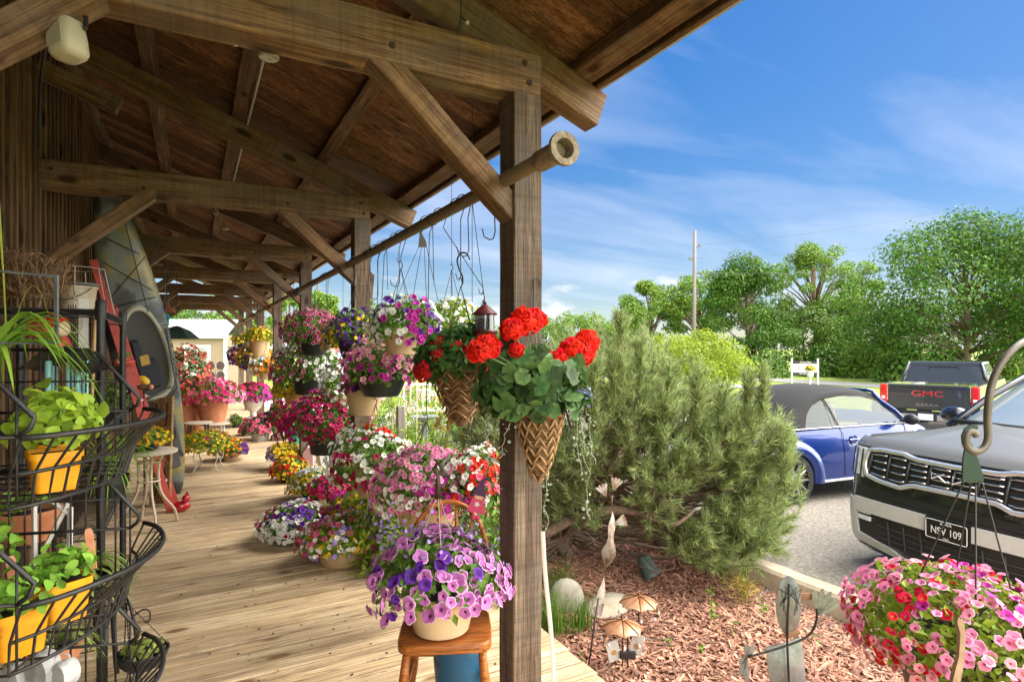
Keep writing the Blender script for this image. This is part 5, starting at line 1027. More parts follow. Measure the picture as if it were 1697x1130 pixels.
empty_hook(yp(811), 2.24, 'empty wire hook nearest the post brace'); empty_hook(yp(768), 2.20, 'wire hook carrying a second S hook left of the feeder')
t = thing('s_hook', 'brown iron S hook hung in the wire hook left of the feeder', 'hook', (RAILX, yp(767), 2.2)); mb = MB(); q = Vector((RAILX-.01, yp(767), 2.215)); mb.tube(smooth_path([q+AX*.045+UP*-.03, q+AX*.03+UP*-.0, q+UP*.005, q+AX*-.022+UP*-.03, q+AX*-.012+UP*-.08, q+AX*.006+UP*-.12, q+AX*.006+UP*-.16]), .0048, 6); mb.build('iron', IRON, t, smooth=True)
empty_hook(yp(655), 2.15, 'empty wire hook over the white petunia basket'); empty_hook(yp(620), 2.1, 'empty wire hook beside the second post'); empty_hook(yp(536), 2.1, 'pale empty wire hook at the third post', .05)
# hanger plate above the white petunia basket
t = thing('hanger_plate', 'grey plastic basket hanger with four wires on the pipe', 'hanger', PX(700, 400, RAILX)); MH2 = face_cam(PX(700, 398, RAILX)); mb = MB(); mb.prism([(-.028, -.045), (.028, -.045), (.022, -.01), (-.004, .04), (.0, .06), (.02, .075), (.03, .09), (.015, .105), (-.01, .10), (-.022, .08), (-.02, .03)], .006, MH2); mb.build('plate', mat('grey_plastic_hanger', (.20, .19, .16), rough=.5), t)
mb = MB(); b_ = PX(690, 500, RAILX)
for k in (-1, -.3, .4, 1): mb.tube([MH2@Vector((.024*k, -.042, 0)), b_+AX*.14*k+FW*(.1*(1-abs(k)))], .002, 4)
mb.build('wires', WIRE, t)
# long thin wires from the pipe down to baskets
for i, (px, yb) in enumerate([(716, 470), (612, 470), (640, 480)]):
    t = thing('hanging_wire', ('wire between the plate and the feeder', 'wire beside the second post', 'slanting wire over the pansy basket')[i], 'wire', PX(px, 440, RAILX)); mb = MB(); y = yp(px); mb.tube([(RAILX, y, RAILZ+.035), (RAILX+.01, y, PX(px, yb, RAILX).z)], .0025, 5); mb.tube([(RAILX+.036*math.cos(a), y, RAILZ+.036*math.sin(a)) for a in np.linspace(0, 6, 12)], .0025, 5); mb.build('wire', WIRE, t)
# ---- bird feeder
bfz = PX(803, 530, 1.36); t = thing('bird_feeder', 'small lantern shaped bird feeder with maroon roof and tray', 'bird feeder', bfz); sc_ = zc_of(bfz)/F
MAR = mat('maroon_metal', (.085, .012, .011), rough=.45); mb = MB(); c_ = bfz
mb.lathe([(.001, 26*sc_), (4*sc_, 25*sc_), (10*sc_, 20*sc_), (21*sc_, 10*sc_), (20*sc_, 8*sc_), (.001, 9*sc_)], 24, c_); mb.ball(c_+UP*28*sc_, 3.2*sc_); mb.build('roof', MAR, t, smooth=40)
mb = MB(); mb.lathe([(16*sc_, 9*sc_), (16*sc_, -20*sc_)], 24, c_); gb = mb.build('seed_tube', glass('feeder_glass', (.10, .11, .12), .08, .75), t, smooth=True)
mb = MB(); mb.lathe([(.001, 2*sc_), (12*sc_, 2*sc_), (14*sc_, -20*sc_), (.001, -20*sc_)], 18, c_); mb.build('seed', mat('bird_seed', (.04, .03, .02), (.12, .09, .06), 120, .9), gb)
mb = MB(); mb.lathe([(.001, -21*sc_), (19*sc_, -21*sc_), (21*sc_, -17*sc_), (22*sc_, -19*sc_), (19*sc_, -25*sc_), (.001, -25*sc_)], 24, c_); mb.build('tray', MAR, t, smooth=40)
mb = MB()
for a in np.linspace(0, 6.28, 4, endpoint=False): mb.tube([c_+Vector((16.5*sc_*math.cos(a), 16.5*sc_*math.sin(a), 9*sc_)), c_+Vector((16.5*sc_*math.cos(a), 16.5*sc_*math.sin(a), -20*sc_))], .0025, 5)
mb.tube([c_+UP*30*sc_, Vector((RAILX, c_.y, RAILZ+.03))], .002, 5); mb.build('frame', WIRE, t)
# ---- fittings on the timbers
t = thing('loudspeaker', 'cream weatherproof loudspeaker mounted under the roof timbers', 'loudspeaker', D(112, 66, 2.0)); mb = MB(); M_ = face_cam(D(112, 66, 2.0), R(-18))@Matrix.Rotation(R(8), 4, 'Z'); G = [[M_@Vector((x*k, (y0_), z*k)) for x, z in rrect(.105, .095, .032, 5)] for k, y0_ in ((.5, -.068), (.85, -.064), (1.0, -.05), (.99, .0), (.9, .045), (.8, .058), (.4, .06))]; mb.grid(G, wrap=True); mb.add(G[0], [tuple(range(len(G[0])))]); mb.add(G[-1], [tuple(range(len(G[0])))[::-1]]); mb.build('case', mat('cream_plastic', (.42, .38, .27), (.47, .43, .31), 8, .45), t, smooth=55); mb = MB(); mb.box(M_@Vector((0, -.002, .047)), (.07, .07, .004), M_, bev=.002); mb.build('front_panel', mat('cream_grille', (.36, .32, .22), (.42, .38, .27), 160, .6, bump=.4), t)
mb = MB(); mb.tube([M_@Vector((-.06, .03, -.02)), M_@Vector((-.045, .10, -.05)), M_@Vector((.03, .10, -.05)), M_@Vector((.058, .03, -.02))], .008, 6); mb.build('bracket', IRON, t)
t = thing('lamp_cable', 'black cable drooping down the barn wall from the loudspeaker', 'cable', D(68, 90, 2.6)); mb = MB(); mb.tube(smooth_path([D(74, 80, 3.4), D(70, 105, 3.5), D(66, 150, 3.6), D(64, 200, 3.7), D(63, 245, 3.7)]), .009, 6); mb.build('cable', GAP, t)
CB = mat('cream_ceramic', (.50, .48, .38), rough=.4)
def fixture(px, py, X, label, s=1.0):
    Z = zr(X)+.085; p = PX(px, py, X); t = thing('light_fixture', label, 'light fixture', p, 0, 'ceiling light fixtures'); mb = MB(); mb.lathe([(.001, 0), (.055*s, .0), (.058*s, .012), (.05*s, .03), (.03*s, .05)], 24, p); mb.build('base', CB, t, smooth=40)
    mb = MB()
    for k in range(18): a = 2*math.pi*k/18; mb.tube([p+Vector((math.cos(a)*.024*s, math.sin(a)*.024*s, -.003)), p+Vector((math.cos(a)*.05*s, math.sin(a)*.05*s, -.003))], .003, 4)
    mb.tube([p+Vector((math.cos(a)*.022*s, math.sin(a)*.022*s, -.004)) for a in np.linspace(0, 6.28, 14, endpoint=False)], .004, 5, closed=True); mb.build('grille', WHITE, t); return p
p = fixture(445, 97, .39, 'round cream ceiling fixture at the near end of the conduit'); t = thing('conduit', 'pale metal conduit running along a purlin to the ceiling fixture', 'conduit', p); mb = MB(); mb.tube([(.425, p.y+.02, zr(.425)+.09), (.425, p.y+5, zr(.425)+.09)], .010, 8); mb.build('conduit', mat('galvanised_conduit', (.5, .5, .47), rough=.4, metal=.5), t, smooth=True)
p = fixture(373, 380, .4, 'small round fixture with a bare bulb farther along the conduit', .8); 
for i, (px, py) in enumerate(((390, 70), (357, 352))):
    p = D(px, py, (2.35, 5.2)[i]); t = thing('cup_hook', ('white cup hook under the nearest tie beam', 'small pale cup hook under the second tie beam')[i], 'hook', p); mb = MB(); r_ = (.015, .02)[i]; mb.tube([p+UP*.05, p+UP*r_]+[p+AX*(r_*math.sin(a))+UP*(r_*math.cos(a)) for a in np.linspace(.2, 4.6, 10)], .0035, 6); mb.build('hook', WHITE, t, smooth=True)
t = thing('light_string', 'dark green string light cord dangling with one clear bulb over the near beam', 'string light', D(763, 20, 2.5)); mb = MB(); mb.tube(smooth_path([D(763, -20, 2.62), D(764, 20, 2.62), D(762, 38, 2.6), D(757, 58, 2.58)]), .004, 5); mb.tube([D(763, 28, 2.61), D(774, 38, 2.6)], .004, 5); c1 = mb.build('cord', mat('green_cord', (.02, .05, .03), rough=.6), t); mb = MB(); mb.ball(D(774, 38, 2.6), .009); mb.build('bulb', CB, t)
# ---- tiered wire stand with herbs
U_ = Vector((.295, .955, 0)); N_ = Vector((.955, -.295, 0)); A_ = Vector((-.345, 1.775, 0)); WD = .61
def SP_(s, n, z): return A_+U_*s+N_*n+UP*z
st = thing('wire_basket_stand', 'black wire stand of tiered open front baskets holding herb tubs', 'plant stand', SP_(.3, -.25, 0))
for ti, z in enumerate((1.50, 1.105, .72, .34)):
    ss = np.linspace(-.02, WD+.06, 17); bul = lambda s, k: k*max(0, math.sin(math.pi*(s+.02)/(WD+.08)))**.7
    rim = [SP_(s, bul(s, .155), z) for s in ss]; mid = [SP_(.02+s*.95, bul(s, .10)-.035, z-.09) for s in ss]; bot = [SP_(.04+s*.88, bul(s, .09)-.05, z-.175) for s in ss]
    mb = MB(); mb.tube(rim, .0075, 8); mb.tube(mid, .005, 6); mb.tube(bot, .0055, 6); bsk = None
    bsk = mb.build('basket', BLACK, st, smooth=True)
    mb = MB()
    for i in range(0, 17): mb.tube([rim[i], mid[i], bot[i]]+([bot[i]+N_*-.36] if i % 2 == 0 else []), .0037, 5)
    for k in range(5): mb.tube([bot[0]+N_*(-.08*k), bot[-1]+N_*(-.08*k)], .0032, 5)
    mb.build('ribs', BLACK, bsk)
    for sd_, s in enumerate((0, WD)):
        mb = MB(); e = .02*(1-2*sd_)
        mb.tube([SP_(s, -.46, z+.205), SP_(s, -.15, z+.205), SP_(s, -.115, z+.19), SP_(s+e*.5, .012, z+.045), SP_(s+e*.3, .005, z+.02), SP_(s, -.02, z)], .0062, 8)
        mb.tube([SP_(s, -.46, z), SP_(s, -.02, z)], .005, 6); mb.tube([SP_(s, -.46, z+.10), SP_(s, -.06, z+.10)], .0035, 6)
        for n_ in np.linspace(-.42, -.02, 10): mb.tube([SP_(s, n_, z-.15), SP_(s, n_, z+.205 if n_ < -.12 else z+.19-(n_+.115)*1.15)], .0032, 5)
        mb.build('side_panel', BLACK, bsk, smooth=True)
    mb = MB()
    for s in np.linspace(0, WD, 8): mb.tube([SP_(s, -.46, z-.175), SP_(s, -.46, z+.205)], .0032, 5)
    for zz in (z-.175, z+.1, z+.205): mb.tube([SP_(0, -.46, zz), SP_(WD, -.46, zz)], .005, 6)
    mb.build('back_panel', BLACK, bsk)
for s in (0, WD):
    mb = MB(); mb.tube([SP_(s, -.46, 0), SP_(s, -.46, 1.72)], .009, 8); mb.build('upright', BLACK, st)
YT = mat('yellow_plastic_tub', (.80, .32, .008), (.84, .38, .015), 5, .35); blotch(YT, 14, .26, .46, (.62, .55, .45))
def tub(p, w, h, rot, label, group='yellow herb tubs', m=YT):
    t = thing('yellow_tub', label, 'tub', p, rot, group); mb = MB(); p = Vector(p); Mr = rotz(rot); G = []
    for k, zz in ((.80, 0), (.83, .008), (.97, h*.84), (1.05, h*.84), (1.06, h), (1.0, h), (.94, h*.9)):
        G.append([p+(Mr@Vector((x*k, y*k, zz))) for x, y in rrect(w, w*.92, w*.16)])
    mb.grid(G, wrap=True); mb.add(G[0], [tuple(range(len(G[0])))[::-1]]); mb.build('tub', m, t, smooth=35)
    mb = MB(); mb.add([q for q in G[-1]], [tuple(range(len(G[0])))]); mb.build('soil', SOIL, t); return t
def herb(t, c, rx, rz, n, ls, m, seed, lo=-.2):
    rs = rng(seed); d = sph(rs, n, lo, 1); P = d*rs.uniform(.5, 1.05, n)[:, None]*np.array([rx, rx, rz])+np.array(c); mb = MB()
    cup = ([(0, 0, 0), (.26, .2, .08), (.36, .5, .12), (.22, .82, .02), (0, 1, -.12), (-.22, .82, .02), (-.36, .5, .12), (-.26, .2, .08), (0, .5, -.02)], [(0, 1, 8), (1, 2, 8), (2, 3, 8), (3, 4, 8), (4, 5, 8), (5, 6, 8), (6, 7, 8), (7, 0, 8)], [0]*8)
    mb.inst(cup, frames(d*np.array([1, 1, .6])+rs.normal(0, .35, d.shape)+np.array([0, 0, .35]), rs)*(ls*rs.uniform(.55, 1.2, n))[:, None, None], P)
    for q in P[::6]: mb.tube([Vector(c)-UP*rz*.6, q], [.003, .002], 4, 1)
    mb.build('herb', [m, STEM], t, smooth=True)
BAS = leafm('basil_leaf', (.38, .54, .06), .3, .015, .4, .35); BALM = leafm('balm_leaf', (.22, .44, .05), .35, .02, .35, .5)
def tagstick(p, h, label, col=(.75, .22, .10)):
    t = thing('plant_tag', label, 'plant tag', p, 0, 'orange plant tags'); M_ = face_cam(Vector(p), .2)@Matrix.Rotation(R(6), 4, 'Z'); mb = MB(); mb.prism([(-.011, 0), (.011, 0), (.011, h*.9), (.006, h), (-.006, h), (-.011, h*.9)], .002, M_); mb.build('stake', mat('orange_tag', (.72, .25, .14), (.78, .40, .25), 30, .5), t); mb = MB(); mb.prism([(-.0095, h*.1), (.0095, h*.1), (.0095, h*.45), (-.0095, h*.45)], .003, M_); mb.build('printed_panel', mat('tag_print', (.30, .40, .06), (.72, .60, .10), 60, .5), t)
B1 = W(90, 812, 1.33); B1.z = 1.333
tu = tub(B1, .112, .105, .3, 'yellow tub of basil nearest in the top wire basket'); herb(tu, B1+UP*.165, .105, .085, 190, .048, BAS, 301)
q = SP_(.36, -.12, 1.333); tu = tub(q, .105, .105, .3, 'yellow tub of basil second in the top wire basket'); herb(tu, q+UP*.16, .10, .10, 130, .052, BAS, 302)
q = SP_(.08, -.25, 1.333); tu = tub(q, .105, .105, .3, 'yellow tub at the left frame edge of the top wire basket'); herb(tu, q+UP*.16, .11, .09, 120, .05, BAS, 303)
tagstick(SP_(.22, -.06, 1.46), .115, 'orange plant tag left of the pair in the basil'); tagstick(SP_(.34, -.07, 1.46), .12, 'orange plant tag right of the pair in the basil')
q = SP_(.32, -.08, .937); tu = tub(q, .115, .115, .55, 'yellow tub of lemon balm front right in the second wire basket'); herb(tu, q+UP*.14, .085, .06, 120, .034, BALM, 304)
q = SP_(.13, -.09, .937); tu = tub(q, .115, .115, .5, 'yellow tub of lemon balm at the left of the second wire basket'); herb(tu, q+UP*.14, .09, .075, 130, .034, BALM, 305)
q = SP_(.30, -.29, .937); tu = tub(q, .115, .115, .5, 'yellow tub of tall balm at the back of the second wire basket'); herb(tu, q+UP*.20, .11, .12, 170, .034, BALM, 306)
tagstick(SP_(.36, -.02, 1.06), .12, 'orange plant tag at the corner of the front balm tub'); tagstick(SP_(.14, -.10, 1.07), .11, 'orange plant tag between the two front balm tubs')
STN = mat('white_washed_wood', (.30, .30, .29), (.46, .46, .45), 30, .8, bump=.3)
for i, (px, py, w) in enumerate(((72, 1112, 30), (108, 1116, 20), (28, 1125, 26))):
    p = D(px, py, 1.72); t = thing('wooden_pumpkin', ('big', 'small', 'low')[i]+' white washed round ornament in the bottom wire basket', 'ornament', p, 0, 'white washed round ornaments'); mb = MB(); M_ = face_cam(p, -.25); r_ = w/F*1.72; mb.lathe([(.001, -.025), (r_*.9, -.025), (r_, -.015), (r_, .015), (r_*.9, .025), (.001, .028)], 26, p, M=M_.to_3x3()@Matrix.Diagonal((.85, 1.15, 1))); mb.build('slice', STN, t, smooth=40); mb = MB(); mb.tube(smooth_path([p+UP*r_*1.1, p+UP*(r_*1.1+.015)+AX*.012, p+UP*(r_*1.1+.02)+AX*-.02, p+UP*r_*1.1+AX*-.03]), .0025, 5); mb.build('twine', mat('pale_cord', (.5, .45, .4)), t)
mb = MB(); q = SP_(.12, -.22, .205); t = thing('straw_bundle', 'bundle of tan straw lying in the bottom wire basket', 'straw', q); rs = rng(311)
for i in range(160): o = Vector(rs.normal(0, 1, 3)*np.array([.08, .06, .03])); dd = (U_*rs.normal(.3, .5)+N_+Vector(rs.normal(0, .2, 3)))*.07; mb.tube([q+UP*.32+o-dd, q+UP*.32+o+dd], .0022, 3)
mb.build('straw', mat('straw', (.50, .33, .13), rough=.8, island=.3), t)
# ---- black shelf unit against the wall
sf = thing('wire_shelf', 'black wire shelving unit with round posts standing against the barn wall', 'shelf', (-.66, 4.1, 0))
Y0_, Y1_, XA, XB, SZ = 3.56, 4.62, -.40, -.93, 1.90
for x in (XA, XB):
    for y in (Y0_, Y1_):
        mb = MB(); mb.tube([(x, y, 0), (x, y, SZ+.05)], .0185, 12); mb.lathe([(.0185, 0), (.024, .0), (.024, .09), (.0185, .1)], 12, (x, y, SZ-.05)); mb.build('post', BLACK, sf, smooth=40)
for k, z in enumerate((SZ, 1.30, .80, .25)):
    mb = MB()
    for zz in (z, z-.035):
        mb.tube([(XA, Y0_, zz), (XA, Y1_, zz), (XB, Y1_, zz), (XB, Y0_, zz)], .004, 6, closed=True)
    for y in np.linspace(Y0_, Y1_, 44): mb.tube([(XA, y, z), (XB, y, z)], .002, 4)
    for x in (-.58, -.76): mb.tube([(x, Y0_, z-.006), (x, Y1_, z-.006)], .003, 5)
    for y in np.linspace(Y0_, Y1_-.05, 22): mb.tube([(XA, y, z-.035), (XA, y+.024, z), (XA, y+.048, z-.035)], .002, 4)
    for x in np.linspace(XB, XA-.05, 11): mb.tube([(x, Y0_, z-.035), (x+.024, Y0_, z), (x+.048, Y0_, z-.035)], .002, 4)
    mb.build('shelf_grid', BLACK, sf)
t = thing('twig_bundle', 'tangled bundle of brown grapevine twigs lying on the wire shelf', 'twigs', D(40, 495, 3.3)); mb = MB(); rs = rng(321); c_ = D(28, 455, 3.3)
for i in range(300):
    a = rs.uniform(0, 6.28); r_ = rs.uniform(.06, .145); x0_, x1_ = sorted(rs.uniform(-.25, .25, 2)); mb.tube([c_+AX*(x0_+(x1_-x0_)*k/4)+UP*(r_*.95*math.sin(a+k*.25*rs.uniform(-1, 1)*3))+FW*(r_*math.cos(a+k*.4)) for k in range(5)], .0026, 4)
mb.build('twigs', mat('twig_brown', (.16, .085, .04), (.30, .18, .10), 20, .8, island=.4), t)
t = thing('old_bucket', 'stained cream bucket with a wire bail standing on the wire shelf', 'bucket', D(126, 497, 3.75)); c_ = D(126, 500, 3.75); c_.z = SZ+.004; mb = MB(); mb.lathe([(.001, 0), (.085, 0), (.11, .18), (.117, .18), (.117, .195), (.108, .195), (.10, .17)], 26, c_); mb.build('pail', mat('stained_cream', (.52, .46, .34), (.36, .27, .17), 7, .6, lo=.45, hi=.7), t, smooth=40); mb = MB(); mb.tube([c_+AX*(.115*math.cos(a))-FW*(.02+.10*math.sin(a))+UP*(.19-.085*math.sin(a)) for a in np.linspace(0, math.pi, 12)], .0025, 5); mb.build('bail', WIRE, t); mb = MB(); mb.lathe([(.09, .19), (.112, .205), (.112, .215), (.09, .21)], 24, c_+AX*.01); mb.build('inner_liner', mat('grey_liner', (.12, .13, .12)), t)
t = thing('wire_plant_cage', 'pale wire plant cage upside down over the shelf bucket', 'plant cage', c_); mb = MB(); mb.tube([c_+Vector((math.cos(a)*.15, math.sin(a)*.15, .31)) for a in np.linspace(0, 6.28, 20, endpoint=False)], .003, 5, closed=True)
for a in (.3, 1.4, 2.6, 3.7, 4.8, 5.7): mb.tube([c_+Vector((math.cos(a)*.15, math.sin(a)*.15, .31)), c_+Vector((math.cos(a)*.21, math.sin(a)*.21, .01))], .003, 5)
mb.build('wire', mat('pale_wire', (.45, .40, .34), rough=.4, metal=.6), t)
# wind chimes of turquoise tubes under a dark cap
t = thing('wind_chime', 'wind chime of five turquoise tubes under a dark scalloped cap', 'wind chime', D(105, 600, 2.75)); TQ = mat('turquoise_tube', (.28, .62, .64), rough=.35); c_ = D(110, 592, 2.75)
capp = []
for i in range(9):
    u = -1+2*i/8; capp.append([c_+AX*(u*.20)+FW*v*.11+UP*(.035*math.cos(u*3.6)+.02*(1-abs(v))-.035*abs(u)) for v in np.linspace(-1, 1, 7)])
mb = MB(); mb.grid(capp); mb.grid([[q-UP*.006 for q in r_] for r_ in capp], flip=True); mb.build('cap', mat('dark_bronze', (.045, .04, .03), rough=.5, metal=.4), t, smooth=True)
for px, yt, r_ in ((80, 598, .014), (90, 606, .011), (115, 596, .015), (129, 608, .012), (141, 598, .012)):
    q = D(px, yt, 2.72+.0015*(px % 7)); mb = MB(); mb.lathe([(r_*.8, -.005), (r_, 0), (r_, -.29), (r_*.8, -.29)], 14, q); mb.lathe([(.001, -.002), (r_*.8, -.002)], 10, q); mb.tube([q, q+UP*.05], .001, 4); mb.build('chime_tube', TQ, t, smooth=40)
# grey frame and spider plants
t = thing('grey_metal_frame', 'square grey metal frame beside the strap leaved plant at the left edge', 'frame', D(40, 570, 1.5)); mb = MB(); mb.tube([D(-40, 446, 1.5), D(93, 458, 1.62), D(93, 568, 1.62), D(-40, 569, 1.5)], .0075, 4, closed=True); mb.build('tube', mat('galvanised_frame', (.12, .13, .14), (.20, .21, .21), 30, .5, .4), t)
STR = leafm('strap_leaf', (.27, .48, .06), .25, .015, .4, .4); VAR = leafm('variegated_leaf', (.30, .40, .10), .3, .02, .4, .45)
def strap_plant(name, label, c, n, L, m, seed, w=.010, up=.55, spread=None, pot=None):
    t = thing(name, label, 'plant', c, 0, 'strap leaved plants'); rs = rng(seed); mb = MB(); c = Vector(c)
    for i in range(n):
        a = rs.uniform(0, 6.28) if spread is None else rs.uniform(*spread); l_ = L*rs.uniform(.6, 1.1); dr = Vector((math.cos(a), math.sin(a), 0)); u0 = rs.uniform(up*.5, up*1.5); ww = w*rs.uniform(.7, 1.2); sdv = Vector((-dr.y, dr.x, 0)); G = []
        for k in range(9):
            f = k/8; p = c+dr*(l_*f*.8)+UP*(l_*(u0*f*2-(u0+.75)*f*f*1.1)); g = ww*(1-f)**.6*(.5+f*1.4 if f < .35 else 1); G.append([p-sdv*g+UP*.002, p-UP*g*.35, p+sdv*g+UP*.002])
        mb.grid(G)
    mb.build('leaves', m, t, smooth=True)
    if pot: make_pot(t, c+UP*.01, 'plain', pot[0], pot[1], pot[2])
    return t
strap_plant('strap_plant', 'bright green strap leaved plant arching over the frame at the left edge', D(-10, 590, 1.55), 55, .30, STR, 331, .008, .6)
strap_plant('spider_plant', 'green spider plant spilling low beside the second shelf post', Vector((-.45, 3.4, .64)), 60, .30, VAR, 332, .011, .5, pot=(.11, .16, DARKP))
strap_plant('spider_plant', 'spider plant with pale striped leaves nearest the deck by the shelf', Vector((-.50, 3.0, .50)), 46, .26, VAR, 333, .012, .45, pot=(.10, .14, TERRA))
strap_plant('spider_plant', 'tall grassy plant between the shelf post and the round table', Vector((-.42, 4.2, .95)), 50, .40, STR, 334, .007, .8, pot=(.09, .13, DARKP))
t = strap_plant('tall_stalk_plant', 'tall yellow green grass stalk rising at the left frame edge', D(12, 600, 1.75), 7, .5, leafm('yellow_stalk', (.35, .42, .06)), 335, .0028, 1.5)
for i, (px, py, Z_, r_) in enumerate(((178, 668, 1.33, .085), (186, 690, 1.31, .07), (160, 655, 1.33, .07))):
    p = D(px, py, 4.0); t = thing('herb_pot', ('leafy', 'fine leaved', 'small green')[i]+' herb pot on the wire shelf behind the chimes', 'flower pot', p, 0, 'herb pots on the wire shelf'); make_pot(t, p, 'plain', r_, .10, DARKP); herb(t, p+UP*.07, r_*1.3, .10, 260, .028, leafm('thyme_leaf', (.16, .22, .05)), 340+i)
p = D(45, 868, 2.75); t = thing('strawberry_pot', 'scalloped terracotta pot of seedlings on the shelf behind the wire stand', 'flower pot', p); make_pot(t, p+UP*.07, 'bowl', .13, .15, TERRA); herb(t, p+UP*.10, .10, .05, 60, .04, BALM, 345)
for i, (x0_, x1_) in enumerate(((48, 92), (108, 130))): pass
t = thing('white_easel', 'white painted wooden easel legs behind the wire stand', 'easel', W(85, 1070, 0)); mb = MB()
for a, b in (((56, 835), (58, 1060)), ((116, 840), (112, 1075)), ((112, 835), (62, 930)), ((88, 832), (112, 850))): mb.tube([D(*a, 2.6), D(*b, 2.6)], .011, 4)
mb.build('legs', WHITE, t)
t = thing('shovel_board', 'dark board with white lettering standing low on the deck behind the wire stand', 'sign', W(170, 1062, 0)); M_ = face_cam(D(165, 1018, 3.2), R(-50)); mb = MB(); mb.box(M_.translation, (.62, .075, .018), M_); mb.build('board', mat('charcoal_board', (.06, .06, .06), (.10, .10, .09), 20, .8), t); text('lettering', 'tea   r   5   m', .075, M_@Matrix.Translation((0, 0, .011)), WHITE, t, .001)
mb = MB(); [mb.tube([M_@Vector((x, -.04, 0)), M_@Vector((x, -.28, 0))], .008, 5) for x in (-.28, .28)]; mb.build('legs', IRON, t)
# garden figure: red hat and scarf, cream face
p = D(98, 545, 2.9); t = thing('garden_figure', 'red hatted garden figure with a cream face under the top shelf', 'ornament', p); mb = MB(); mb.ball(p, .045); mb.build('head', mat('cream_face', (.66, .50, .34), rough=.6), t, smooth=True); mb = MB(); mb.lathe([(.05, -.0), (.044, .02), (.02, .06), (.001, .075)], 16, p+UP*.02, M=Matrix.Rotation(R(-35), 4, 'Y')); mb.build('hat', mat('tomato_red', (.55, .03, .02), rough=.45), t, smooth=40)
mb = MB(); mb.lathe([(.035, 0), (.055, -.05), (.045, -.13), (.001, -.13)], 16, p-UP*.04); mb.build('coat', mat('tomato_red', (.55, .03, .02)), t, smooth=40); mb = MB(); [mb.ball(p-FW*.043+AX*x, .006) for x in (-.014, .014)]; mb.build('eyes', GAP, t)
p = D(62, 540, 3.5); t = thing('red_lantern', 'red metal lantern box behind the strap leaves', 'lantern', p); mb = MB(); mb.box(p, (.09, .09, .13), bev=.01); mb.build('box', mat('tomato_red', (.55, .03, .02)), t); mb = MB(); mb.lathe([(.06, 0), (.02, .035), (.001, .045)], 4, p+UP*.065); mb.build('roof', mat('tomato_red', (.55, .03, .02)), t)
t = thing('wire_hoop', 'white wire hoop with dark cords hanging from the shelf edge', 'hoop', D(122, 535, 3.3)); mb = MB(); mb.tube([D(122, 535, 3.3)+AX*.055*math.cos(a)+UP*.055*math.sin(a) for a in np.linspace(2.4, 7.0, 16)], .004, 6); mb.build('hoop', WHITE, t); mb = MB(); [mb.tube([D(113+k*4, 505, 3.35), D(116+k*3, 575, 3.35)], .003, 4) for k in range(4)]; mb.build('cords', WIRE, t)
t = thing('white_post_board', 'narrow white board and bamboo cane leaning behind the chimes', 'board', D(138, 545, 3.4)); mb = MB(); mb.box(D(138, 560, 3.4), (.045, .02, .45)); mb.build('board', WHITE, t); mb = MB(); mb.tube([D(158, 510, 3.45), D(150, 700, 3.3)], .009, 8); mb.build('cane', mat('bamboo', (.45, .28, .12), (.55, .38, .2), 30), t)
# crescent planter on its curved stand
p = W(225, 1115, 0); t = thing('crescent_planter', 'black curved stand with a chained half bowl of succulents', 'planter', p); c_ = D(236, 1078, 3.0)
mb = MB(); mb.tube(smooth_path([p+AX*-.10, D(190, 1075, 3.05), D(188, 1010, 3.05), D(205, 985, 3.05), D(217, 1010, 3.0), D(224, 1050, 3.0), D(226, 1095, 3.0), p+AX*.03]), .012, 8, flat=.6); mb.tube(smooth_path([D(215, 1025, 3.0), D(235, 1010, 2.98), D(247, 1012, 2.98), D(247, 1028, 2.98), D(238, 1030, 2.98)]), .004, 6); mb.build('stand', BLACK, t, smooth=True)
mb = MB(); G = [[c_+Vector((math.cos(a)*.115*math.sin(b), math.sin(a)*.115*math.sin(b), -.10*math.cos(b))) for a in np.linspace(0, 2*math.pi, 24, endpoint=False)] for b in np.linspace(.02, math.pi/2, 8)]; mb.grid(G, wrap=True); mb.tube([c_+Vector((math.cos(a)*.115, math.sin(a)*.115, 0)) for a in np.linspace(0, 6.28, 24, endpoint=False)], .006, 6, closed=True); mb.build('bowl', BLACK, t, smooth=True)
herb(t, c_+UP*.01, .10, .05, 120, .035, leafm('succulent_leaf', (.30, .36, .08), .3), 351)
mb = MB()
for a in (0.2, 2.4, 4.3):
    q0, q1 = D(209, 998, 3.02), c_+Vector((math.cos(a)*.115, math.sin(a)*.115, 0))
    for k in range(16): f = k/16; q = q0.lerp(q1, f); mb.tube([q, q0.lerp(q1, f+.05)], .0034, 4)
mb.build('chain', IRON, t)
# ---- round table with beige tube legs, orange flower bowl
p = W(246, 872, 0); t = thing('round_table', 'small round table with a stone top and beige bent tube legs', 'table', p); BEI = mat('beige_tube', (.55, .44, .33), rough=.4)
mb = MB(); mb.lathe([(.001, 0), (.235, 0), (.245, .008), (.245, .026), (.235, .032), (.001, .032)], 40, p+UP*.70); mb.build('top', mat('stone_top', (.42, .35, .26), (.50, .43, .33), 60, .7, bump=.2), t, smooth=40)
for k in range(4):
    a = R(45+90*k)-TH; dr = Vector((math.cos(a), math.sin(a), 0)); mb = MB(); mb.tube(smooth_path([p+dr*.13+UP*.70, p+dr*.09+UP*.60, p+dr*.085+UP*.42, p+dr*.12+UP*.28, p+dr*.22+UP*.13, p+dr*.25+UP*.0]), .013, 8); mb.build('leg', BEI, t, smooth=True)
mb = MB()
for zz in (.62, .44): mb.tube([p+Vector((math.cos(a)*.092, math.sin(a)*.092, zz)) for a in np.linspace(0, 6.28, 16, endpoint=False)], .009, 6, closed=True)
mb.build('ring', BEI, t, smooth=True)
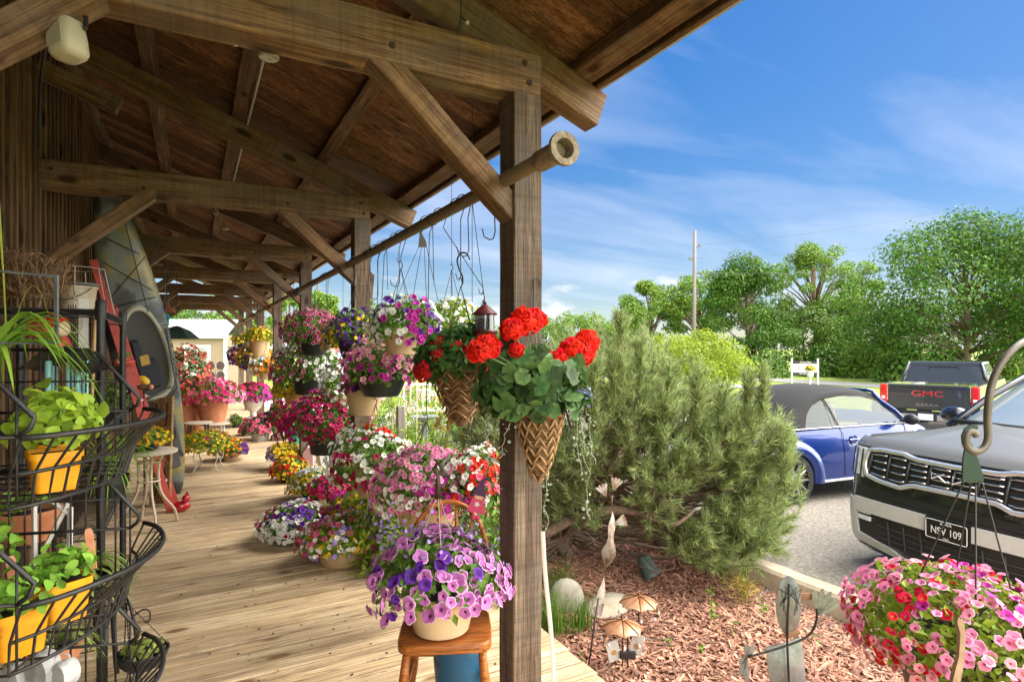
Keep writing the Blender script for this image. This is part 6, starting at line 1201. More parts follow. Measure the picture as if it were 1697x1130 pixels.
q = p+UP*.735+AX*-.02; t2 = thing('flower_pot', 'yellow and orange bloom bowl on the small round table', 'flower pot', q, 0, 'flower pots on the porch deck'); make_pot(t2, q+UP*.07, 'bowl', .12, .07, DARKP); planting(t2, q+UP*.09, .20, .12, [('orange', .5), ('yellow', .6)], 150, .018, G2, seed=361, lo=-.2, ls=.035)
p3 = D(186, 668, 5.2); t2 = thing('flower_pot', 'green moss pot with a pale bloom beside the red ladder', 'flower pot', p3, 0, 'flower pots on the porch deck'); make_pot(t2, p3-UP*.06, 'plain', .11, .16, DARKP); herb(t2, p3, .14, .12, 500, .03, leafm('moss_leaf', (.17, .22, .03)), 362)
# ---- kayak leaning on the wall
kb, kt = W(292, 815, 0), Vector((-.83, 7.35, 3.5)); kb.x += .0
ky = thing('kayak', 'olive and sand camouflage kayak stood on end against the barn wall', 'kayak', kb); KX = (kt-kb); KL = KX.length; KX.normalize(); KD = (Vector((.30, -.95, 0))-KX*Vector((.30, -.95, 0)).dot(KX)).normalized(); KW_ = KX.cross(KD)*-1
MK = Matrix((KW_, KX, KD)).transposed().to_4x4(); MK.translation = kb
m = bpy.data.materials.new('kayak_camouflage'); m.use_nodes = True; nt = m.node_tree; tc = nt.nodes.new('ShaderNodeTexCoord'); nz = nt.nodes.new('ShaderNodeTexNoise'); nz.inputs['Scale'].default_value = 2.1; nz.inputs['Detail'].default_value = 3; rp = nt.nodes.new('ShaderNodeValToRGB'); rp.color_ramp.interpolation = 'EASE'
e = rp.color_ramp.elements; e[0].position = .34; e[0].color = (.03, .034, .036, 1); e[1].position = .62; e[1].color = (.34, .29, .13, 1)
for ps, cl in ((.41, (.06, .066, .07, 1)), (.45, (.15, .165, .165, 1)), (.50, (.18, .19, .155, 1)), (.54, (.26, .22, .085, 1))): k = e.new(ps); k.color = cl
nt.links.new(tc.outputs['Object'], nz.inputs['Vector']); nt.links.new(nz.outputs[0], rp.inputs[0]); nt.links.new(rp.outputs[0], nt.nodes['Principled BSDF'].inputs['Base Color']); nt.nodes['Principled BSDF'].inputs['Roughness'].default_value = .38; KM = m
def kw(t): return .31*max(.0, math.sin(math.pi*min(.999, max(.001, t))))**.62*(1.0 if t > .5 else 1)
G = []
for i in range(33):
    t = i/32; w = max(.012, kw(t)); y = t*KL; rk = .10*(abs(2*t-1)**4); row = []
    for a in np.linspace(0, 2*math.pi, 24, endpoint=False):
        c_, s_ = math.cos(a), math.sin(a); row.append(MK@Vector((w*math.copysign(abs(c_)**.8, c_), y, (.10 if s_ > 0 else .20)*s_*min(1, w/.2)+rk)))
    G.append(row)
mb = MB(); mb.grid(G, wrap=True); mb.build('hull', KM, ky, smooth=True)
def kell(cy, ax_, ay, z, n=30, p_=2.3): return [MK@Vector((math.copysign(abs(math.cos(a))**(2/p_), math.cos(a))*ax_*(1-.18*math.sin(a)), cy+math.copysign(abs(math.sin(a))**(2/p_), math.sin(a))*ay, z)) for a in np.linspace(0, 2*math.pi, n, endpoint=False)]
cy = KL*.475; mb = MB(); mb.grid([kell(cy, .235, .55, .10), kell(cy, .225, .53, .145), kell(cy, .195, .495, .15), kell(cy, .185, .48, .115)], wrap=True); mb.build('coaming', mat('grey_olive_rim', (.36, .37, .29), (.45, .45, .34), 5, .45), ky, smooth=True)
mb = MB(); R0 = kell(cy, .185, .48, .118); mb.grid([R0, kell(cy, .12, .40, .109), kell(cy, .03, .1, .106)], wrap=True); mb.add(kell(cy, .03, .1, .106), [tuple(range(30))]); ckp = mb.build('cockpit', mat('cockpit_hollow_shade', (.045, .05, .045), rough=.6), ky, smooth=True)  # shallow panel, the shade of the hollow put into its dark colour
mb = MB(); mb.box(MK@Vector((.03, cy-.22, .14)), (.23, .34, .07), MK, bev=.03); mb.box(MK@Vector((.10, cy+.02, .15)), (.10, .34, .06), MK, bev=.03); mb.build('seat', mat('navy_black_foam', (.018, .020, .03), rough=.7), ky, smooth=50)
mb = MB(); mb.box(MK@Vector((.045, cy-.05, .183)), (.085, .11, .004), MK); mb.build('sticker', mat('mustard_label', (.45, .30, .05), rough=.5), ky)
mb = MB(); mb.box(MK@Vector((.0, KL*.20, .115)), (.27, .55, .03), MK, bev=.014); mb.box(MK@Vector((0, KL*.115, .125)), (.17, .14, .03), MK, bev=.014); mb.build('hatch', mat('hatch_grey', (.10, .105, .11), rough=.6), ky, smooth=50)
mb = MB(); mb.tube([MK@Vector((math.cos(a)*.10, KL*.22+math.sin(a)*.16, .138)) for a in np.linspace(0, 6.28, 20, endpoint=False)], .005, 5, closed=True); mb.build('hatch_strap', GAP, ky); mb = MB()
for a, b in (((-.12, .13), (.12, .28)), ((.12, .13), (-.12, .28)), ((-.19, .66), (.20, .76)), ((.20, .66), (-.19, .76)), ((-.2, .64), (.2, .63)), ((-.15, .77), (.15, .83)), ((-.1, .60), (-.08, .86))): mb.tube([MK@Vector((a[0], a[1]*KL, .148)), MK@Vector((0.5*(a[0]+b[0]), .5*(a[1]+b[1])*KL, .142)), MK@Vector((b[0], b[1]*KL, .148))], .005, 4)
mb.build('deck_cords', GAP, ky)
mb = MB(); mb.tube([MK@Vector((-.23, cy+.25, .17)), MK@Vector((-.20, cy-.45, .19)), MK@Vector((-.05, cy-.60, .16))], .012, 6); mb.tube([MK@Vector((.22, cy-.50, .15)), MK@Vector((.0, cy-.45, .2)), MK@Vector((-.15, cy-.42, .16))], .012, 6); mb.build('grab_rail', mat('hatch_grey', (.10, .105, .11)), ky, smooth=True)
text('brand_lettering', 'FIELD & STREAM', .085, MK@Matrix.Translation((-.255, cy-.02, .108))@Matrix.Rotation(R(-90), 4, 'Z'), GAP, ky, .001)
# red folding ladder
t = thing('step_ladder', 'red painted wooden step ladder leaning folded beside the kayak', 'ladder', W(284, 850, 0)); RL = mat('red_paint', (.40, .035, .02), (.46, .06, .035), 10, .5)
lt, lb = Vector((-.88, 7.25, 2.6)), W(283, 848, 0); rr = []
for i, o in enumerate((Vector((0, 0, 0)), Vector((.03, .32, 0)))):
    a, b = lb+o, lt+o*.8; rr.append((a, b)); X_d = (b-a).normalized(); mb = MB(); Zq = X_d; Yq = Vector((.3, -1, 0)); Yq = (Yq-Zq*Yq.dot(Zq)).normalized(); Xq = Yq.cross(Zq); Mq = Matrix((Xq, Yq, Zq)).transposed().to_4x4(); mb.box((a+b)/2, (.075, .024, (b-a).length), Mq, bev=.003); mb.build('rail', RL, t)
for k in range(1, 9): f = k/9; q0, q1 = rr[0][0].lerp(rr[0][1], f), rr[1][0].lerp(rr[1][1], f); mb = MB(); mb.tube([q0, q1], .014, 6); mb.build('rung', WHITE if k % 3 == 1 else RL, t)
# wooden crate front with dark stencil, leaning before the ladder
p = D(268, 745, 6.5); t = thing('wooden_crate_board', 'tall tan wooden box with dark stencilled strips leaning beside the round table', 'wooden box', W(268, 842, 0)); M_ = face_cam(p, R(-20))@Matrix.Rotation(R(7), 4, 'Z')@Matrix.Rotation(R(-8), 4, 'X'); mb = MB(); [mb.box(M_@Vector((x, 0, 0)), (.095, 1.15, .03), M_, bev=.004) for x in (-.10, 0, .10)]; mb.build('boards', wood('crate_pine', (.36, .20, .09), (.46, .28, .13), (.55, .36, .19), knots=False), t)
for x, y in ((.07, .38), (-.09, .38), (.07, -.32), (-.05, -.36)):
    mb = MB(); rs = rng(int(1000+x*100+y*10)); [mb.box(M_@Vector((x+rs.uniform(-.008, .008), y+k*.03, .017)), (.022*rs.uniform(.6, 1.3), .026, .004), M_) for k in np.linspace(-4, 4, 10)]; mb.build('stencil', mat('faded_black', (.05, .04, .03), rough=.8), t)
p = D(240, 632, 6.4); t = thing('tulip_stake', 'yellow tulip garden stake before the kayak cockpit', 'ornament', p); mb = MB(); mb.lathe([(.001, -.05), (.035, -.035), (.045, 0), (.035, .05), (.01, .075)], 10, p, M=Matrix.Rotation(R(-40), 4, 'Y')); mb.build('bloom', mat('lemon_yellow', (.76, .52, .03), rough=.4), t, smooth=40); mb = MB(); mb.tube([p, D(236, 700, 6.4), Vector((p.x, p.y, 0))], .006, 5); mb.build('stake', IRON, t)
p = D(238, 641, 6.35); t = thing('wooden_bird', 'brown wooden bird with a pink head below the yellow tulip', 'ornament', p); mb = MB(); mb.ball(p, (.075, .03, .03)); mb.build('body', mat('brown_bird', (.16, .08, .04)), t, smooth=True); mb = MB(); mb.ball(p+AX*.075, .028); mb.build('head', mat('salmon_paint', (.6, .26, .16)), t, smooth=True); mb = MB(); mb.tube([p, p-UP*p.z], .005, 5); mb.build('stake', IRON, t)
p = D(206, 600, 4.75); t = thing('fish_planter', 'red fish planter with a small green sprout on the shelf post', 'planter', p); mb = MB(); mb.ball(p, (.075, .04, .04)); mb.add([p+AX*-.06, p+AX*-.12+UP*.04, p+AX*-.10, p+AX*-.12-UP*.05, p+AX*-.06-UP*.01+FW*.01], [(0, 1, 2), (0, 2, 3), (2, 1, 4), (3, 2, 4)]); mb.build('fish', mat('red_fish', (.52, .05, .03), (.62, .40, .30), 12, .4, lo=.5, hi=.65), t, smooth=True); herb(t, p+UP*.05, .035, .04, 26, .03, BALM, 371)
p = W(300, 848, 0); t = thing('red_ornament', 'small red ceramic bird sitting on the deck below the kayak', 'ornament', p); mb = MB(); mb.ball(p+UP*.06, (.09, .05, .055)); mb.ball(p+UP*.14+AX*.05, (.04, .035, .045)); mb.add([p+UP*.18+AX*.04, p+UP*.22+AX*.06, p+UP*.16+AX*.09], [(0, 1, 2)]); mb.build('body', mat('glossy_red', (.50, .01, .02), rough=.2, coat=1), t, smooth=True)
# iron stand and small tables beyond
t = thing('iron_plant_stand', 'white curled iron plant stand carrying the yellow bowl', 'plant stand', W(345, 783, 0)); p = W(345, 778, 0); mb = MB()
for a in (.5, 2.1, 3.7, 5.2): dr = Vector((math.cos(a), math.sin(a), 0)); mb.tube(smooth_path([p+dr*.20+UP*.33, p+dr*.22+UP*.18, p+dr*.17+UP*.10, p+dr*.23+UP*.0]), .008, 6)
mb.tube([p+Vector((math.cos(a)*.20, math.sin(a)*.20, .33)) for a in np.linspace(0, 6.28, 20, endpoint=False)], .007, 6, closed=True)
mb.tube(smooth_path([p+AX*.20+UP*.22, p+AX*.14+UP*.26, p+AX*.10+UP*.20, p+AX*.15+UP*.17]), .005, 5); mb.build('iron', WHITE, t, smooth=True)
p = W(355, 722, 0); t = thing('side_table', 'small grey topped table under the terracotta bowl', 'table', p); mb = MB(); mb.lathe([(.001, .225), (.27, .225), (.28, .235), (.27, .248), (.001, .248)], 28, p); mb.build('top', mat('stone_top', (.42, .35, .26)), t, smooth=40); [MB().tube([p+Vector((math.cos(a)*.2, math.sin(a)*.2, .225)), p+Vector((math.cos(a)*.22, math.sin(a)*.22, 0))], .014, 6).build('leg', WHITE, t) for a in (.6, 2.2, 3.8, 5.3)]
p = W(328, 728, 0); t = thing('side_table', 'round pale table beside the kayak foot with slim legs', 'table', p); mb = MB(); mb.lathe([(.001, .30), (.24, .30), (.25, .31), (.24, .325), (.001, .325)], 28, p); mb.build('top', mat('stone_top', (.42, .35, .26)), t, smooth=40); [MB().tube([p+Vector((math.cos(a)*.2, math.sin(a)*.2, .30)), p+Vector((math.cos(a)*.22, math.sin(a)*.22, 0))], .014, 6).build('leg', IRON, t) for a in (.6, 2.2, 3.8, 5.3)]
p = W(422, 720, 0); t = thing('low_bench', 'weathered low bench under the white urn', 'bench', p); mb = MB(); mb.box(p+UP*.18, (.5, .35, .035), rotz(.2), bev=.004); mb.build('top', POSTM, t); [MB().box(p+Vector((x, 0, .08)), (.03, .3, .162), rotz(.2)).build('leg', POSTM, t) for x in (-.2, .2)]
p = D(292, 548, 9.6); t = thing('teal_lamp', 'teal and dark green metal awning lantern beyond the kayak', 'lantern', p); mb = MB(); mb.lathe([(.34, -.13), (.20, 0), (.05, .07), (.001, .08)], 6, p); mb.build('shade', mat('dark_green_metal', (.02, .045, .03), rough=.5), t); mb = MB(); mb.tube([p+UP*.08, Vector((p.x, p.y, 2.91))], .004, 5); mb.build('chain', IRON, t)
p = D(274, 533, 8.9); t = thing('teal_bird_house', 'small teal bird house hanging beside the kayak', 'bird house', p); mb = MB(); mb.box(p, (.09, .10, .11), bev=.006); mb.build('box', mat('teal_paint', (.03, .24, .26), rough=.5), t); mb = MB(); mb.prism([(-.07, 0), (.07, 0), (0, .06)], .13, face_cam(p+UP*.055)); mb.tube([p+UP*.1, Vector((p.x, p.y, 2.91))], .003, 4); mb.build('roof', mat('teal_paint', (.03, .24, .26)), t)
p = D(276, 514, 9.8); t = thing('pendant_lamp', 'rust red barn lamp shade hanging under the far beams', 'lamp', p); mb = MB(); mb.lathe([(.14, -.04), (.12, .0), (.05, .05), (.03, .12), (.001, .12)], 20, p); mb.build('shade', mat('rust_red', (.26, .07, .04), rough=.5), t, smooth=40); mb = MB(); mb.tube([p+UP*.1, Vector((p.x, p.y, 2.95))], .008, 6); mb.build('stem', IRON, t)
t = thing('pinwheel', 'white four petal metal pinwheel on a stake in front of the shed', 'ornament', D(357, 614, 13.5)); p = D(357, 614, 13.5); mb = MB(); M_ = face_cam(p); mb2 = [mb.prism([(.03*math.cos(a0)+.13*math.cos(a0)+.10*math.cos(a), .16*math.sin(a0)+.10*math.sin(a)) for a in np.linspace(0, 6.28, 10, endpoint=False)], .01, M_) for a0 in (.78, 2.36, 3.93, 5.5)]; mb.build('petals', mat('bright_white', (.9, .9, .9), rough=.4), t); mb = MB(); mb.tube([p, p-UP*p.z], .012, 5); mb.build('stake', WHITE, t)
# ================================================================== garden beside the porch
gz_ = -.34
PATH = mat('pale_gravel_path', (.48, .45, .38), (.62, .59, .52), 30, .9, bump=.4)
mb = MB(); mb.grid([[(x, y, -.335) for x in (1.9, 3, 4.2)] for y in (8.6, 11, 13, 16, 26)]); mb.grid([[(x, y, -.45) for x in (4.4, 6, 9, 12)] for y in (16.1, 18, 30)]); tag(mb.build('gravel_path', PATH), kind='structure')
# leafy perennials between the pine and the porch, one clump after another
rs = rng(401); gl = ['lime green clump', 'pale grassy clump', 'dark leafy clump', 'yellow green clump', 'feathery clump', 'silver clump', 'tall leafy clump', 'broad clump']
spots = [(655, 735, 5.6, .42, G2), (690, 712, 6.8, .5, G2), (735, 700, 7.4, .45, leafm('leaf_spring', (.20, .30, .06))), (775, 720, 6.0, .5, leafm('leaf_spring', (.20, .30, .06))), (812, 740, 5.3, .5, G1), (640, 680, 8.6, .5, G1), (700, 650, 10.5, .5, G2), (790, 650, 9.8, .6, G1), (600, 800, 5.0, .3, G2), (640, 815, 4.6, .3, G2), (810, 800, 4.2, .35, G1), (560, 742, 8.4, .35, G2)]
for i, (px, py, zc, h, m_) in enumerate(spots):
    p = D(px, py, zc); p.z = -.33; t = thing('perennial_clump', f'{gl[i % 8]} '+['left of the copper arch', 'behind the low white petunias', 'before the copper arch', 'under the verbena cone', 'left of the near post', 'behind the tan pot', 'by the white bench', 'right of the verbena cone', 'behind the yellow pansies', 'behind the lobelia pot', 'behind the red and white basket', 'behind the white deck pot'][i], 'plant', p, 0, 'perennials beside the porch'); q = D(px, py, zc); H = max(.3, q.z+.33+.1); mb = MB(); k = 900
    d = sph(rs, k, -.2, 1); P = d*np.array([h, h, H*.62])*rs.uniform(.3, 1.05, k)[:, None]+np.array([p.x, p.y, -.33+H*.38]); mb.inst(LEAF, frames(d+rs.normal(0, .6, d.shape), rs)*(.055*rs.uniform(.6, 1.4, k))[:, None, None]*np.array([.7, 1.3, 1])[None, None, :], P); mb.build('foliage', m_, t)
    mb = MB(); [mb.tube([p, (p+Vector(z))/2, z], .004, 4) for z in P[::60]]; mb.build('stems', STEM, t)
gp2 = ['white daisies', 'pink phlox', 'lavender blooms', 'orange blooms', 'silver foliage', 'yellow blooms', 'crimson blooms', 'pale grasses', 'lime foliage', 'violet blooms']
for i, (px, py, zc, k_) in enumerate(((640, 665, 11, 'white'), (668, 650, 13, 'pink'), (735, 652, 13, 'lavender'), (762, 660, 11.5, 'orange'), (800, 668, 10.5, 'white'), (822, 655, 12, 'yellow'), (715, 640, 16, 'crimson'), (780, 638, 17, 'white'), (650, 632, 18, 'yellow'), (820, 628, 19, 'lavender'))):
    p = D(px, py, zc); p.z = -.33; H = max(.35, D(px, py-14, zc).z+.33); h = .45+.02*zc; t = thing('flowering_clump', f'garden clump of {gp2[i]} on the gravel beyond the porch posts', 'plant', p, 0, 'flowering clumps on the gravel'); planting(t, (p.x, p.y, -.33+H*.42), h, H*.6, [(k_, 1)], 60, .045, (G2, G1)[i % 2], seed=470+i, lo=-.3, ls=.09, nl=420)
WI = mat('white_iron', (.72, .70, .64), rough=.5)
def scroll(c, r, M_, turns=1.6): return [M_@Vector((c[0]+r*(1-k/28)*math.cos(k*turns*.22), c[1]+r*(1-k/28)*math.sin(k*turns*.22), 0)) for k in range(26)]
p = D(706, 668, 12); M_ = face_cam(p); t = thing('garden_bench', 'white iron garden bench with a scrolled back beyond the pine', 'bench', p); mb = MB()
mb.tube([M_@Vector((x, y, 0)) for x, y in ((-.55, -.1), (-.55, .38), (.55, .38), (.55, -.1))], .025, 6, closed=True); [mb.tube([M_@Vector((x, -.1, 0)), M_@Vector((x, .38, 0))], .015, 5) for x in np.linspace(-.45, .45, 8)]; mb.tube(scroll((0, .14), .14, M_), .018, 5); mb.build('back', WI, t)
mb = MB(); [mb.box(M_@Vector((0, -.12, .1+.11*k)), (1.1, .03, .09), M_) for k in range(4)]; mb.build('seat', WI, t); [MB().tube([M_@Vector((x, -.13, z)), M_@Vector((x, -p.z+.0-.33, z))], .025, 6).build('leg', WI, t) for x in (-.5, .5) for z in (.08, .45)]
p = D(703, 690, 10); t = thing('bird_bath', 'dark grey pedestal bird bath in front of the white bench', 'bird bath', p); mb = MB(); zz = p.z+.35; mb.lathe([(.001, 0), (.16, 0), (.14, .05), (.06, .12), (.05, zz-.08), (.12, zz-.05), (.24, zz), (.22, zz), (.10, zz-.03), (.001, zz-.03)], 24, (p.x, p.y, -.34)); mb.build('bowl', mat('grey_stone', (.17, .18, .18), (.24, .25, .25), 20, .8), t, smooth=40)
p = D(768, 712, 7.6); M_ = face_cam(p); t = thing('copper_arch', 'curved copper brown half barrel planter standing behind the low petunias', 'planter', p); mb = MB(); ang = np.linspace(0, math.pi, 22); mb.grid([[M_@Vector((.34*math.cos(a), .28*math.sin(a)-.0, z)) for a in ang] for z in (-.16, 0, .16)]); mb.grid([[M_@Vector((.37*math.cos(a), .31*math.sin(a), z)) for a in ang] for z in (-.16, 0, .16)], flip=True); mb.grid([[M_@Vector((r_*math.cos(a), (r_-.06)*math.sin(a), .16)) for a in ang] for r_ in (.34, .37)]); mb.build('staves', wood('copper_brown_wood', (.20, .10, .04), (.32, .17, .07), (.42, .25, .12), knots=False), t, smooth=40)
mb = MB(); [mb.tube([M_@Vector((x, -p.z-.34, 0)), M_@Vector((x*.6, .25, 0))], .02, 5) for x in (-.3, 0, .3)]; mb.build('legs', mat('orange_wood', (.45, .17, .05), rough=.6), t)
for i, (px, py, zc, hh) in enumerate(((672, 690, 9, .5), (690, 668, 9.5, .45), (650, 700, 8.6, .4))):
    p = D(px, py, zc); M_ = face_cam(p); t = thing('scroll_trellis', ['cream iron scroll stake left of the bird bath', 'cream iron scroll stake before the bench', 'cream iron scroll stake behind the tan pot'][i], 'trellis', p, 0, 'scroll stakes in the garden'); mb = MB(); mb.tube([M_@Vector((0, -p.z-.34, 0)), M_@Vector((0, hh*.5, 0))], .012, 5); mb.tube(scroll((.09, .1), .10, M_), .010, 5); mb.tube(scroll((-.09, -.08), .09, M_), .010, 5); mb.build('iron', mat('cream_iron', (.58, .50, .36), rough=.5), t)
t = thing('wooden_post', 'grey wooden post standing among the garden plants', 'post', D(663, 720, 7.2)); p = D(663, 700, 7.2); mb = MB(); mb.box((p.x, p.y, p.z-.3), (.085, .085, 1.0), bev=.006); mb.build('post', mat('grey_weathered_wood', (.20, .18, .15), (.30, .28, .24), 20, .85, stretch=(1, 1, .1)), t)
# coloured chairs glimpsed beyond the baskets
for i, (px, py, zc, col, nm) in enumerate(((556, 598, 11, (.72, .17, .13), 'coral'), (574, 600, 10.6, (.02, .20, .60), 'blue'))):
    p = D(px, py, zc); M_ = face_cam(p, .4); t = thing('garden_chair', f'{nm} painted garden chair back seen between the baskets', 'chair', p); pm = mat(nm+'_paint', col, rough=.45); mb = MB(); mb.prism([(-.17, -.25), (.17, -.25), (.19, .12), (.10, .24), (-.10, .24), (-.19, .12)], .03, M_); mb.build('back', pm, t); mb = MB(); mb.box(M_@Vector((0, -.27, .22)), (.42, .03, .42), M_); mb.build('seat', pm, t); [MB().tube([M_@Vector((x, -.28, z)), M_@Vector((x, -p.z-.34, z))], .02, 5).build('leg', pm, t) for x in (-.18, .18) for z in (.04, .4)]
p = D(512, 752, 8.2); M_ = face_cam(p); t = thing('pink_bird_house', 'pink bird house with dark red gable among the deck pots', 'bird house', p); mb = MB(); mb.prism([(-.07, -.16), (.07, -.16), (.07, .02), (0, .12), (-.07, .02)], .12, M_); mb.build('box', mat('pale_pink_paint', (.66, .42, .42), rough=.6), t); mb = MB(); [mb.tube([M_@Vector((x, .0, 0)), M_@Vector((0, .14, 0))], .014, 4) for x in (-.09, .09)]; mb.build('roof', mat('dark_red_paint', (.22, .03, .03)), t)
p = D(518, 742, 8.9); M_ = face_cam(p, .3); t = thing('metal_mailbox', 'grey blue tin box with a yellow bent handle behind the third post', 'box', p); mb = MB(); mb.box(p-UP*.1, (.34, .42, .24), M_, bev=.03); mb.build('box', mat('grey_blue_tin', (.20, .24, .26), (.27, .31, .33), 6, .5), t); mb = MB(); mb.tube(smooth_path([M_@Vector((-.05, .08, .2)), M_@Vector((.0, -.02, .24)), M_@Vector((.10, .0, .24)), M_@Vector((.12, .05, .22))]), .012, 5); mb.build('handle', mat('handle_yellow', (.65, .38, .03)), t); mb = MB(); mb.box(p-UP*.45, (.3, .38, .4), M_); mb.build('base', mat('grey_weathered_wood', (.20, .18, .15)), t)
p = D(545, 768, 7.6); M_ = face_cam(p, .5); t = thing('white_bird_house', 'white slatted box with an arched opening leaning behind the deck pots', 'box', p); mb = MB(); mb.box(p, (.24, .22, .34), M_@Matrix.Rotation(.2, 4, 'Z')@Matrix.Rotation(R(90), 4, 'X'), bev=.008); mb.build('box', WHITE, t); mb = MB(); mb.prism([(-.05, -.10), (.05, -.10), (.05, 0), (.03, .05), (-.03, .05), (-.05, 0)], .01, M_@Matrix.Translation((0, -.05, .115))); mb.build('opening', GAP, t)
p = W(490, 735, 0); t = thing('watering_can', 'green plastic watering can standing behind the brown post', 'watering can', p); mb = MB(); mb.lathe([(.001, 0), (.13, 0), (.12, .22), (.08, .25), (.001, .25)], 20, p); mb.tube([p+AX*.1+UP*.05, p+AX*.25+UP*.26], [.03, .02], 8); mb.tube(smooth_path([p-AX*.11+UP*.05, p-AX*.2+UP*.15, p-AX*.1+UP*.3, p+UP*.25]), .012, 6); mb.build('can', mat('sea_green_plastic', (.03, .33, .22), rough=.4), t, smooth=40)
p = PX(600, 470, 1.5); t = thing('hanging_birdhouse', 'weathered brown bird house fixed high beside the second post', 'bird house', p); M_ = face_cam(p+UP*.02, R(20)); mb = MB(); mb.prism([(-.09, -.17), (.09, -.17), (.11, .06), (0, .16), (-.10, .06)], .15, M_); mb.build('box', POSTM, t)
# ---- bed: stones, grass, stakes and figures
p = W(940, 1012, -.30); t = thing('round_stone', 'flat round grey stone standing in the grass at the post foot', 'stone', p); mb = MB(); q = D(938, 990, zc_of(p)); mb.ball(q, (.135, .06, .15), 18, 12, M=rotz(-TH)); mb.build('stone', mat('grey_field_stone', (.30, .27, .22), (.40, .37, .31), 9, .85, bump=.3), t, smooth=True)
p = W(1008, 1008, -.30); t = thing('flat_rock', 'low pale flat rock in the bark between the grass and the ornaments', 'stone', p); mb = MB(); mb.ball(p+UP*.02, (.24, .16, .07), 12, 8, M=rotz(.3)); mb.build('rock', mat('tan_rock', (.42, .35, .25), (.52, .46, .36), 7, .9, bump=.6), t, smooth=50)
GRA = leafm('grass_blade', (.12, .25, .025), .35, .02, .35)
def grass(px, py, label, n, L, seed, rad=.10, m=GRA):
    p = W(px, py, -.30); t = thing('grass_clump', label, 'grass', p, 0, 'grass clumps in the bark bed'); rs = rng(seed); mb = MB()
    for i in range(n):
        a = rs.uniform(0, 6.28); b = p+Vector((rs.normal(0, rad*.6), rs.normal(0, rad*.6), 0)); l_ = L*rs.uniform(.5, 1.1); dr = Vector((math.cos(a), math.sin(a), 0))*rs.uniform(.1, .55); s_ = Vector((-math.sin(a), math.cos(a), 0))*.0035; mb.grid([[b+dr*l_*f*f+UP*l_*(f-.25*f*f)-s_*(1-f*.9), b+dr*l_*f*f+UP*l_*(f-.25*f*f)+s_*(1-f*.9)] for f in np.linspace(0, 1, 6)])
    mb.build('blades', m, t)
grass(915, 1045, 'long green grass clump at the foot of the near post', 150, .42, 411, .10); grass(962, 1040, 'grass clump leaning against the round stone', 90, .34, 412, .08); grass(928, 985, 'fine grass behind the round stone', 80, .40, 413, .1)
LW = leafm('weed_leaf', (.14, .27, .03), .3, .02, .4)
for i, (px, py, h) in enumerate(((1178, 1040, .30), (1235, 1010, .34), (1198, 985, .26), (1265, 1035, .22), (1165, 1085, .06), (1108, 1072, .06), (960, 1105, .08), (1215, 1060, .12), (1350, 1075, .10))):
    p = W(px, py, -.295); t = thing('weed_seedling', ['slim seedling with opposite leaves before the pine', 'taller leafy seedling at the pine edge', 'bushy seedling under the pine needles', 'small seedling near the kerb', 'tiny sprout in the open bark', 'tiny sprout right of the copper umbrellas', 'yellowish sprout by the white strap', 'small weed left of the tin figure', 'grassy weed at the kerb gravel'][i], 'plant', p, 0, 'weeds in the bark bed'); rs = rng(420+i); mb = MB(); mb.tube([p, p+UP*h], .003, 4)
    for k in range(5 if h < .15 else 13): z = h*rs.uniform(.2, 1); mb.inst(LEAF, frames(np.array([[rs.normal(0, .5), rs.normal(0, .5), 1]]), rs)*(.035+.05*h*2*rs.rand()), [np.array(p+UP*z)]) 
    mb.build('leaves', LW, t)
p = W(1230, 1008, -.29); t = thing('golden_shrub', 'small golden needled seedling beside the pine', 'plant', p); rs = rng(440); mb = MB(); q = p+UP*.16
for i in range(260): d = Vector(rs.normal(0, 1, 3)).normalized(); d.z = abs(d.z); o = q+Vector(rs.normal(0, .05, 3)); mb.tube([o, o+d*.08], [.002, .0006], 3)
mb.tube([p, q], .006, 5); mb.build('needles', leafm('golden_needle', (.42, .34, .06), .3), t)
p = W(1070, 955, -.30); t = thing('green_pot', 'empty green plastic pot tipped under the pine', 'flower pot', p); mb = MB(); mb.lathe([(.001, -.09), (.055, -.09), (.078, .05), (.086, .05), (.088, .085), (.08, .085), (.07, .0), (.001, -.07)], 22, D(1072, 938, zc_of(p)), M=Matrix.Rotation(R(155), 4, 'X')@Matrix.Rotation(R(14), 4, 'Y')); mb.build('pot', mat('dusty_green_plastic', (.09, .14, .12), rough=.55), t, smooth=40)
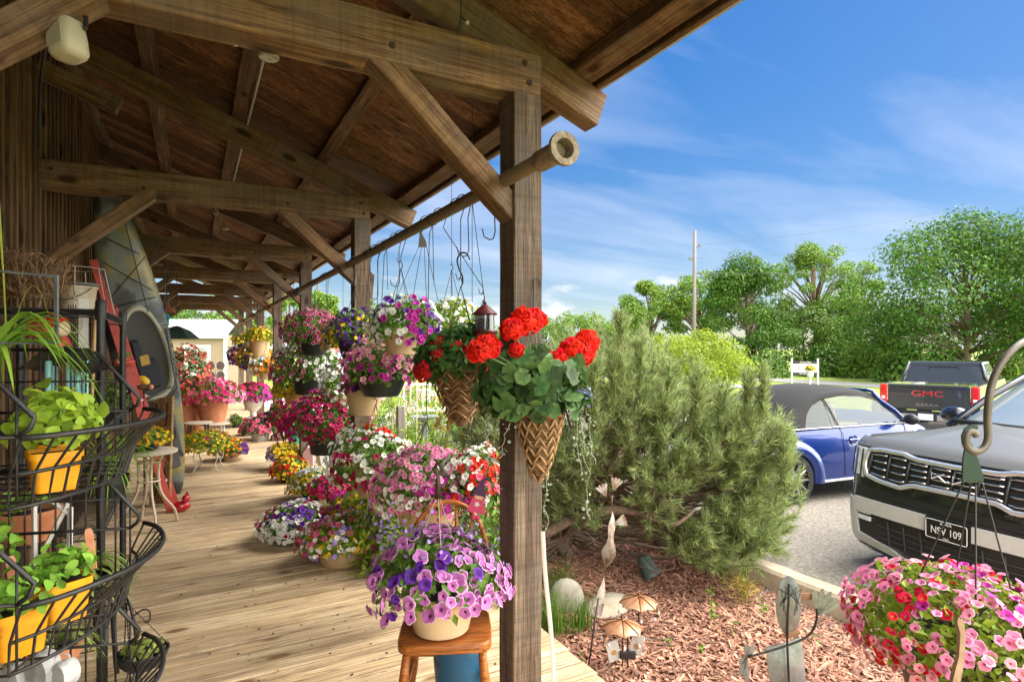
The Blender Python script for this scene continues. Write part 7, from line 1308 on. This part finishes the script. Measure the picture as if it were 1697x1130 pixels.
# copper umbrella stakes
COP = mat('copper_sheet', (.36, .13, .05), (.58, .36, .22), 7, .4, .3, coords='Object'); CR = mat('copper_rib', (.18, .075, .035), rough=.4, metal=.6)
for i, (px, py, hw) in enumerate(((1031, 1030, 33), (1058, 990, 31))):
    zc = (3.75, 4.15)[i]; p = D(px, py, zc); r = hw/F*zc*1.05; t = thing('umbrella_stake', ('front', 'rear')[i]+' copper umbrella garden stake with small glass drops', 'ornament', (p.x, p.y, -.3), 0, 'copper umbrella stakes'); n = 8; mb = MB(); G = []
    for f in np.linspace(.02, 1, 8):
        row = []
        for k in range(n*5):
            a = 2*math.pi*k/(n*5)+.2; sc2 = 1-.10*f*(math.sin((k % 5)/5*math.pi)); row.append(p+Vector((math.cos(a)*r*f*sc2, math.sin(a)*r*f*sc2, .35*r*(1-f**1.8)+.07*r*f*math.sin((k % 5)/5*math.pi)))+UP*-.04)
        G.append(row)
    mb.grid(G, wrap=True); mb.grid([[q-UP*.003 for q in row] for row in G], wrap=True, flip=True); cn = mb.build('canopy', COP, t, smooth=True)
    mb = MB(); [mb.tube([p+Vector((math.cos(a)*r*f, math.sin(a)*r*f, .35*r*(1-f**1.8)-.036)) for f in np.linspace(0, 1, 7)], .003, 5) for a in [2*math.pi*k/n+.2 for k in range(n)]]; mb.ball(p+UP*(.35*r-.02), .008); mb.build('ribs', CR, cn)
    mb = MB(); mb.tube([(p.x, p.y, -.3), p+UP*(.35*r-.04)], .004, 6); mb.build('pole', IRON, t)
    mb = MB()
    for k in range(n): a = 2*math.pi*k/n+.2; e_ = p+Vector((math.cos(a)*r, math.sin(a)*r, -.045)); mb.tube([e_, e_-UP*.05], .0008, 3); mb.ball(e_-UP*.06, (.009, .009, .014))
    mb.build('glass_drops', mat('pale_glass_drop', (.62, .60, .55), rough=.1, coat=1), t)
p = W(1040, 1105, -.30); zc = zc_of(p); t = thing('card_stake', 'dark stake holding pale printed seed cards in the bark', 'plant marker', p)
for i, (px, py, rz_, w, h) in enumerate(((1016, 1078, 14, .085, .13), (1055, 1068, -10, .075, .13))): M_ = face_cam(D(px, py, zc), .3*(1-2*i))@Matrix.Rotation(R(rz_), 4, 'Z'); mb = MB(); mb.box(M_.translation, (w, h, .003), M_); c0 = mb.build('card', mat('pale_card', (.62, .60, .55), (.45, .42, .38), 25, .5), t); mb = MB(); mb.lathe([(.001, .003), (.018, .003)], 12, M_@Vector((0, -.01, .0)), M=M_); mb.build('card_picture', mat('card_amber', (.40, .22, .06)), c0)
mb = MB(); mb.tube([p, p+UP*.17], .005, 5); mb.tube([p+UP*.10, D(1058, 1085, zc)], .004, 5); mb.box(D(1040, 1085, zc), (.10, .05, .018), face_cam(p).to_4x4(), bev=.006); mb.build('stake', IRON, t)
# twisted ribbon stake
p = W(972, 1122, -.30); zc = 3.72; t = thing('ribbon_stake', 'twisted white and rust metal ribbon figure on a leaning rod', 'ornament', p); mb = MB(); mb.tube([p, D(992, 985, zc)], .006, 6); mb.build('rod', IRON, t, smooth=True)
cen = smooth_path([D(994, 992, zc), D(1002, 945, zc), D(1010, 905, zc), D(1014, 860, zc), D(1013, 820, zc)], 6); G = []
for i, c_ in enumerate(cen): f = i/(len(cen)-1); a = f*5.2+.3; w = .034*(.45+.9*math.sin(math.pi*(f*.8+.15)))*(.75+.35*math.sin(f*19)); dv = AX*math.cos(a)+FW*math.sin(a); G.append([c_-dv*w, c_-FW*.008, c_+dv*w])
RIB = mat('rusty_white_metal', (.42, .40, .36), (.24, .10, .04), 16, .55, .2, lo=.46, hi=.66)
mb = MB(); mb.grid(G); mb.grid([[q+FW*.003 for q in r_] for r_ in G], flip=True)
for cx_, cy_, a0 in ((1004, 822, 115), (1000, 1000, 230), (1018, 868, 20), (1016, 812, 70)):
    q = D(cx_, cy_, zc)
    for k in range(4): a = R(a0-24+16*k); e_ = q+AX*.075*math.cos(a)+UP*.075*math.sin(a); s_ = (AX*-math.sin(a)+UP*math.cos(a))*.009; mb.add([q-s_*.4, e_-s_, e_+AX*.01*math.cos(a)+UP*.01*math.sin(a), e_+s_, q+s_*.4, q+FW*.005], [(0, 1, 2, 3, 4), (1, 0, 5), (4, 3, 5)])
mb.build('ribbon', RIB, t, smooth=30)
t = thing('white_strap', 'white fabric strap hanging down the outer edge of the near post', 'strap', D(905, 905, 2.75)); mb = MB(); pts = smooth_path([D(899, 880, 2.72), D(903, 950, 2.72), D(912, 1040, 2.7), D(917, 1130, 2.68), D(920, 1260, 2.66)], 6); G = [[q-AX*.010, q-FW*.004, q+AX*.010] for q in pts]; mb.grid(G); mb.grid([[q+FW*.003 for q in r_] for r_ in G], flip=True); mb.build('webbing', mat('white_webbing', (.62, .60, .54), rough=.8), t, smooth=True)
# galvanised figure with raised hands
zc = 2.62; GALV = mat('galvanised_sheet', (.20, .225, .23), (.33, .355, .36), 14, .36, .6, bump=.25); p = D(1312, 1230, zc); fg = thing('tin_figure', 'galvanised sheet metal garden figure with an oval head and raised hands', 'ornament', (p.x, p.y, -.3)); u = zc/F; M_ = face_cam(D(1305, 1000, zc))
def gz2(pts, y0=1000, x0=1305): return [((x-x0)*u, (y0-y)*u) for x, y in pts]
def sheet(name, pts, z=0, bulge=.012, m_=GALV, t=.003):
    P = gz2(pts); n = len(P); cx, cy = np.mean(P, 0); mb = MB(); rings = []
    for k in (1, .85, .6, .3): rings.append([M_@Vector((cx+(x-cx)*k, cy+(y-cy)*k, z+bulge*(1-k*k))) for x, y in P])
    mb.grid(rings, wrap=True); mb.add(rings[-1], [tuple(range(n))]); back = [q+FW*t for q in rings[0]]; mb.grid([back, rings[0]], wrap=True); mb.add(back, [tuple(range(n))[::-1]]); return mb.build(name, m_, fg, smooth=40)
sheet('head', [(1303+21*math.cos(a), 1000+49*math.sin(a)*(1 if math.sin(a) < 0 else .98)) for a in np.linspace(0, 2*math.pi, 22, endpoint=False)], .02, .016)
sheet('torso', [(1268, 1072), (1290, 1068), (1310, 1062), (1326, 1055), (1331, 1080), (1336, 1140), (1342, 1230), (1282, 1230), (1276, 1130)], 0, .02)
sheet('beak', [(1322, 980), (1338, 979), (1352, 985), (1340, 990), (1322, 992)], .02, .003, mat('rusty_sheet', (.26, .13, .07), (.34, .20, .13), 20, .6, .3)); sheet('collar', [(1290, 1046), (1318, 1038), (1322, 1046), (1300, 1054)], .025, .003, mat('rusty_sheet', (.26, .13, .07)))
mb = MB(); q = lambda x, y, z=.035: M_@Vector(((x-1305)*u, (1000-y)*u, z)); mb.tube([q(1302, 962), q(1299, 1010), q(1298, 1060), q(1306, 1230)], .005, 6); mb.tube(smooth_path([q(1234, 1081), q(1270, 1071), q(1310, 1058), q(1334, 1045), q(1345, 1025), q(1347, 1003)]), .0055, 6); [mb.tube([q(1284+k*9, 962+abs(k-2)*4, .036), q(1320-abs(k-2)*5, 985+k*7, .036)], .0015, 4) for k in range(5)]; [mb.tube([q(1324-k*9, 962+abs(k-2)*4, .036), q(1286+abs(k-2)*5, 985+k*7, .036)], .0015, 4) for k in range(5)]; mb.build('armature', IRON, fg, smooth=True)
def hand(cx, cy, fingers, name='hand'):
    mb = MB()
    for (x, y, w) in fingers:
        a = Vector((cx, cy, 0)); b = Vector((x, y, 0)); d_ = (b-a).normalized(); n_ = Vector((-d_.y, d_.x, 0))*w; pts = [a-n_*.45, a.lerp(b, .75)-n_, b-n_*.5, b+d_*w*.5, b+n_*.5, a.lerp(b, .75)+n_, a+n_*.45]; mb.prism([((v.x-1305)*u, (1000-v.y)*u) for v in pts], .003, M_@Matrix.Translation((0, 0, .03)))
    mb.build(name, GALV, fg)
hand(1350, 1012, [(1342, 975, 5), (1357, 972, 5), (1370, 977, 5), (1379, 987, 5), (1381, 998, 5)]); hand(1232, 1083, [(1243, 1066, 6), (1233, 1062, 5), (1222, 1092, 5), (1222, 1110, 5), (1232, 1120, 5)])
# a few fallen twigs
for i, (a, b) in enumerate((((1080, 1015), (1120, 1040)), ((1065, 1060), (1165, 1062)), ((1000, 1010), (1040, 1000)), ((1130, 1005), (1175, 990)))):
    p, q = W(*a, -.285), W(*b, -.285); t = thing('fallen_twig', ['short twig behind the copper umbrellas', 'long pale twig right of the seed cards', 'twig lying on the flat rock', 'twig under the pine edge'][i], 'twig', p, 0, 'fallen twigs on the bark'); mb = MB(); mb.tube(smooth_path([p, (p+q)/2+UP*.015, q]), .005, 5); mb.build('twig', BARK, t)
# ================================================================== far things
sd_ = thing('garden_shed', 'beige garden shed with white trim and a pale ribbed metal roof', 'shed', D(325, 600, 27)); c_ = D(322, 577, 27); c_.z = -.36; MS = Matrix.Translation(c_)@rotz(-TH+R(6)); u = 27/F
def sx(px): return (px-322)*u
SB = mat('shed_siding', (.24, .175, .12), (.27, .20, .14), 2, .8)
x0, x1, he, hr = sx(262), sx(373), HC+22*u+.36, HC+50*u+.36
mb = MB(); mb.box(MS@Vector(((x0+x1)/2, 1.4, he/2)), (x1-x0, 2.8, he), MS); mb.build('walls', SB, sd_)
mb = MB(); G = []; n = 26
for k in range(n*4+1): x = x0-.12+(x1-x0+.24)*k/(n*4); z = .03 if k % 4 == 0 else 0; G.append([MS@Vector((x, -.2, he-.02+z)), MS@Vector((x, 1.4, hr+z)), MS@Vector((x, 3.0, he-.02+z))])
mb.grid(G); mb.build('roof', mat('pale_metal_roof', (.36, .38, .39), rough=.45, metal=.2), sd_)
mb = MB(); mb.box(MS@Vector(((x0+x1)/2, -.19, he-.08)), (x1-x0+.26, .05, .16), MS); mb.box(MS@Vector((x1-.06, -.03, he/2-.05)), (.14, .06, he-.1), MS); mb.build('trim', WHITE, sd_)
wx, wz = sx(327), HC-20*u+.36; mb = MB()
for dx, dz, w, h in ((0, .62, 1.15, .14), (0, -.62, 1.1, .12), (-.5, 0, .14, 1.25), (.5, 0, .14, 1.25), (0, 0, .9, .05), (0, .3, .03, .6), (0, -.3, .03, .6)): mb.box(MS@Vector((wx+dx, -.04-.002*(w > .9), wz+dz)), (w, .08, h), MS)
wf = mb.build('window', WHITE, sd_); mb = MB(); mb.box(MS@Vector((wx, -.012, wz)), (.9, .02, 1.15), MS); mb.build('pane', glass('shed_glass', (.14, .18, .13)), wf)
sg = thing('roadside_sign', 'white and black real estate sign with a flower pot hung before it', 'sign', D(1333, 612, 36)); p = D(1333, 610, 36); M_ = face_cam(p, R(-12)); u = 36/F; mb = MB(); mb.box(p, (39*u, 23*u, .05), M_); mb.build('board', mat('sign_white', (.70, .70, .72), rough=.5), sg)
mb = MB(); mb.box(M_@Vector((0, 9.4*u, .03)), (37*u, 4.6*u, .02), M_); mb.build('header', GAP, sg); mb = MB(); mb.box(M_@Vector((0, -9.2*u, .03)), (37*u, 4.4*u, .02), M_); mb.build('footer', GAP, sg)
text('header_lettering', 'AVAILABLE', 3.6*u, M_@Matrix.Translation((1*u, 9.4*u, .045)), WHITE, sg, .004); text('footer_lettering', '7000 5,000 SF', 3.0*u, M_@Matrix.Translation((-2*u, -9.2*u, .045)), WHITE, sg, .004, sx=.8); text('red_lettering', 'RE/A', 9*u, M_@Matrix.Translation((-2*u, 0, .03)), mat('sign_red_grey', (.5, .08, .10)), sg, .006)
for x in (-20, 20): mb = MB(); mb.box(M_@Vector((x*u, -.6, 0)), (.09, .09, 24*u+1.5), face_cam(p)@Matrix.Rotation(R(90), 4, 'X')); mb.build('post', WHITE, sg)
q = D(1342, 617, 34); t = thing('planter_post', 'white planter of yellow flowers on a post before the sign', 'planter', (q.x, q.y, -.6)); make_pot(t, q+UP*.1, 'plain', .22, .35, WHITEP); planting(t, q+UP*.16, .30, .25, [('yellow', .6), ('orange', .3)], 60, .05, G1, ls=.09, nl=260, seed=451, lo=-.2); mb = MB(); mb.tube([(q.x, q.y, -.6), q-UP*.2], .05, 8); mb.build('post', WHITE, t)
up = thing('utility_pole', 'tall grey wooden utility pole with short crossarms above the golden tree', 'utility pole', D(1149, 600, 44)); p = D(1149, 600, 44); u = 44/F; top = D(1151, 383, 44); mb = MB(); mb.tube([(p.x, p.y, -.6), top], [.17, .11], 10); mb.build('pole', mat('grey_pole_wood', (.15, .135, .115), (.20, .18, .16), 6, .85, stretch=(1, 1, .1)), up, smooth=True)
for px, py, s in ((1151, 408, 1), (1150, 430, -1), (1150, 453, 1)): a = D(px, py, 44); mb = MB(); mb.tube([a, a+AX*s*9*u], .05, 6); mb.ball(a+AX*s*8*u+UP*.1, .09); mb.build('insulator_arm', mat('grey_pole_wood', (.30, .27, .23)), up)
for i, (a, b) in enumerate((((1158, 406), (1760, 310)), ((1142, 428), (1760, 372)), ((1158, 452), (1760, 420)))):
    A0, B0 = D(*a, 44), D(*b, 40); t = thing('power_line', ['highest', 'middle', 'lowest'][i]+' thin power line running right from the utility pole', 'power line', A0, 0, 'power lines from the pole'); mb = MB(); mb.tube([A0.lerp(B0, k/16)-UP*(1.2*4*(k/16)*(1-k/16))*.4 for k in range(17)], .009, 4); mb.build('line', mat('wire_grey', (.10, .11, .13)), t)
# small stones and a boulder on the far lot
p = D(1464, 655, 20); t = thing('boulder', 'tan boulder on the grass beside the pickup tail light', 'stone', (p.x, p.y, -.6)); mb = MB(); mb.ball((p.x, p.y, -.28), (.4, .35, .42), 14, 10); mb.build('rock', mat('tan_rock', (.42, .35, .25)), t, smooth=True)
